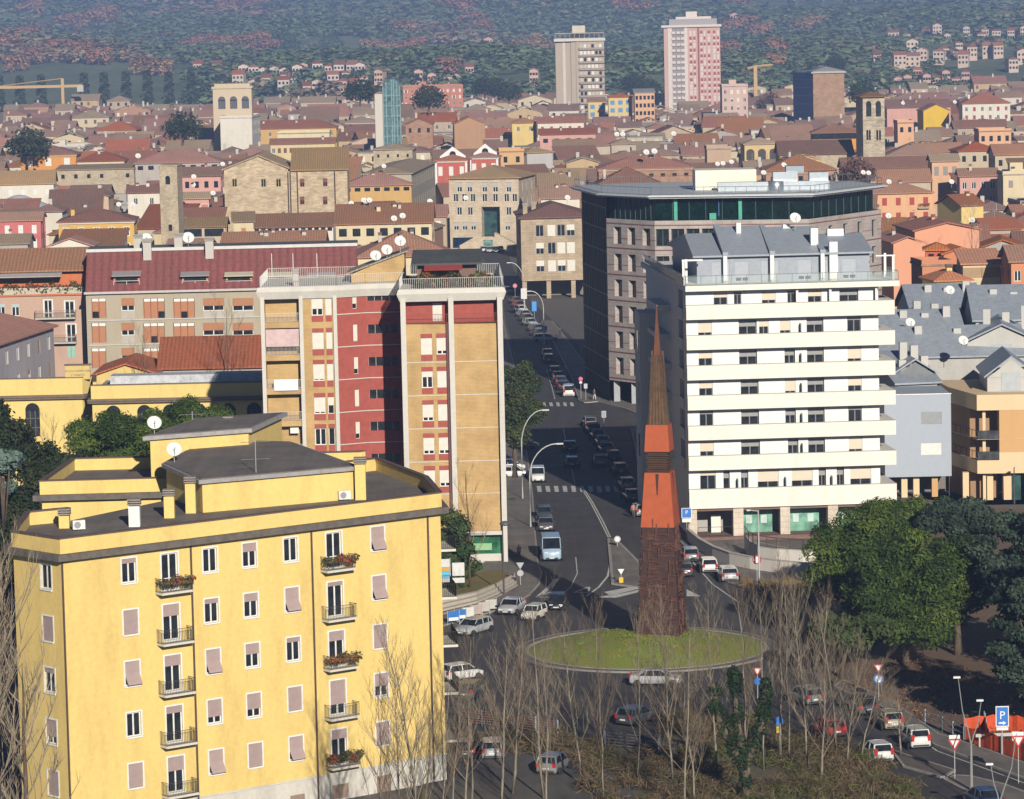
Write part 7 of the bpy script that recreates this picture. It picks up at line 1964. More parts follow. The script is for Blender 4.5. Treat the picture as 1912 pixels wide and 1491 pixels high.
# ================================================================== cars
TYRE = mat('paint', (.02, .02, .021), .9); RIM = mat('paint', (.42, .42, .43), .35, .1, .6); CGL = mat('glass', (.016, .02, .026), .06); HL = mat('paint', (.72, .72, .74), .2); TL = mat('paint', (.45, .02, .015), .3); PLATE = mat('paint', (.7, .7, .68), .5); TRIM = mat('paint', (.03, .03, .032), .7)
def car_meshes(kind):
 spec = {  # length, width, height, hood z, belt z, x positions of (rear glass base, rear roof, front roof, windscreen base), tail z
  'hatch': (3.75, 1.64, 1.48, .86, .93, (-1.72, -1.45, .35, 1.02), .95), 'city': (3.50, 1.60, 1.50, .88, .92, (-1.60, -1.35, .25, .92), .98),
  'sedan': (4.45, 1.74, 1.44, .86, .92, (-1.45, -.85, .42, 1.15), .96), 'wagon': (4.60, 1.76, 1.46, .86, .93, (-2.10, -1.75, .42, 1.18), .98),
  'panda': (3.40, 1.50, 1.46, .90, .94, (-1.56, -1.38, .42, .88), .95), 'suv': (3.60, 1.62, 1.58, .96, 1.02, (-1.66, -1.45, .35, .92), 1.0),
  'minivan': (4.05, 1.70, 1.82, 1.05, 1.08, (-1.98, -1.90, .55, 1.25), 1.1), 'van': (5.40, 2.05, 2.45, 1.25, 1.32, (-2.66, -2.62, 1.35, 2.05), 1.3)}[kind]
 L_, W, Ht, hz, bz, (x0, x1, x2, x3), tz = spec
 a = W / 2; fx, rx = L_ / 2, -L_ / 2
 # lower body: loft of cross-sections
 st = [(rx, .42, tz * .72, .86), (rx + .05, .26, tz * .92, .94), (rx + .25, .22, tz, .98), (x0 + .02, .20, bz + .02, 1.0), (0, .20, bz, 1.0), (x3, .20, bz - .01, 1.0), (x3 + .1, .20, hz + .01, .995), (fx - .45, .21, hz - .07, .97), (fx - .12, .24, hz - .16, .90), (fx, .38, hz - .34, .80)]
 st.sort(key=lambda s: s[0])
 b = MB(); ring = []
 for x, zb, zt, k in st:
  w = a * k
  pts = [(x, -w * .9, zb), (x, -w, zb + .12), (x, -w, (zb + zt) / 2), (x, -w * .97, zt - .06), (x, -w * .88, zt), (x, 0, zt + .02), (x, w * .88, zt), (x, w * .97, zt - .06), (x, w, (zb + zt) / 2), (x, w, zb + .12), (x, w * .9, zb)]
  i = len(b.v); b.v += pts; ring.append(i)
 n = 11
 for r0, r1 in zip(ring[:-1], ring[1:]):
  for q in range(n):
   w = (q + 1) % n; b.f.append((r0 + q, r0 + w, r1 + w, r1 + q)); b.m.append(0)
 b.f.append(tuple(ring[0] + q for q in reversed(range(n)))); b.m.append(0)
 b.f.append(tuple(ring[-1] + q for q in range(n))); b.m.append(0)
 body = b
 # greenhouse glass
 t = a * (.80 if kind not in ('van', 'minivan') else .88); e = a * .93
 B = [(x0, -e, bz - .02), (x3, -e, bz - .03), (x3, e, bz - .03), (x0, e, bz - .02)]
 T = [(x1, -t, Ht - .05), (x2, -t, Ht - .05), (x2, t, Ht - .05), (x1, t, Ht - .05)]
 g = {'side_window': MB(), 'windscreen': MB(), 'rear_window': MB()}
 g['windscreen'].face((B[1], B[2], T[2], T[1])); g['rear_window'].face((B[3], B[0], T[0], T[3]))
 s1 = MB().face((B[0], B[1], T[1], T[0])); s2 = MB().face((B[2], B[3], T[3], T[2]))
 # roof and pillars
 r = MB(); o = .03
 r.prism([(x1 - .04, -t - o), (x2 + .05, -t - o), (x2 + .12, 0), (x2 + .05, t + o), (x1 - .04, t + o)], Ht - .09, [Ht - .03, Ht - .03, Ht, Ht - .03, Ht - .03])
 def pil(p, q, w): r.tube([p, q], w, 4, cap=False)
 for s_ in (-1, 1):
  pil((x3, s_ * e, bz), (x2, s_ * (t + .015), Ht - .06), .045); pil((x0, s_ * e, bz), (x1, s_ * (t + .015), Ht - .06), .06)
  xm = (x0 + x3) / 2; pil((xm, s_ * (e + .005), bz), (xm - .03, s_ * (t + .015), Ht - .06), .045)
  if kind in ('wagon', 'minivan', 'suv', 'sedan'): xm2 = x0 + (x3 - x0) * .22; pil((xm2, s_ * (e + .005), bz), ((x1 + (x2 - x1) * .12), s_ * (t + .015), Ht - .06), .05)
 if kind == 'van':
  for s_ in (-1, 1): r.face([(x0, s_ * (e + .02), bz), (.45, s_ * (e + .02), bz), (.45, s_ * (t + .03), Ht - .05), (x1, s_ * (t + .03), Ht - .05)][::s_])
  r.face(((x0 - .02, e, bz), (x0 - .02, -e, bz), (x1 - .02, -t, Ht - .05), (x1 - .02, t, Ht - .05)))
 wheel_r = .30 if kind != 'van' else .35
 wx = (rx + .68 if kind != 'van' else rx + 1.1, fx - .72 if kind != 'van' else fx - .95)
 MT = {'tyre': MB().lathe([(wheel_r * .62, 0), (wheel_r * .95, 0), (wheel_r, .04), (wheel_r, .15), (wheel_r * .95, .19), (wheel_r * .62, .19)], 16, (0, 0, 0), 'y').mesh('tyre', TYRE),
          'rim': MB().lathe([(wheel_r * .62, -.005), (wheel_r * .64, .012), (wheel_r * .2, .03), (.02, .03)], 12, (0, 0, 0), 'y').mesh('rim', RIM)}
 ms = {'body': body.mesh('body', mat('carpaint', (.5, .5, .5), .35), True), 'roof': r.mesh('roof', mat('carpaint', (.5, .5, .5), .35)),
          'glass': [('windscreen', g['windscreen'].mesh('windscreen', CGL)), ('rear_window', g['rear_window'].mesh('rear_window', CGL)), ('side_window', s1.mesh('side_window', CGL)), ('side_window', s2.mesh('side_window', CGL))],
          'trim': MB().box(rx - .03, rx + .06, -a * .78, a * .78, .30, .42).box(fx - .1, fx + .015, -a * .62, a * .62, .28, .46).mesh('bumper_trim', TRIM),
          'plate': [MB().box(rx - .045, rx - .02, -.26, .26, tz * .55, tz * .55 + .12).mesh('number_plate', PLATE), MB().box(fx + .01, fx + .03, -.26, .26, .36, .46).mesh('number_plate', PLATE)],
          'hl': [MB().box(fx - .22, fx - .03, s_ * a * .58 - .17, s_ * a * .58 + .17, hz - .36, hz - .20).mesh('headlight', HL) for s_ in (-1, 1)],
          'tl': [MB().box(rx - .02, rx + .1, s_ * a * .80 - .12, s_ * a * .80 + .12, tz * .70, tz * .70 + (.30 if kind not in ('minivan', 'suv', 'city') else .5)).mesh('taillight', TL) for s_ in (-1, 1)],
          'mirror': [MB().box(x3 - .15, x3 + .02, s_ * (a + .08) - .09, s_ * (a + .08) + .09, bz + .02, bz + .17).mesh('mirror', TRIM) for s_ in (-1, 1)],
          'wheels': [(x, s_) for x in wx for s_ in (-1, 1)], 'wr': wheel_r, 'a': a, 'MT': MT}
 return ms
_CM = {}
def car(kind, px, py, to, rgb, label, group=None, z=.004, cat='car', head=None):
 """car standing at a picture point, nose towards another one"""
 if kind not in _CM: _CM[kind] = car_meshes(kind)
 M = _CM[kind]
 p = at(px, py); q = at(*to) if head is None else None
 ang = math.atan2(q.y - p.y, q.x - p.x) if head is None else R(head)
 root = thing('delivery_van' if kind in ('van',) else 'car', label, cat, (p.x, p.y, z), ang, group)
 cm = mat('carpaint', rgb, .35)
 for nm in ('body', 'roof'):
  o = inst(nm, M[nm], root); o.material_slots[0].link = 'OBJECT'; o.material_slots[0].material = cm
 for nm, me in M['glass']: inst(nm, me, root)
 inst('bumper_trim', M['trim'], root)
 for me in M['plate']: inst('number_plate', me, root)
 for me in M['hl']: inst('headlight', me, root)
 for me in M['tl']: inst('taillight', me, root)
 for me in M['mirror']: inst('mirror', me, root)
 for x, s_ in M['wheels']:
  w = inst('wheel', M['MT']['tyre'], root, (x, s_ * (M['a'] - (.16 if s_ > 0 else .16)) , M['wr']), 0 if s_ > 0 else 0)
  w.rotation_euler = (0, 0, math.pi) if s_ > 0 else (0, 0, 0)
  w.location.y = s_ * (M['a'] + .02)
  w.rotation_euler = (0, 0, 0) if s_ < 0 else (0, 0, math.pi)
  inst('rim', M['MT']['rim'], w)
 return root
SIL = (.42, .43, .45); WHT = (.72, .72, .71); BLK = (.02, .021, .025); DGR = (.07, .075, .085); BLU = (.05, .08, .16); GRY = (.20, .205, .21); REDC = (.30, .03, .03); GRN = (.06, .10, .08); BEI = (.40, .36, .29)
car('minivan', 1004, 898, (1022, 975), WHT, 'small white van driving towards the camera before the zebra crossing', cat='van')
car('hatch', 962, 891, (1030, 890), WHT, 'white car parked sideways behind the brick tower corner')
car('hatch', 953, 878, (1020, 876), WHT, 'second white car parked behind the brick tower corner', 'cars parked beside the brick tower')
car('city', 982, 838, (1010, 838), GRY, 'grey car with bright bonnet parked under the evergreen tree')
car('sedan', 1064, 842, (1050, 770), BLK, 'farther of two dark cars driving away in the shaded street')
car('hatch', 1068, 872, (1055, 800), BLK, 'nearer of two dark cars driving away in the shaded street')
nth = ['farthest', 'second farthest', 'third farthest', 'fourth farthest', 'fifth', 'sixth', 'seventh', 'eighth', 'nearest but one', 'nearest']
for k, (x, y, kd, c) in enumerate(((1100, 796, 'hatch', GRY), (1107, 808, 'wagon', DGR), (1115, 820, 'hatch', BLU), (1124, 832, 'city', SIL), (1131, 845, 'sedan', DGR), (1143, 860, 'hatch', BLK), (1121, 868, 'wagon', GRY), (1156, 884, 'hatch', DGR), (1169, 912, 'hatch', SIL), (1179, 934, 'sedan', BLU))):
 car(kd, x, y, (x - 22, y - 18) if k != 6 else (x - 12, y - 60), c, f'{nth[k]} car in the slanting shaded row beside the white block', 'cars parked in the shade beside the white block')
car('hatch', 1197, 962, (1170, 940), SIL, 'silver car half hidden behind the orange obelisk section')
car('hatch', 1016, 968, (1024, 1010), DGR, 'dark car parked two places behind the white delivery van')
car('wagon', 1019, 988, (1027, 1030), (.12, .115, .13), 'dark car parked just behind the white delivery van')
car('van', 1029, 1042, (1041, 1090), (.40, .53, .68), 'pale blue-white delivery van parked at the left kerb', cat='van')
car('sedan', 956, 1143, (925, 1160), SIL, 'silver saloon entering the roundabout, front to the left')
car('panda', 997, 1156, (962, 1170), (.72, .70, .62), 'boxy old cream-white hatchback on the roundabout')
car('city', 1041, 1136, (1028, 1160), BLK, 'black car behind the boxy cream hatchback')
car('wagon', 884, 1182, (850, 1192), SIL, 'silver estate car leaving the roundabout to the left')
car('sedan', 1225, 1278, (1280, 1278), SIL, 'grey saloon on the near side of the roundabout')
car('hatch', 862, 1268, (905, 1262), WHT, 'white car beside the yellow house below the roundabout')
car('wagon', 880, 1300, (900, 1286), DGR, 'dark car parked below the white one by the yellow house')
car('hatch', 868, 1412, (862, 1380), BLK, 'black car on the small parking lot by the yellow house')
car('hatch', 918, 1412, (914, 1380), SIL, 'silver car on the small parking lot behind bare trees')
car('hatch', 1034, 1440, (1066, 1420), (.24, .24, .25), 'grey hatchback seen from behind among the bare trees')
car('hatch', 1188, 1350, (1230, 1338), DGR, 'dark car among the bare trees below the roundabout')
car('hatch', 1322, 1066, (1300, 1040), WHT, 'white small car parked before the white block ramp')
car('wagon', 1358, 1082, (1334, 1056), SIL, 'silver estate parked nearest to the dry verge')
car('hatch', 1288, 1046, (1270, 1020), GRY, 'grey car parked just right of the obelisk')
car('hatch', 1276, 1074, (1262, 1050), DGR, 'dark car showing right behind the obelisk base')
car('suv', 1708, 1392, (1648, 1352), (.70, .70, .68), 'white tall hatchback driving left on the lower right road')
car('city', 1660, 1358, (1620, 1330), BEI, 'beige car ahead of the white tall hatchback')
car('city', 1638, 1418, (1600, 1395), WHT, 'white car half hidden by twigs at the lower right')
car('hatch', 1608, 1330, (1570, 1310), DGR, 'dark car with white plate farther along the lower right road')
car('hatch', 1504, 1312, (1470, 1300), GRY, 'grey car glimpsed through the bare poplars')
car('hatch', 1545, 1372, (1510, 1358), REDC, 'dark red car glimpsed through the bare poplars')
car('sedan', 1838, 1506, (1800, 1487), BLU, 'blue car cut by the bottom edge at the lower right')
car('minivan', 1062, 739, (1052, 700), WHT, 'white van seen from behind before the far crossing', cat='van')
for k, (x, y, kd, c) in enumerate(((1052, 727, 'hatch', BLK), (1047, 718, 'hatch', DGR), (1042, 709, 'sedan', DGR), (1036, 699, 'hatch', BLU), (1024, 676, 'hatch', DGR), (1022, 666, 'sedan', SIL))):
 car(kd, x, y, (x - 10, y - 25), c, f"{['nearest', 'second', 'third', 'fourth', 'fifth', 'sixth'][k]} car in the dark row ahead of the white van", 'cars parked ahead of the white van')
car('wagon', 1018, 637, (1050, 636), SIL, 'silver estate at the sunlit end of the far parking row')
for k, (x, y, kd, c) in enumerate(((1008, 628, 'sedan', DGR), (1003, 619, 'wagon', GRY), (990, 608, 'hatch', SIL), (984, 600, 'hatch', DGR), (979, 592, 'sedan', SIL), (973, 583, 'hatch', WHT), (969, 575, 'hatch', REDC), (965, 567, 'sedan', DGR), (948, 548, 'hatch', SIL))):
 car(kd, x, y, (x + 25, y + 4), c, f"{['first', 'second', 'third', 'fourth', 'fifth', 'sixth', 'seventh', 'eighth', 'last'][k]} car counting away from the sunlit silver estate", 'cars parked along the far street')
for k, (x, y, c) in enumerate(((903, 470, WHT), (914, 471, SIL), (926, 471, BLK), (934, 470, REDC))):
 car('hatch', x, y, (x + 4, y + 12), c, ['white car at the far left before the palazzo stair', 'silver car before the palazzo stair', 'black car before the palazzo stair', 'dark red car before the palazzo stair'][k], 'cars before the palazzo')

# ================================================================== street furniture
POLE = mat('paint', (.58, .58, .57), .45, .1, .3); GPOLE = mat('paint', (.30, .30, .29), .5, .1, .2); DPOLE = mat('paint', (.07, .07, .075), .6)
def lamp(label, base, knee, tip, m=POLE, r=.085):
 """curved-arm street lamp from picture points of foot, bend and head"""
 b = at(*base); d = b.y
 k = atd(knee[0], knee[1], d); t = atd(tip[0], tip[1], d)
 root = thing('street_lamp', label, 'street lamp', (b.x, b.y, 0))
 o = Vector((b.x, b.y, 0)); k, t = k - o, t - o
 k.x = k.x * .0 + 0
 pts = [Vector((0, 0, 0)), Vector((0, 0, k.z))]
 for q in range(1, 9):
  a = q / 8 * math.pi / 2
  pts.append(Vector((t.x * (1 - math.cos(a)) , 0, k.z + (t.z - k.z) * math.sin(a))))
 MB().tube(pts, [r * 1.25, r] + [r * .8] * 8, 8).build('post', m, root)
 s_ = 1 if t.x > 0 else -1
 MB().box(t.x - (.1 if s_ > 0 else .7), t.x + (.7 if s_ > 0 else .1), -.14, .14, t.z - .08, t.z + .07).build('lamp_head', mat('paint', (.62, .62, .6), .4), root)
 return root
lamp('white curved street lamp nearest the delivery van', (991, 985), (991, 890), (1040, 828))
lamp('white curved street lamp farther from the delivery van by the evergreen', (976, 932), (976, 830), (1014, 765))
lamp('white curved street lamp beside the far silver estate', (1016, 642), (1015, 575), (990, 543))
lamp('white curved street lamp farthest along the street', (980, 588), (979, 530), (953, 490))
def simple_lamp(label, base, top, arm=None, m=DPOLE, globe=False):
 b = at(*base); t = atd(top[0], top[1], b.y); h = t.z
 root = thing('street_lamp', label, 'street lamp', (b.x, b.y, 0))
 MB().tube([(0, 0, 0), (0, 0, h)], [.10, .06], 8).build('post', m, root)
 if globe: MB().lathe([(.05, 0), (.45, .08), (.55, .25), (.40, .42), (.1, .5)], 12, (.25, 0, h - .2)).build('lamp_head', mat('paint', (.10, .10, .11), .5), root, True)
 elif arm: MB().tube([(0, 0, h - .1), (arm, 0, h)], .04, 6).box(arm - .35 if arm < 0 else arm, arm if arm < 0 else arm + .35, -.15, .15, h - .06, h + .08).build('lamp_head', mat('paint', (.62, .62, .6), .4), root)
 return root
simple_lamp('dark lamp post with dome head at the brick tower corner', (941, 1112), (941, 978), globe=True)
simple_lamp('grey lamp post with arm before the white block', (1418, 1104), (1413, 952), arm=-.8, m=POLE)
simple_lamp('lamp post with flat head on the tan building forecourt', (1894, 940), (1894, 872), arm=.1, m=DPOLE)
simple_lamp('park lamp with flat head by the metal wing forecourt', (1773, 925), (1773, 884), arm=-.2, m=DPOLE)
# twin-stemmed curved lamps, lower right
def twin(label, base, fork, tips):
 b = at(*base); d = b.y; o = Vector((b.x, b.y, 0)); root = thing('street_lamp', label, 'street lamp', o)
 f = atd(*fork, d) - o
 MB().tube([(0, 0, 0), (0, 0, f.z)], [.13, .08], 8).build('post', GPOLE, root)
 for t in tips:
  q = atd(*t, d) - o; mid = Vector((f.x + (q.x - f.x) * .68, 0, f.z + (q.z - f.z) * .5))
  MB().tube([Vector((0, 0, f.z)), Vector(((f.x + mid.x) * .42, 0, f.z + (mid.z - f.z) * .5)), mid, Vector((q.x, 0, q.z))], [.06, .05, .04, .03], 6).build('stem', GPOLE, root)
  MB().box(q.x - .35, q.x + .15, -.12, .12, q.z - .03, q.z + .1).build('lamp_head', WHITE, root)
twin('twin-stemmed curved lamp on the lower right island', (1814, 1478), (1814, 1390), ((1789, 1265), (1832, 1308)))
twin('second twin-stemmed lamp cut by the bottom edge', (1866, 1540), (1868, 1500), ((1850, 1427), (1898, 1368)))

def sign(label, base, top, plates, m=POLE, face=None, name='traffic_sign'):
 """post with plates: (kind, size m, drop from the top, colours)"""
 b = at(*base); h = atd(top[0], top[1], b.y).z
 root = thing(name, label, 'sign', (b.x, b.y, 0), R(face if face is not None else 0))
 MB().tube([(0, .05, 0), (0, .05, h)], .035, 6).build('post', m, root)
 for (k, sz, dz, c1, c2) in plates:
  z = h - dz; p = MB(); q = MB(); m1 = mat('paint', c1, .5, .06); m2 = mat('paint', c2, .5, .06)
  if k == 'tri':
   p.prism([(-sz, 0), (0, 0), (0, 0)], 0, 0) if False else p.face(((-sz, -.01, z), (0, -.01, z - sz * 1.7), (sz, -.01, z))); p.face(((sz, .012, z), (0, .012, z - sz * 1.7), (-sz, .012, z)))
   q.face(((-sz * .62, -.016, z - sz * .2), (0, -.016, z - sz * 1.32), (sz * .62, -.016, z - sz * .2)))
  elif k == 'round':
   p.lathe([(sz, 0), (sz, .02)], 20, (0, 0, z - sz), 'y'); q.lathe([(sz * .68, .022), (sz * .68, .028)], 20, (0, 0, z - sz), 'y')
  else:
   w, hh = sz; p.box(-w / 2, w / 2, -.012, .012, z - hh, z); q.box(-w * .44, w * .44, -.02, -.014, z - hh * .95, z - hh * .05)
  po = p.build('plate', m1, root); q.build('symbol', m2, po)
  if k == 'P' or (isinstance(sz, tuple) and c2 == (.02, .16, .55)):
   w, hh = sz; letters(po, 'P', (0, -.03, z - hh * .62), hh * .55, mat('paint', (.78, .78, .78), .5), align='CENTER')
 return root
RSG, WSG, BSG, GSG, YSG = (.50, .03, .03), (.75, .75, .73), (.02, .16, .55), (.40, .41, .42), (.65, .45, .03)
sign('blue parking sign on a post left of the white block', (1283, 1012), (1283, 948), [('rect', (1.1, 1.1), 0, WSG, BSG), ('rect', (1.0, .4), 1.15, WSG, WSG)])
b = sign('big blue parking sign with a white arrow at the lower right', (1872, 1412), (1872, 1318), [('rect', (1.0, 1.6), 0, WSG, BSG), ('rect', (.9, .22), 1.64, WSG, WSG)])
h_ = atd(1872, 1318, at(1872, 1412).y).z; ar = MB(); ar.face(((-.28, -.03, h_ - 1.36), (.05, -.03, h_ - 1.36), (.05, -.03, h_ - 1.24), (-.28, -.03, h_ - 1.24))).face(((.05, -.03, h_ - 1.45), (.3, -.03, h_ - 1.3), (.05, -.03, h_ - 1.15))); ar.build('arrow', mat('paint', (.78, .78, .78), .5), b)
sign('give-way sign on the lower right island', (1783, 1456), (1783, 1372), [('rect', (.8, .28), 0, WSG, WSG), ('tri', .52, .3, RSG, WSG)])
sign('give-way sign at the right edge by the orange mesh', (1902, 1462), (1904, 1366), [('rect', (.8, .28), 0, WSG, WSG), ('tri', .52, .3, RSG, WSG)])
sign('no-entry sign with a black mark on the lamp post before the white block', (1414, 1100), (1414, 1036), [('round', .46, 0, RSG, WSG)])
sign('give-way and blue round sign pair behind the poplars', (1641, 1310), (1641, 1240), [('tri', .42, 0, RSG, WSG), ('round', .42, .8, BSG, WSG)])
sign('give-way sign glimpsed above the ivy tree', (1415, 1310), (1415, 1246), [('tri', .42, 0, RSG, WSG), ('round', .3, .85, BSG, BSG)])
sign('blue round sign with yellow plate among the poplars', (1455, 1405), (1455, 1338), [('round', .36, 0, BSG, BSG), ('rect', (.4, .5), .75, YSG, YSG)])
sign('back of a triangle and round sign on the left pavement', (972, 1094), (972, 1050), [('tri', .40, 0, GSG, GSG), ('round', .32, .75, GSG, GSG)])
sign('grey round sign at the tip of the traffic island', (1153, 1022), (1153, 1000), [('round', .36, 0, GSG, WSG)])
sign('small give-way sign with yellow bollard on the traffic island', (1160, 1090), (1160, 1062), [('tri', .33, 0, WSG, WSG), ('rect', (.42, .65), .85, YSG, YSG)])
sign('white no-parking panel in the shaded street', (1128, 800), (1128, 767), [('rect', (.6, .9), 0, WSG, (.30, .33, .42))])
sign('white panel sign before the green glass corner', (1055, 690), (1055, 660), [('rect', (.6, .9), 0, WSG, (.30, .33, .42))])
sign('red round sign on the sunlit pavement wedge', (1085, 746), (1085, 703), [('round', .33, 0, (.55, .10, .18), (.55, .14, .30)), ('rect', (.4, .3), .7, WSG, WSG)])
sign('white small panel right of the red round sign', (1094, 748), (1094, 716), [('rect', (.5, .7), 0, WSG, (.5, .45, .5))])
sign('red round sign far along the street', (962, 556), (962, 529), [('round', .45, 0, (.55, .15, .20), (.60, .25, .28))])
sign('blue board sign beside the far street lamp', (998, 600), (998, 562), [('rect', (.9, 1.9), 0, BSG, (.05, .28, .70))])
sign('blue plate on the far street lamp by the silver estate', (1017, 641), (1017, 608), [('rect', (.9, .8), 0, BSG, (.05, .28, .70)), ('rect', (.8, .3), .85, WSG, WSG)])
sign('white board on the farthest street lamp', (979, 590), (979, 538), [('rect', (1.1, 2.0), 0, WSG, (.62, .62, .62))])
# hoarding with coloured stripes beside the yellow house
c = at(840, 1120); root = thing('notice_board', 'notice board with orange and blue stripes beside the yellow house', 'notice board', (c.x, c.y, 0), R(4))
for x in (-1.35, .1): MB().tube([(x, 0, 0), (x, 0, 4.2)], .05, 6).build('post', POLE, root)
for k, (z0, z1, cc) in enumerate(((3.3, 4.1, (.60, .60, .60)), (2.9, 3.28, (.55, .32, .05)), (2.2, 2.88, (.10, .42, .65)), (1.8, 2.18, (.45, .45, .45)))): MB().box(-1.3, .05, -.06, -.02, z0, z1).build('panel', mat('paint', cc, .6), root)
MB().box(.3, 1.5, -.06, -.02, 2.4, 3.7).build('panel', mat('paint', (.62, .62, .62), .6, .25), root); MB().box(.3, 1.5, -.06, -.02, 1.7, 2.2).build('panel', mat('paint', (.6, .6, .6), .6), root)
# banner panels on the railing before the steps
for k, (x, y, cc, cn) in enumerate(((847, 1166, (.03, .16, .50), 'blue and white banner panel farthest left on the railing'), (860, 1162, (.03, .16, .50), 'second blue and white banner panel on the railing'), (875, 1158, (.62, .62, .60), 'white banner panel third on the railing'), (890, 1153, (.42, .34, .30), 'faded pink banner panel on the railing'), (904, 1148, (.46, .43, .40), 'faded grey banner panel on the railing'), (917, 1143, (.50, .50, .46), 'pale banner panel nearest the silver saloon'))):
 p = at(x, y); root = thing('banner_panel', cn, 'banner', (p.x, p.y, 0), R(22), 'banner panels on the railing')
 MB().box(-.55, .55, -.03, .03, .35, 1.25).build('panel', mat('paint', cc, .6, .2), root)
 if k < 2: MB().box(-.5, .5, -.045, -.032, .4, .7).build('white_field', WHITE, root)
 for s_ in (-1, 1): MB().tube([(s_ * .6, 0, 0), (s_ * .6, 0, 1.35)], .03, 5).build('post', POLE, root)
# pale stone steps curving round the lawn
ST = mat('plaster', (.52, .46, .38), .85, .15)
slab('lawn', [(886, 1074), (936, 1068), (952, 1078), (930, 1096), (884, 1116), (826, 1124), (826, 1090)], .30, mat('grass', (.16, .14, .035), 1.0, extra=(.24, .13, .04)))
steps = thing('garden_steps', 'pale stone steps curving round the lawn beside the brick tower', 'steps', tuple(at(900, 1110)))
for k in range(4):
 o = 5.2 * k; pts = [(962 + k * 1.5, 1080 + o * .8), (930, 1098 + o), (890, 1114 + o * 1.1), (826, 1128 + o * 1.2)]
 b = MB(); base = steps.location
 for p0, p1 in zip(pts[:-1], pts[1:]):
  q = [at(*p0), at(*p1), at(p1[0], p1[1] + 3.0), at(p0[0], p0[1] + 3.0)]
  b.prism(ear([(v.x - base.x, v.y - base.y) for v in q]), 0, .62 - .15 * k, bot=False)
 b.build('step', ST, steps)
# curved low wall and ramp railing before the white block
def wall_line(label, pts, h, th, m, name='ramp_wall', coping=None):
 root = thing(name, label, 'wall', tuple(at(*pts[0])))
 o = root.location; b = MB(); c = MB(); P = [at(*p) - o for p in pts]
 for i, (p, q) in enumerate(zip(P[:-1], P[1:])):
  d = (q - p); d.z = 0; d.normalize(); n = Vector((-d.y, d.x, 0)) * th
  b.prism(ear([tuple(v)[:2] for v in (p, q, q + n, p + n)]), 0, h + .001 * i); c.prism(ear([tuple(v)[:2] for v in (p - n * .15, q - n * .15, q + n * 1.15, p + n * 1.15)]), h + .004, h + .07 + .001 * i)
 b.build('wall_body', m, root); c.build('coping', coping or CONC, root)
 return root
WW = mat('plaster', (.66, .62, .56), .85, .08)
wall_line('curved white ramp wall in front of the white block', [(1284, 1012), (1305, 1030), (1330, 1044), (1362, 1056), (1400, 1064), (1450, 1071), (1500, 1076), (1540, 1077)], 1.35, .3, WW)
wall_line('inner curved ramp parapet under the brown railing', [(1390, 1030), (1398, 1042), (1415, 1050), (1450, 1055), (1500, 1058), (1545, 1057)], 1.7, .3, WW, 'ramp_parapet')
rr = thing('ramp_railing', 'brown metal railing along the upper ramp of the white block', 'railing', tuple(at(1390, 1030))); o = rr.location; q = MB()
P = [at(*p) - o for p in [(1390, 1030), (1398, 1042), (1415, 1050), (1450, 1055), (1500, 1058), (1545, 1057)]]
for p0, p1 in zip(P[:-1], P[1:]): rail(q, p0, p1, 1.75, 2.85, .035, post=1.25, bars=False)
q.build('posts_and_rails', mat('paint', (.10, .07, .06), .6), rr)
# fences in the foreground
def fence(label, pts, h, rails, m, pm, gap=2.2, name='fence'):
 root = thing(name, label, 'fence', tuple(at(*pts[0]))); o = root.location
 P = [at(*p) - o for p in pts]
 for p0, p1 in zip(P[:-1], P[1:]):
  for k in range(rails):
   z = .25 + (h - .25) * k / max(1, rails - 1); b = MB(); b.tube([p0 + Vector((0, 0, z)), p1 + Vector((0, 0, z))], .04, 5); b.build('rail', m, root)
  n = max(1, int((p1 - p0).length / gap))
  for k in range(n + 1):
   p = p0 + (p1 - p0) * (k / n); MB().tube([p, p + Vector((0, 0, h + .15))], .06, 6).build('post', pm, root)
fence('rusty rail fence with pale blue posts on the river bank', [(858, 1352), (900, 1356), (960, 1362), (1042, 1376)], 1.25, 6, mat('paint', (.22, .10, .07), .8), mat('paint', (.30, .38, .46), .6))
fence('grey-blue rail fence among the poplars', [(1130, 1395), (1200, 1402), (1260, 1420)], 1.2, 5, mat('paint', (.14, .12, .13), .8), mat('paint', (.22, .25, .32), .6))
fence('grey handrail along the lower right pavement', [(1728, 1352), (1760, 1366), (1800, 1385)], 1.1, 3, mat('paint', (.25, .3, .36), .6), mat('paint', (.35, .42, .5), .6))
# orange safety mesh
OM = mat('paint', (.62, .085, .02), .7, .25)
def mesh_panel(label, pts, h, seed, name='safety_mesh'):
 root = thing(name, label, 'barrier', tuple(at(*pts[0]))); o = root.location; P = [at(*p) - o for p in pts]; rs = random.Random(seed); b = MB()
 for p0, p1 in zip(P[:-1], P[1:]):
  n = max(2, int((p1 - p0).length / .5)); prev = None
  for k in range(n + 1):
   p = p0 + (p1 - p0) * (k / n) + Vector((rs.uniform(-.05, .05), rs.uniform(-.12, .12), 0)); top = h + rs.uniform(-.15, .08)
   if prev is not None:
    a, ta = prev; b.face((a + Vector((0, 0, .08)), p + Vector((0, 0, .08)), p + Vector((0, 0, top)), a + Vector((0, 0, ta))))
    b.face((p + Vector((0, .03, top)), p + Vector((0, .03, .08)), a + Vector((0, .03, .08)), a + Vector((0, .03, ta))))
   prev = (p, top)
 b.build('netting', OM, root)
 for p in P: MB().tube([p, p + Vector((0, 0, h + .2))], .04, 5).build('stake', mat('paint', (.3, .36, .42), .6), root)
mesh_panel('long orange safety netting along the lower right pavement', [(1802, 1386), (1830, 1394), (1870, 1408), (1920, 1425), (1960, 1440)], 1.35, 3)
mesh_panel('orange safety netting behind the big parking sign', [(1800, 1372), (1840, 1368), (1880, 1366), (1940, 1374)], 1.4, 4)
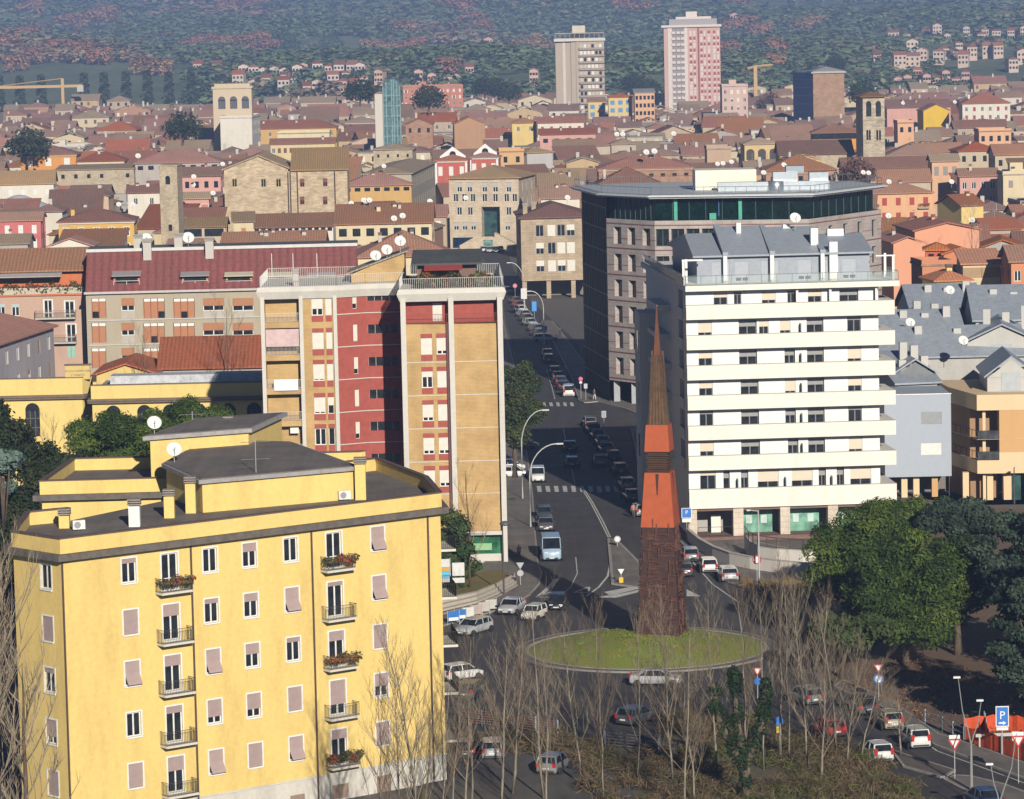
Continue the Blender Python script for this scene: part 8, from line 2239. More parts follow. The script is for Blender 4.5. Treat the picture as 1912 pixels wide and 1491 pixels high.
mesh_panel('short orange netting side towards the pines', [(1846, 1396), (1842, 1376), (1838, 1362)], 1.3, 5)
c = at(1860, 1396); root = thing('grey_barrier', 'grey plank barrier inside the orange netting', 'barrier', (c.x, c.y, 0), R(5)); MB().box(-1.6, 1.6, -.05, .05, .9, 1.15).build('plank', CONC, root)
for x in (-1.3, 1.3): MB().box(x - .06, x + .06, -.06, .06, 0, .9).build('leg', CONC, root)
# bicycles by the stone wall under the office
def bicycle(label, px, py, rot):
 c = at(px, py); root = thing('bicycle', label, 'bicycle', (c.x, c.y, .14), R(rot), 'bicycles by the office'); k = MB()
 for x in (-.52, .52):
  w = MB(); n = 16; pts = [(x + .33 * math.cos(2 * math.pi * i / n), 0, .33 + .33 * math.sin(2 * math.pi * i / n)) for i in range(n + 1)]; w.tube(pts, .022, 4, cap=False); w.build('wheel', TYRE, root)
 for p, q in (((-.52, 0, .33), (-.1, 0, .3)), ((-.52, 0, .33), (-.2, 0, .8)), ((-.1, 0, .3), (-.22, 0, .85)), ((-.1, 0, .3), (.36, 0, .8)), ((-.2, 0, .78), (.36, 0, .8)), ((.36, 0, .95), (.52, 0, .33))): k.tube([p, q], .02, 5)
 k.build('frame', mat('paint', (.05, .05, .06), .5), root); MB().box(-.34, -.12, -.07, .07, .86, .92).build('saddle', TYRE, root); MB().tube([(.36, -.25, .98), (.36, .25, .98)], .018, 5).build('handlebar', TRIM, root)
bicycle('left one of two bicycles against the office base wall', 1172, 745, 12); bicycle('right one of two bicycles against the office base wall', 1183, 747, -6)

# ================================================================== people
def person(label, px, py, rot, top, leg, skin=(.45, .27, .2), hair=(.04, .025, .02), hgt=1.72, z=.13, stride=.22, arm=.25):
 c = at(px, py); root = thing('person', label, 'person', (c.x, c.y, z), R(rot))
 V = [((0, 0, .95), .15), ((0, 0, 1.15), .135), ((0, 0, 1.36), .16), ((0, 0, 1.47), .075), ((.01, 0, 1.54), .06), ((.02, 0, 1.64), .10), ((.01, 0, 1.73), .075)]
 E = [(0, 1), (1, 2), (2, 3), (3, 4), (4, 5), (5, 6)]
 for s_ in (-1, 1):
  i = len(V); f = stride * s_
  V += [((0, s_ * .095, .88), .105), ((f * .5 + .04, s_ * .10, .50), .07), ((f, s_ * .10, .10), .045), ((f + .15, s_ * .11, .045), .04)]
  E += [(0, i), (i, i + 1), (i + 1, i + 2), (i + 2, i + 3)]
  j = len(V); g = -arm * s_
  V += [((0, s_ * .19, 1.40), .062), ((g * .5, s_ * .24, 1.14), .048), ((g + .08, s_ * .24, .92), .036), ((g + .12, s_ * .235, .83), .04)]
  E += [(2, j), (j, j + 1), (j + 1, j + 2), (j + 2, j + 3)]
 me = bpy.data.meshes.new('body_cage'); me.from_pydata([v for v, _ in V], E, [])
 o = bpy.data.objects.new('tmp', me); COL.objects.link(o)
 sk = o.modifiers.new('skin', 'SKIN'); sv = me.skin_vertices[0].data
 for k, (_, r_) in enumerate(V): sv[k].radius = (r_, r_)
 sv[0].use_root = True
 sb = o.modifiers.new('sub', 'SUBSURF'); sb.levels = 1; sb.render_levels = 1
 dg = bpy.context.evaluated_depsgraph_get(); m2 = bpy.data.meshes.new_from_object(o.evaluated_get(dg))
 bpy.data.objects.remove(o); bpy.data.meshes.remove(me)
 m2.materials.clear()
 for c_ in (leg, top, skin, hair, (.03, .03, .03)): m2.materials.append(mat('paint', c_, .8, .12))
 for p in m2.polygons:
  q = p.center; p.use_smooth = True
  p.material_index = 2 if q.z > 1.47 else 1 if q.z > .93 and not (abs(q.y) > .18 and q.z < .9) else 0
  if q.z > 1.47 and (q.x < -.01 or q.z > 1.70): p.material_index = 3
  if abs(q.y) > .17 and q.z < .90 and q.z > .7: p.material_index = 2
  if q.z < .08: p.material_index = 4
 b = bpy.data.objects.new('body', m2); COL.objects.link(b); b.parent = root; b.scale = (hgt / 1.8,) * 3
 fc = MB()
 for s_ in (-1, 1): fc.box(.105, .125, s_ * .035 - .012, s_ * .035 + .012, 1.63, 1.645)
 fc.box(.11, .145, -.014, .014, 1.585, 1.625)
 f = fc.build('face', mat('paint', (.12, .07, .05), .8), root); f.scale = (hgt / 1.8,) * 3
 return root
person('person in dark clothes with pinkish top walking by the bank corner', 969, 1047, -80, (.45, .25, .22), (.03, .03, .035))
person('person in dark red clothes standing by the ramp wall', 1411, 1064, 90, (.12, .02, .025), (.05, .02, .025), stride=.05)
person('pedestrian with reddish jacket at the shaded parking row', 1183, 968, -100, (.45, .20, .18), (.10, .09, .10))
person('pedestrian in white trousers on the sunlit pavement wedge', 1110, 748, -60, (.10, .07, .08), (.62, .62, .65))
person('person in dark coat beside the far silver estate', 1046, 630, -90, (.05, .05, .06), (.04, .04, .05))
# ================================================================== trees
def bare_tree_mesh(seed, H, spread=.28, prim=13, trunk=.16, lean=0.0):
 rs = random.Random(seed); tr = MB(); br = MB()
 n = 7; pts = []; rad = []
 x = y = 0.0
 for k in range(n + 1):
  t = k / n; pts.append(Vector((x + lean * t * H, y, H * t))); rad.append(trunk * (1 - t) ** .8 + .018)
  x += rs.uniform(-.16, .16); y += rs.uniform(-.16, .16)
 tr.tube(pts, rad, 5)
 def P(t):
  f = t * n; i = min(n - 1, int(f)); return pts[i].lerp(pts[i + 1], f - i)
 def limb(p, d, L_, r, lev):
  q = p.copy(); dd = d.copy(); ps = [q.copy()]; ns = 3 if lev < 2 else 2
  for k in range(ns):
   dd = (dd + Vector((rs.uniform(-.14, .14), rs.uniform(-.14, .14), .16))).normalized(); q = q + dd * (L_ / ns); ps.append(q.copy())
  br.tube(ps, [r * (1 - .75 * k / ns) for k in range(ns + 1)], 3, cap=False)
  if lev < 2:
   m = 8 if lev == 0 else 4
   for k in range(m):
    t = rs.uniform(.2, .98); f = t * ns; i = min(ns - 1, int(f)); b = ps[i].lerp(ps[i + 1], f - i)
    a = rs.uniform(0, 2 * math.pi); sd = Vector((math.cos(a), math.sin(a), 0))
    d2 = (dd * .85 + sd * rs.uniform(.3, .6) + Vector((0, 0, .25))).normalized()
    limb(b, d2, L_ * rs.uniform(.34, .6) * (1.1 - .3 * t), max(.0085, r * .48), lev + 1)
 for k in range(prim):
  t = .20 + .76 * (k + rs.random() * .7) / prim; a = k * 2.4 + rs.uniform(-.4, .4)
  d = Vector((math.cos(a) * spread * 2, math.sin(a) * spread * 2, 1)).normalized()
  limb(P(min(t, .98)), d, H * rs.uniform(.26, .40) * (1.15 - .65 * t), max(.017, trunk * (.46 - .32 * t)), 0)
 return tr, br
BARK = mat('bark', (.25, .215, .165), .9); TWIG = mat('bark', (.235, .19, .135), .9); TWIG2 = mat('bark', (.17, .125, .09), .9); DBARK = mat('bark', (.12, .085, .06), .95)
_bt = []
for k, (sp, pr) in enumerate(((.22, 17), (.28, 15), (.18, 19), (.36, 14), (.24, 18), (.31, 16))):
 t, b = bare_tree_mesh(40 + k, 14.0, sp, pr, .072 + .012 * (k % 3), [0, .05, -.04, .07, -.06, .02][k])
 _bt.append((t.mesh('trunk', BARK, True), b.mesh('branches', TWIG if k % 3 else TWIG2)))
def poplar(k, px, ytop, d, label, proto=None, lean=0.0, group='bare poplars along the river bank'):
 top = atd(px, ytop, d); h = top.z
 root = thing('bare_poplar', label, 'tree', (top.x - lean * h, d, 0), rnd.uniform(0, 6.28), group)
 t, b = _bt[(k if proto is None else proto) % len(_bt)]; s_ = h / 14.0
 for nm, me in (('trunk', t), ('branches', b)):
  wd = rnd.uniform(.8, 1.35); o = inst(nm, me, root, (0, 0, 0), 0, (max(.8, s_) * wd, max(.8, s_) * wd, s_))
 root.rotation_euler = (rnd.uniform(-.05, .05), lean + rnd.uniform(-.07, .07), root.rotation_euler.z if not lean else 0)
 return root
pop = [(706, 1290, 243), (742, 1250, 240), (782, 1222, 243), (818, 1268, 246), (850, 1250, 262), (884, 1178, 266), (918, 1205, 262), (948, 1170, 270), (1012, 1140, 268), (1078, 1150, 272), (1112, 1128, 266), (1176, 1160, 270), (1248, 1122, 268), (1284, 1180, 262), (1318, 1118, 272), (1384, 1090, 270), (1412, 1128, 278), (1440, 1080, 274), (1470, 1100, 282), (1500, 1084, 276), (1532, 1118, 284), (1560, 1150, 272), (1588, 1205, 268), (1620, 1236, 276), (1652, 1228, 288), (1690, 1270, 282)]
pop = sorted((x + rnd.uniform(-16, 16), y + rnd.uniform(-14, 20), d + rnd.uniform(-6, 8)) for x, y, d in pop + [(868, 1290, 255), (1000, 1240, 256), (1302, 1240, 256), (1545, 1240, 262)])
for k, (x, y, d) in enumerate(pop):
 w = ['in front of the yellow house wall', 'left of the roundabout', 'before the roundabout lawn', 'between obelisk and pines', 'before the dark pines'][0 if x < 830 else 1 if x < 1000 else 2 if x < 1330 else 3 if x < 1520 else 4]
 grp = [q for q in pop if (q[0] < 830) == (x < 830) and (830 <= q[0] < 1000) == (830 <= x < 1000) and (1000 <= q[0] < 1330) == (1000 <= x < 1330) and (1330 <= q[0] < 1520) == (1330 <= x < 1520)]
 o = ['first', 'second', 'third', 'fourth', 'fifth', 'sixth', 'seventh', 'eighth', 'ninth', 'tenth', 'eleventh', 'twelfth', 'thirteenth', 'fourteenth', 'fifteenth', 'sixteenth'][grp.index((x, y, d))]
 poplar(k, x, y, d, f'{o} bare poplar from the left {w}', lean=.10 if x > 1560 else 0.0)
# spreading bare trees at the left edge
for k, (px, yt, d, l, ln) in enumerate(((-14, 985, 236, 'big bare tree at the left edge reaching over the yellow house', .05), (-40, 1060, 226, 'second bare tree at the lower left corner', .12), (30, 1240, 230, 'low bare tree in front of the yellow house corner', -.02))):
 top = atd(px, yt, d); t, b = bare_tree_mesh(90 + k, top.z, .46, 15, .26, ln)
 root = thing('bare_tree', l, 'tree', (top.x - ln * top.z, d, 0)); t.build('trunk', DBARK, root, True); b.build('branches', mat('bark', (.30, .24, .17), .9), root)
def small_bare(label, px, py, d, H, seed, m=TWIG):
 p = atd(px, py, d); root = thing('bare_tree', label, 'tree', (p.x, p.y, max(0, p.z - H))); t, b = bare_tree_mesh(seed, H, .42, 13, .12)
 t.build('trunk', DBARK, root, True); b.build('branches', m, root)
small_bare('small bare tree before the school arch', 100, 790, 405, 11, 201)
small_bare('bare tree at the brick tower corner beside the shop', 872, 890, 366, 12, 202, mat('bark', (.36, .24, .12), .9))
small_bare('bare tree standing before the slab block roof', 420, 575, 470, 19, 203, TWIG2)
small_bare('bare tree left of the long corrugated roof', 265, 625, 465, 16, 204, TWIG2)
small_bare('wispy bare tree before the old houses at the right', 1815, 395, 640, 15, 206, mat('bark', (.42, .36, .30), .9))

PINE = [(.044, .078, .010), (.06, .098, .013), (.028, .054, .010), (.085, .122, .018)]
def blob_tree(name, label, base, d, blobs, count, size, tints, trunk_r=.3, seed=.1, cat='tree', group=None, forks=4, **kw):
 """blobs as (px, py, rx m, rz m, depth offset)"""
 root = thing(name, label, cat, (xat(base, d), d, 0), 0, group)
 o = Vector((xat(base, d), d, 0)); B = []
 for (px, py, rx, rz, dy) in blobs:
  c = atd(px, py, d + dy) - o; B.append((tuple(c), rx, rz))
 crown = leaf_mesh('crown', B, count, size, tints, seed, root, **kw)
 tr = MB(); zc = min(b[0][2] for b in B); zt = sum(b[0][2] for b in B) / len(B); cx = sum(b[0][0] for b in B) / len(B)
 tr.tube([(0, 0, 0), (cx * .3, .1, zc * .5), (cx * .7, 0, max(zc, zt * .7))], [trunk_r, trunk_r * .8, trunk_r * .5], 8)
 for b in B[:10]: tr.tube([(cx * .5, 0, max(zc * .75, zt * .5)), tuple(Vector(b[0]) - Vector((0, 0, b[2] * .2)))], [trunk_r * .4, .05], 5)
 tr.build('trunk', DBARK, root, True)
 return root
def cluster(cx, cy, wx, wy, n, r0, r1, seed, squash=.7):
 rs = random.Random(seed); out = []
 for k in range(n):
  a = rs.uniform(0, 2 * math.pi); q = math.sqrt(rs.random())
  out.append((cx + wx * q * math.cos(a), cy + wy * q * math.sin(a), rs.uniform(r0, r1), rs.uniform(r0, r1) * squash, rs.uniform(-1, 1) * r1 * 1.8))
 return out
blob_tree('umbrella_pine', 'bright green umbrella pine, left one before the school', 215, 345, cluster(225, 822, 88, 34, 26, 1.0, 2.0, 1), 23625, .21, PINE, .35, .11, aspect=.32, nj=.4)
blob_tree('umbrella_pine', 'bright green umbrella pine, right one before the school', 345, 352, cluster(345, 800, 92, 38, 30, 1.0, 2.0, 2), 26250, .21, PINE, .35, .12, aspect=.32, nj=.4)
DKG = [(.020, .034, .012), (.028, .045, .016), (.015, .026, .012), (.04, .05, .02)]
blob_tree('evergreen_tree', 'dark evergreen tree at the left edge before the school', -10, 330, cluster(0, 815, 42, 48, 14, 1.0, 1.9, 3), 7200, .18, DKG, .3, .13)
blob_tree('evergreen_tree', 'dark evergreen mass behind the left corner of the yellow house', 40, 318, cluster(30, 930, 66, 80, 24, 1.2, 2.2, 4), 11700, .18, DKG, .35, .14)
blob_tree('evergreen_tree', 'low dark evergreen filling the gap beside the rear wing', 110, 322, cluster(90, 870, 70, 26, 14, 1.0, 1.8, 5), 8100, .18, DKG, .3, .15)
blob_tree('blue_conifer', 'pale blue-green conifer at the left edge', 8, 312, cluster(12, 880, 26, 30, 9, .7, 1.3, 6), 2400, .24, [(.10, .16, .14), (.14, .20, .17)], .25, .16)
blob_tree('evergreen_tree', 'dark evergreen behind the left end of the yellow house', -20, 290, cluster(-25, 1080, 45, 110, 20, 1.2, 2.2, 61), 9000, .18, DKG, .35, .17)
blob_tree('holm_oak', 'tall dark green holm oak beside the street at the brick tower', 962, 455, cluster(958, 740, 42, 92, 30, 1.0, 1.9, 7, .9), 20000, .18, [(.035, .055, .016), (.05, .07, .02), (.028, .045, .014), (.07, .08, .025)], .4, .18)
blob_tree('evergreen_shrub', 'dense green hedge bush beside the shop window', 845, 368, cluster(850, 1030, 34, 66, 20, .8, 1.4, 8, .9), 6500, .22, [(.03, .055, .014), (.045, .07, .02), (.06, .08, .02)], .2, .19, 'bush')
blob_tree('umbrella_pine', 'big rounded pine in front on the right', 1690, 318, cluster(1695, 1098, 106, 100, 54, 1.1, 2.0, 9, .8), 39375, .21, PINE, .45, .21, aspect=.32, nj=.4)
blob_tree('umbrella_pine', 'rounded pine behind, touching the white block shops', 1620, 330, cluster(1608, 1045, 84, 92, 46, 1.1, 2.0, 10, .8), 34125, .21, PINE, .45, .22, aspect=.32, nj=.4)
blob_tree('umbrella_pine', 'dark pine rising behind the other pines on the right', 1690, 345, cluster(1690, 960, 80, 30, 22, 1.1, 2.0, 11, .7), 21000, .21, PINE, .45, .23, aspect=.32, nj=.4)
blob_tree('evergreen_shrub', 'low green bush at the left foot of the pines', 1570, 312, cluster(1590, 1170, 60, 36, 18, .9, 1.5, 12), 5000, .24, [(.035, .06, .014), (.05, .07, .02)], .25, .24, 'bush')
CED = [(.036, .056, .036), (.05, .074, .048), (.024, .04, .027), (.018, .03, .019)]
blob_tree('cedar', 'grey-green cedar with drooping sprays at the upper right of the pines', 1800, 338, cluster(1790, 965, 66, 26, 26, .8, 1.5, 13, .55), 15200, .20, CED, .4, .25)
blob_tree('cedar', 'large grey-green cedar at the right edge', 1945, 318, cluster(1905, 1040, 84, 100, 60, .9, 1.7, 14, .5), 22800, .20, CED, .5, .26)
blob_tree('cedar', 'nearer cedar with long drooping boughs at the right edge', 1950, 284, cluster(1925, 1190, 66, 110, 44, .8, 1.5, 15, .5), 15200, .20, CED, .5, .27)
blob_tree('evergreen_tree', 'unseen dark evergreen added outside the right edge for shade, nearest', 2060, 280, cluster(2070, 1170, 70, 130, 30, 1.4, 2.4, 71), 6000, .26, DKG, .4, .28)  # out-of-frame tree, added to throw shade over the park ground
blob_tree('evergreen_tree', 'unseen dark evergreen added outside the right edge for shade, farther', 2040, 300, cluster(2040, 1080, 80, 120, 30, 1.4, 2.4, 72), 6000, .26, DKG, .4, .29)  # second unseen tree, put in so the park ground lies shaded
blob_tree('umbrella_pine', 'dark pine between the rounded pines and the cedars', 1790, 322, cluster(1790, 1080, 60, 90, 30, 1.0, 1.8, 73, .8), 15000, .19, [(.022, .042, .010), (.03, .052, .012)], .4, .30)
# ivy-grown poplar
d = 263; root = thing('ivy_tree', 'forked tree trunk wrapped in dark green ivy among the poplars', 'tree', (xat(1395, d), d, 0)); o = Vector((xat(1395, d), d, 0))
tr = MB(); B = []; rs = random.Random(77)
for pts in (((1395, 1560), (1392, 1430), (1375, 1330), (1370, 1250)), ((1392, 1430), (1425, 1340), (1430, 1270)), ((1390, 1440), (1345, 1350), (1330, 1275))):
 q = [atd(*p, d) - o for p in pts]; tr.tube(q, [.3 - .06 * k for k in range(len(q))], 6)
 for a, b in zip(q[:-1], q[1:]):
  for k in range(12): c = a.lerp(b, rs.random()); B.append((tuple(c + Vector((rs.uniform(-.25, .25), rs.uniform(-.25, .25), 0))), rs.uniform(.2, .5), rs.uniform(.4, .8)))
tr.build('trunk', DBARK, root); leaf_mesh('ivy', B, 6500, .13, [(.014, .032, .010), (.02, .045, .012), (.012, .024, .010)], .41, root)
# scrub and undergrowth on the bank, nobody could count it
V = []; C = []
rs = random.Random(31)
def scatter(poly, n, blob, size, tints, cnt, seed, z=0.0, asp=.6):
 P = gpoly(poly); xs = [p[0] for p in P]; ys = [p[1] for p in P]; r_ = random.Random(seed); out = []
 while len(out) < n:
  x, y = r_.uniform(min(xs), max(xs)), r_.uniform(min(ys), max(ys)); c = False
  for i in range(len(P)):
   a, b = P[i], P[i - 1]
   if (a[1] > y) != (b[1] > y) and x < (b[0] - a[0]) * (y - a[1]) / (b[1] - a[1]) + a[0]: c = not c
  if c: out.append(((x, y, z + r_.uniform(.1, .5)), r_.uniform(*blob), r_.uniform(.3, .9)))
 return leaf_arrays(out, cnt, size, tints, seed * .013 + .01, shell=.2, aspect=asp)
def stuff_leaves(name, label, cat, parts):
 V = np.concatenate([p[0] for p in parts]); C = np.concatenate([p[1] for p in parts])
 V[:, :, 2] = np.maximum(V[:, :, 2], .03)
 o = bpy.data.objects.new(name, quads_mesh(name, V, C)); COL.objects.link(o); tag(o, label, cat, kind='stuff')
TW = [(.145, .10, .058), (.11, .078, .042), (.085, .082, .03), (.17, .125, .07)]
stuff_leaves('undergrowth', 'tangled brown scrub and weeds on the river bank', 'undergrowth', [
 scatter([(835, 1372), (1040, 1374), (1200, 1398), (1330, 1400), (1330, 1560), (1120, 1560), (1080, 1420), (900, 1400), (840, 1410)], 150, (.5, 1.5), .42, TW, 15000, 3, asp=.06),
 scatter([(1240, 1340), (1420, 1350), (1640, 1425), (1760, 1520), (1780, 1560), (1300, 1560)], 260, (.6, 1.7), .45, TW + [(.10, .11, .03)], 26000, 4, asp=.06)])
stuff_leaves('dry_grass', 'tall dry grass on the verge before the ramp wall', 'grass', [scatter([(1372, 1092), (1404, 1102), (1432, 1128), (1500, 1135), (1545, 1100), (1540, 1080), (1460, 1090)], 120, (.3, .8), .34, [(.34, .23, .10), (.28, .19, .08), (.22, .16, .06)], 9000, 6, asp=.08)])
stuff_leaves('leaf_litter', 'fallen rust-brown leaves under the pines', 'leaves', [scatter([(1560, 1285), (1700, 1240), (1900, 1260), (1920, 1400), (1750, 1360)], 200, (.8, 2.0), .10, [(.26, .10, .04), (.20, .09, .045), (.14, .08, .05)], 4000, 8, -.35)])
stuff_leaves('lawn_grass', 'uneven short grass on the roundabout', 'grass', [(lambda vc: vc)(leaf_arrays([((RC.x + 9.2 * math.sqrt(q) * math.cos(a), RC.y + 9.2 * math.sqrt(q) * math.sin(a), .2 + 1.22 * (1 - q)), .8, .10) for q, a in [(rs.random(), rs.uniform(0, 6.28)) for _ in range(220)]], 15000, .09, [(.16, .205, .025), (.20, .235, .03), (.25, .21, .045), (.13, .175, .022)], .5, shell=.1))])

# ================================================================== wooded hills
def hillside():
 rs = np.random.RandomState(17)
 GR = np.array([(.12, .175, .09), (.145, .20, .10), (.165, .21, .105), (.10, .145, .08)]); RU = np.array([(.29, .20, .13), (.33, .22, .14), (.25, .18, .125), (.30, .23, .14)]); OLV = np.array([(.18, .20, .10), (.22, .22, .12)])
 def crown(n, seed):
  bl = [((0, 0, .55), .42, .38)] + [((.3 * math.cos(a), .3 * math.sin(a), .45 + .2 * math.sin(3 * a)), .28, .26) for a in np.linspace(0, 5.2, 5)]
  return leaf_arrays(bl, n, .15, [(1, 1, 1)], seed, shell=.7, up=.6, nj=.15)[0]
 protos = [crown(46, .2 + .1 * k) for k in range(6)]
 Vs, Cs = [], []
 n = 0
 for _ in range(13000):
  y = 2060 + 3300 * rs.rand() ** .95; half = .15 * y; x = rs.uniform(-half, half)
  a = math.sin(x * .009 + 2.0) * math.cos(y * .0035 + x * .004) + .6 * math.sin(x * .022 + y * .007 + 1.0)
  fld = math.sin(x * .008 - 1.1) * math.sin(y * .0030 + .7) + .35 * math.sin(x * .021)
  if fld > .5 and rs.rand() < .93: continue
  qx, qy = proj((x, y, hill_z(x, y)))
  if qx < 352 and qy > 118: continue
  if y < 2300 and rs.rand() < .45: continue
  rust = a > .95 if x > -150 else a > .75
  tint = RU[rs.randint(4)] if (rust and rs.rand() < .8) or rs.rand() < .02 else (OLV[rs.randint(2)] if rs.rand() < .15 else GR[rs.randint(4)])
  s_ = rs.uniform(8, 12) * (1.15 if rust else 1) * (1 + max(0, y - 2600) / 2600); P = protos[rs.randint(6)]
  ang = rs.uniform(0, 6.28); c, s2 = math.cos(ang), math.sin(ang)
  M = np.array([[c, -s2, 0], [s2, c, 0], [0, 0, 1.0]])
  V = P @ M.T * np.array([s_ * 1.5, s_ * 1.5, s_ * .85]) + np.array([x, y, hill_z(x, y) - .8])
  Vs.append(V); Cs.append(np.tile(tint, (len(P), 1)) * rs.uniform(.88, 1.12, (len(P), 1)))
 o = bpy.data.objects.new('woodland', quads_mesh('woodland', np.concatenate(Vs), np.concatenate(Cs))); COL.objects.link(o)
 tag(o, 'mixed green and rusty woodland covering the far hills', 'woodland', kind='stuff')
 # the larger autumn oaks that stand out
 bl = [((0, 0, .55), .42, .36)] + [((.34 * math.cos(a), .34 * math.sin(a), .42 + .2 * math.sin(3 * a)), .28, .26) for a in np.linspace(0, 5.4, 7)]
 PM = [quads_mesh('crown', *leaf_arrays(bl, 520, .075, [(1, 1, 1)], .5 + .1 * k, shell=.65, up=.5, nj=.2), mat('leaf', col, .9)) for k, col in enumerate(((.34, .17, .10), (.30, .145, .095), (.33, .20, .11), (.065, .10, .05), (.09, .125, .06)))]
 TM = MB().tube([(0, 0, 0), (.02, 0, .5)], [.04, .02], 5).mesh('trunk', DBARK)
 lst = [(30, 120, 0), (62, 108, 1), (88, 100, 0), (112, 92, 1), (140, 95, 0), (165, 100, 1), (186, 108, 0), (45, 70, 1), (20, 82, 0), (72, 66, 1), (130, 45, 1), (175, 38, 0), (200, 30, 1), (60, 20, 1), (365, 88, 0), (392, 82, 1), (418, 86, 0), (455, 84, 1), (482, 78, 0), (500, 92, 1), (435, 20, 1), (470, 12, 0), (270, 125, 2), (300, 128, 2), (700, 92, 2), (760, 95, 0), (775, 88, 1), (720, 100, 2), (755, 60, 2), (885, 40, 0), (900, 55, 1), (870, 18, 1), (840, 12, 0), (980, 92, 2), (1000, 88, 2), (1020, 100, 2), (960, 88, 3), (1170, 15, 1), (1210, 22, 0), (835, 125, 1), (1370, 55, 0), (1395, 48, 1), (1420, 62, 0), (1450, 90, 1), (1360, 95, 0), (1500, 55, 2), (1520, 48, 2), (1380, 12, 1), (1445, 118, 0), (670, 50, 3), (520, 72, 3), (540, 78, 3), (660, 150, 3), (680, 145, 3), (620, 85, 4), (1470, 130, 3), (1620, 150, 3), (1650, 140, 3), (1690, 150, 4), (1720, 145, 3), (1760, 138, 3), (1240, 118, 3)]
 ORD = ['first', 'second', 'third', 'fourth', 'fifth', 'sixth', 'seventh', 'eighth', 'ninth', 'tenth', 'eleventh', 'twelfth', 'thirteenth', 'fourteenth', 'fifteenth', 'sixteenth', 'seventeenth', 'eighteenth', 'nineteenth', 'twentieth', 'twenty-first', 'twenty-second']
 for k, (px, py, t) in enumerate(lst):
  lo_, hi_ = 2015., 5600.
  for _ in range(30):
   m = (lo_ + hi_) / 2; x = xat(px, m)
   if proj((x, m, hill_z(x, m)))[1] > py + 12: lo_ = m
   else: hi_ = m
  x = xat(px, m); s_ = (15 if t < 3 else 13) * m / 2600
  root = thing('hill_tree', ['rust-red autumn tree standing out on the hillside', 'dusky red autumn tree standing out on the hillside', 'orange-brown autumn tree standing out on the hillside', 'dark green tree standing out on the hillside', 'olive green tree standing out on the hillside'][t], 'tree', (x, m, hill_z(x, m) - .6), rnd.uniform(0, 6), 'trees standing out on the hills'); root['label'] = f"{ORD[sorted(q[0] for q in lst if q[2] == t).index(px)]} " + root['label'].replace('standing out', 'from the left')
  inst('crown', PM[t], root, (0, 0, 0), 0, (s_ * 1.25, s_ * 1.25, s_)); inst('trunk', TM, root, (0, 0, 0), 0, (s_, s_, s_))
 # dark columnar trees in rows on the left field
 bl = [((0, 0, .15 + .12 * k), .13 - .008 * k, .12) for k in range(7)]
 CM = quads_mesh('crown', *leaf_arrays(bl, 300, .045, [(.028, .045, .028), (.04, .055, .03)], .83, shell=.6))
 for k, (px, py) in enumerate(((40, 195), (80, 194), (160, 192), (197, 190), (238, 188), (278, 187), (318, 196), (360, 190), (2, 196))):
  d = 2120 + 12 * (k % 3); x = xat(px, d); z = hill_z(x, d)
  root = thing('columnar_tree', f"{['second', 'third', 'fourth', 'fifth', 'sixth', 'seventh', 'eighth', 'last', 'first'][k]} dark columnar tree from the left below the hillside", 'tree', (x, d, z - .5), 0, 'columnar trees below the hillside')
  inst('crown', CM, root, (0, 0, 0), 0, (30, 30, 27)); inst('trunk', TM, root, (0, 0, 0), 0, (8, 8, 8))
 # dark clumps in the town edge
 for k, (px, py, d, l) in enumerate(((672, 165, 1500, 'round dark tree left of the green glass tower'), (340, 232, 1250, 'dark tree beside the arcaded tower'), (52, 264, 1150, 'dark tree left of the orange palazzo'), (905, 158, 1900, 'dark tree clump left of the grey high-rise'), (930, 162, 1900, 'second dark tree left of the grey high-rise'), (950, 168, 1880, 'third dark tree left of the grey high-rise'), (1440, 190, 1700, 'purple-brown tree left of the dark office tower'), (1598, 318, 880, 'purple-brown bare tree below the bell tower'), (1870, 505, 600, 'purple-brown tree at the right above the zinc roofs'), (1825, 520, 590, 'smaller purple-brown tree beside the yellow turret'), (1610, 170, 1600, 'dark tree behind the bell tower'), (1560, 115, 2200, 'dark tree behind the dark office tower'), (1180, 150, 2060, 'dark tree between the two high-rises'), (1210, 160, 2050, 'second dark tree between the two high-rises'), (800, 178, 1480, 'dark tree before the orange brick block'))):
  p = atd(px, py, d); s_ = 13 if d > 1000 else 9; br_ = 'purple' in l
  root = thing('town_tree', l, 'tree', (p.x, d, max(0, p.z - s_ * .55))); V, C = leaf_arrays([((0, 0, .55), .42, .36)] + [((.3 * math.cos(a), .3 * math.sin(a), .42), .28, .26) for a in np.linspace(0, 5.4, 6)], 1600, .045, [(.16, .085, .065), (.11, .06, .045)] if br_ else [(.025, .04, .02), (.035, .05, .022)], .3 + .05 * k, shell=.4)
  o = bpy.data.objects.new('crown', quads_mesh('crown', V * s_, C)); COL.objects.link(o); o.parent = root; inst('trunk', TM, root, (0, 0, 0), 0, (s_, s_, s_))
 # houses on the slopes
 hs = []
 for k in range(12): hs.append((446 + k * 20 + rnd.uniform(-3, 3), 146 - rnd.uniform(0, 8), 19, (.66, .56, .50), 'hillside terrace house with white gable', 'terrace houses on the hillside'))
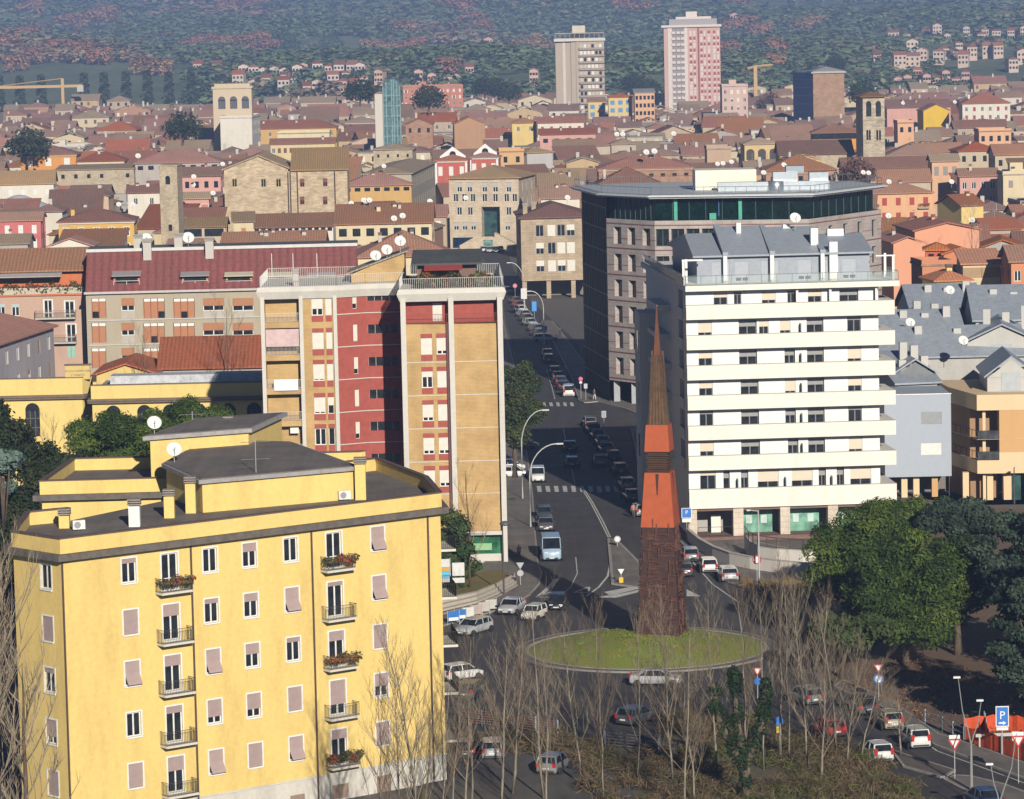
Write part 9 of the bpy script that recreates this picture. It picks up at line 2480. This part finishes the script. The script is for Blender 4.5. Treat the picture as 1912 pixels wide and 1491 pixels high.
 for k in range(11): hs.append((440 + k * 24 + rnd.uniform(-8, 8), 166 + rnd.uniform(-7, 8), rnd.uniform(13, 22), (.60, .50, .44), 'lower hillside terrace house with pale walls', 'lower terrace houses on the hillside'))
 for k in range(12): hs.append((1640 + k * 24 + rnd.uniform(-9, 9), 112 + rnd.uniform(-12, 16), rnd.uniform(14, 30), (.60, .46, .38), 'pale house on the right hillside', 'houses on the right hillside'))
 for k in range(13): hs.append((1660 + k * 20 + rnd.uniform(-8, 8), 84 + rnd.uniform(-18, 10), rnd.uniform(12, 26), (.62, .50, .42), 'apartment house high on the right hillside', 'upper houses on the right hillside'))
 for (x, y) in ((362, 132), (398, 132), (525, 150), (640, 155), (560, 140), (775, 150), (800, 152), (845, 152), (870, 138), (905, 90), (990, 152), (1460, 112), (1315, 12), (1365, 45), (700, 150), (830, 155)): hs.append((x, y, 16, (.62, .42, .34), 'lone house among trees on the hill', 'lone houses on the hill'))
 for k in range(9): hs.append((1670 + k * 18, 158 - (k % 3) * 2, 15, (.55, .36, .30), 'small row house with dusky red roof right of the bell tower', 'row houses at the foot of the right hill'))
 cn = {}
 for (px, py, wpx, col, lab, grp) in hs:
  lo_, hi_ = 2010., 5600.
  for _ in range(30):
   m = (lo_ + hi_) / 2; x = xat(px, m)
   if proj((x, m, hill_z(x, m)))[1] > py + 8: lo_ = m
   else: hi_ = m
  x = xat(px, m); z = hill_z(x, m); s_ = FPX / m; h = rnd.uniform(6, 10.5) * (1.0 if m < 2800 else 1.5)
  n = cn.get(lab, 0); cn[lab] = n + 1
  o = ['first', 'second', 'third', 'fourth', 'fifth', 'sixth', 'seventh', 'eighth', 'ninth', 'tenth', 'eleventh', 'twelfth', 'thirteenth', 'fourteenth', 'fifteenth', 'sixteenth'][n % 16]
  house(f'{o} {lab}', 0, 0, 0, z + h, rnd.choice((-12, -5, 0, 4, 9)), rnd.uniform(9, 12), col, T_RED, rnd.choice(('gable', 'gablef', 'hip')), .4, (2, 3, 'dark', None), P=Vector((x, m, z)), W=wpx / s_, z0=z - 1, ch=0, side=False, name='hill_house', group=grp, wsize=(1.3, 1.5))
hillside()
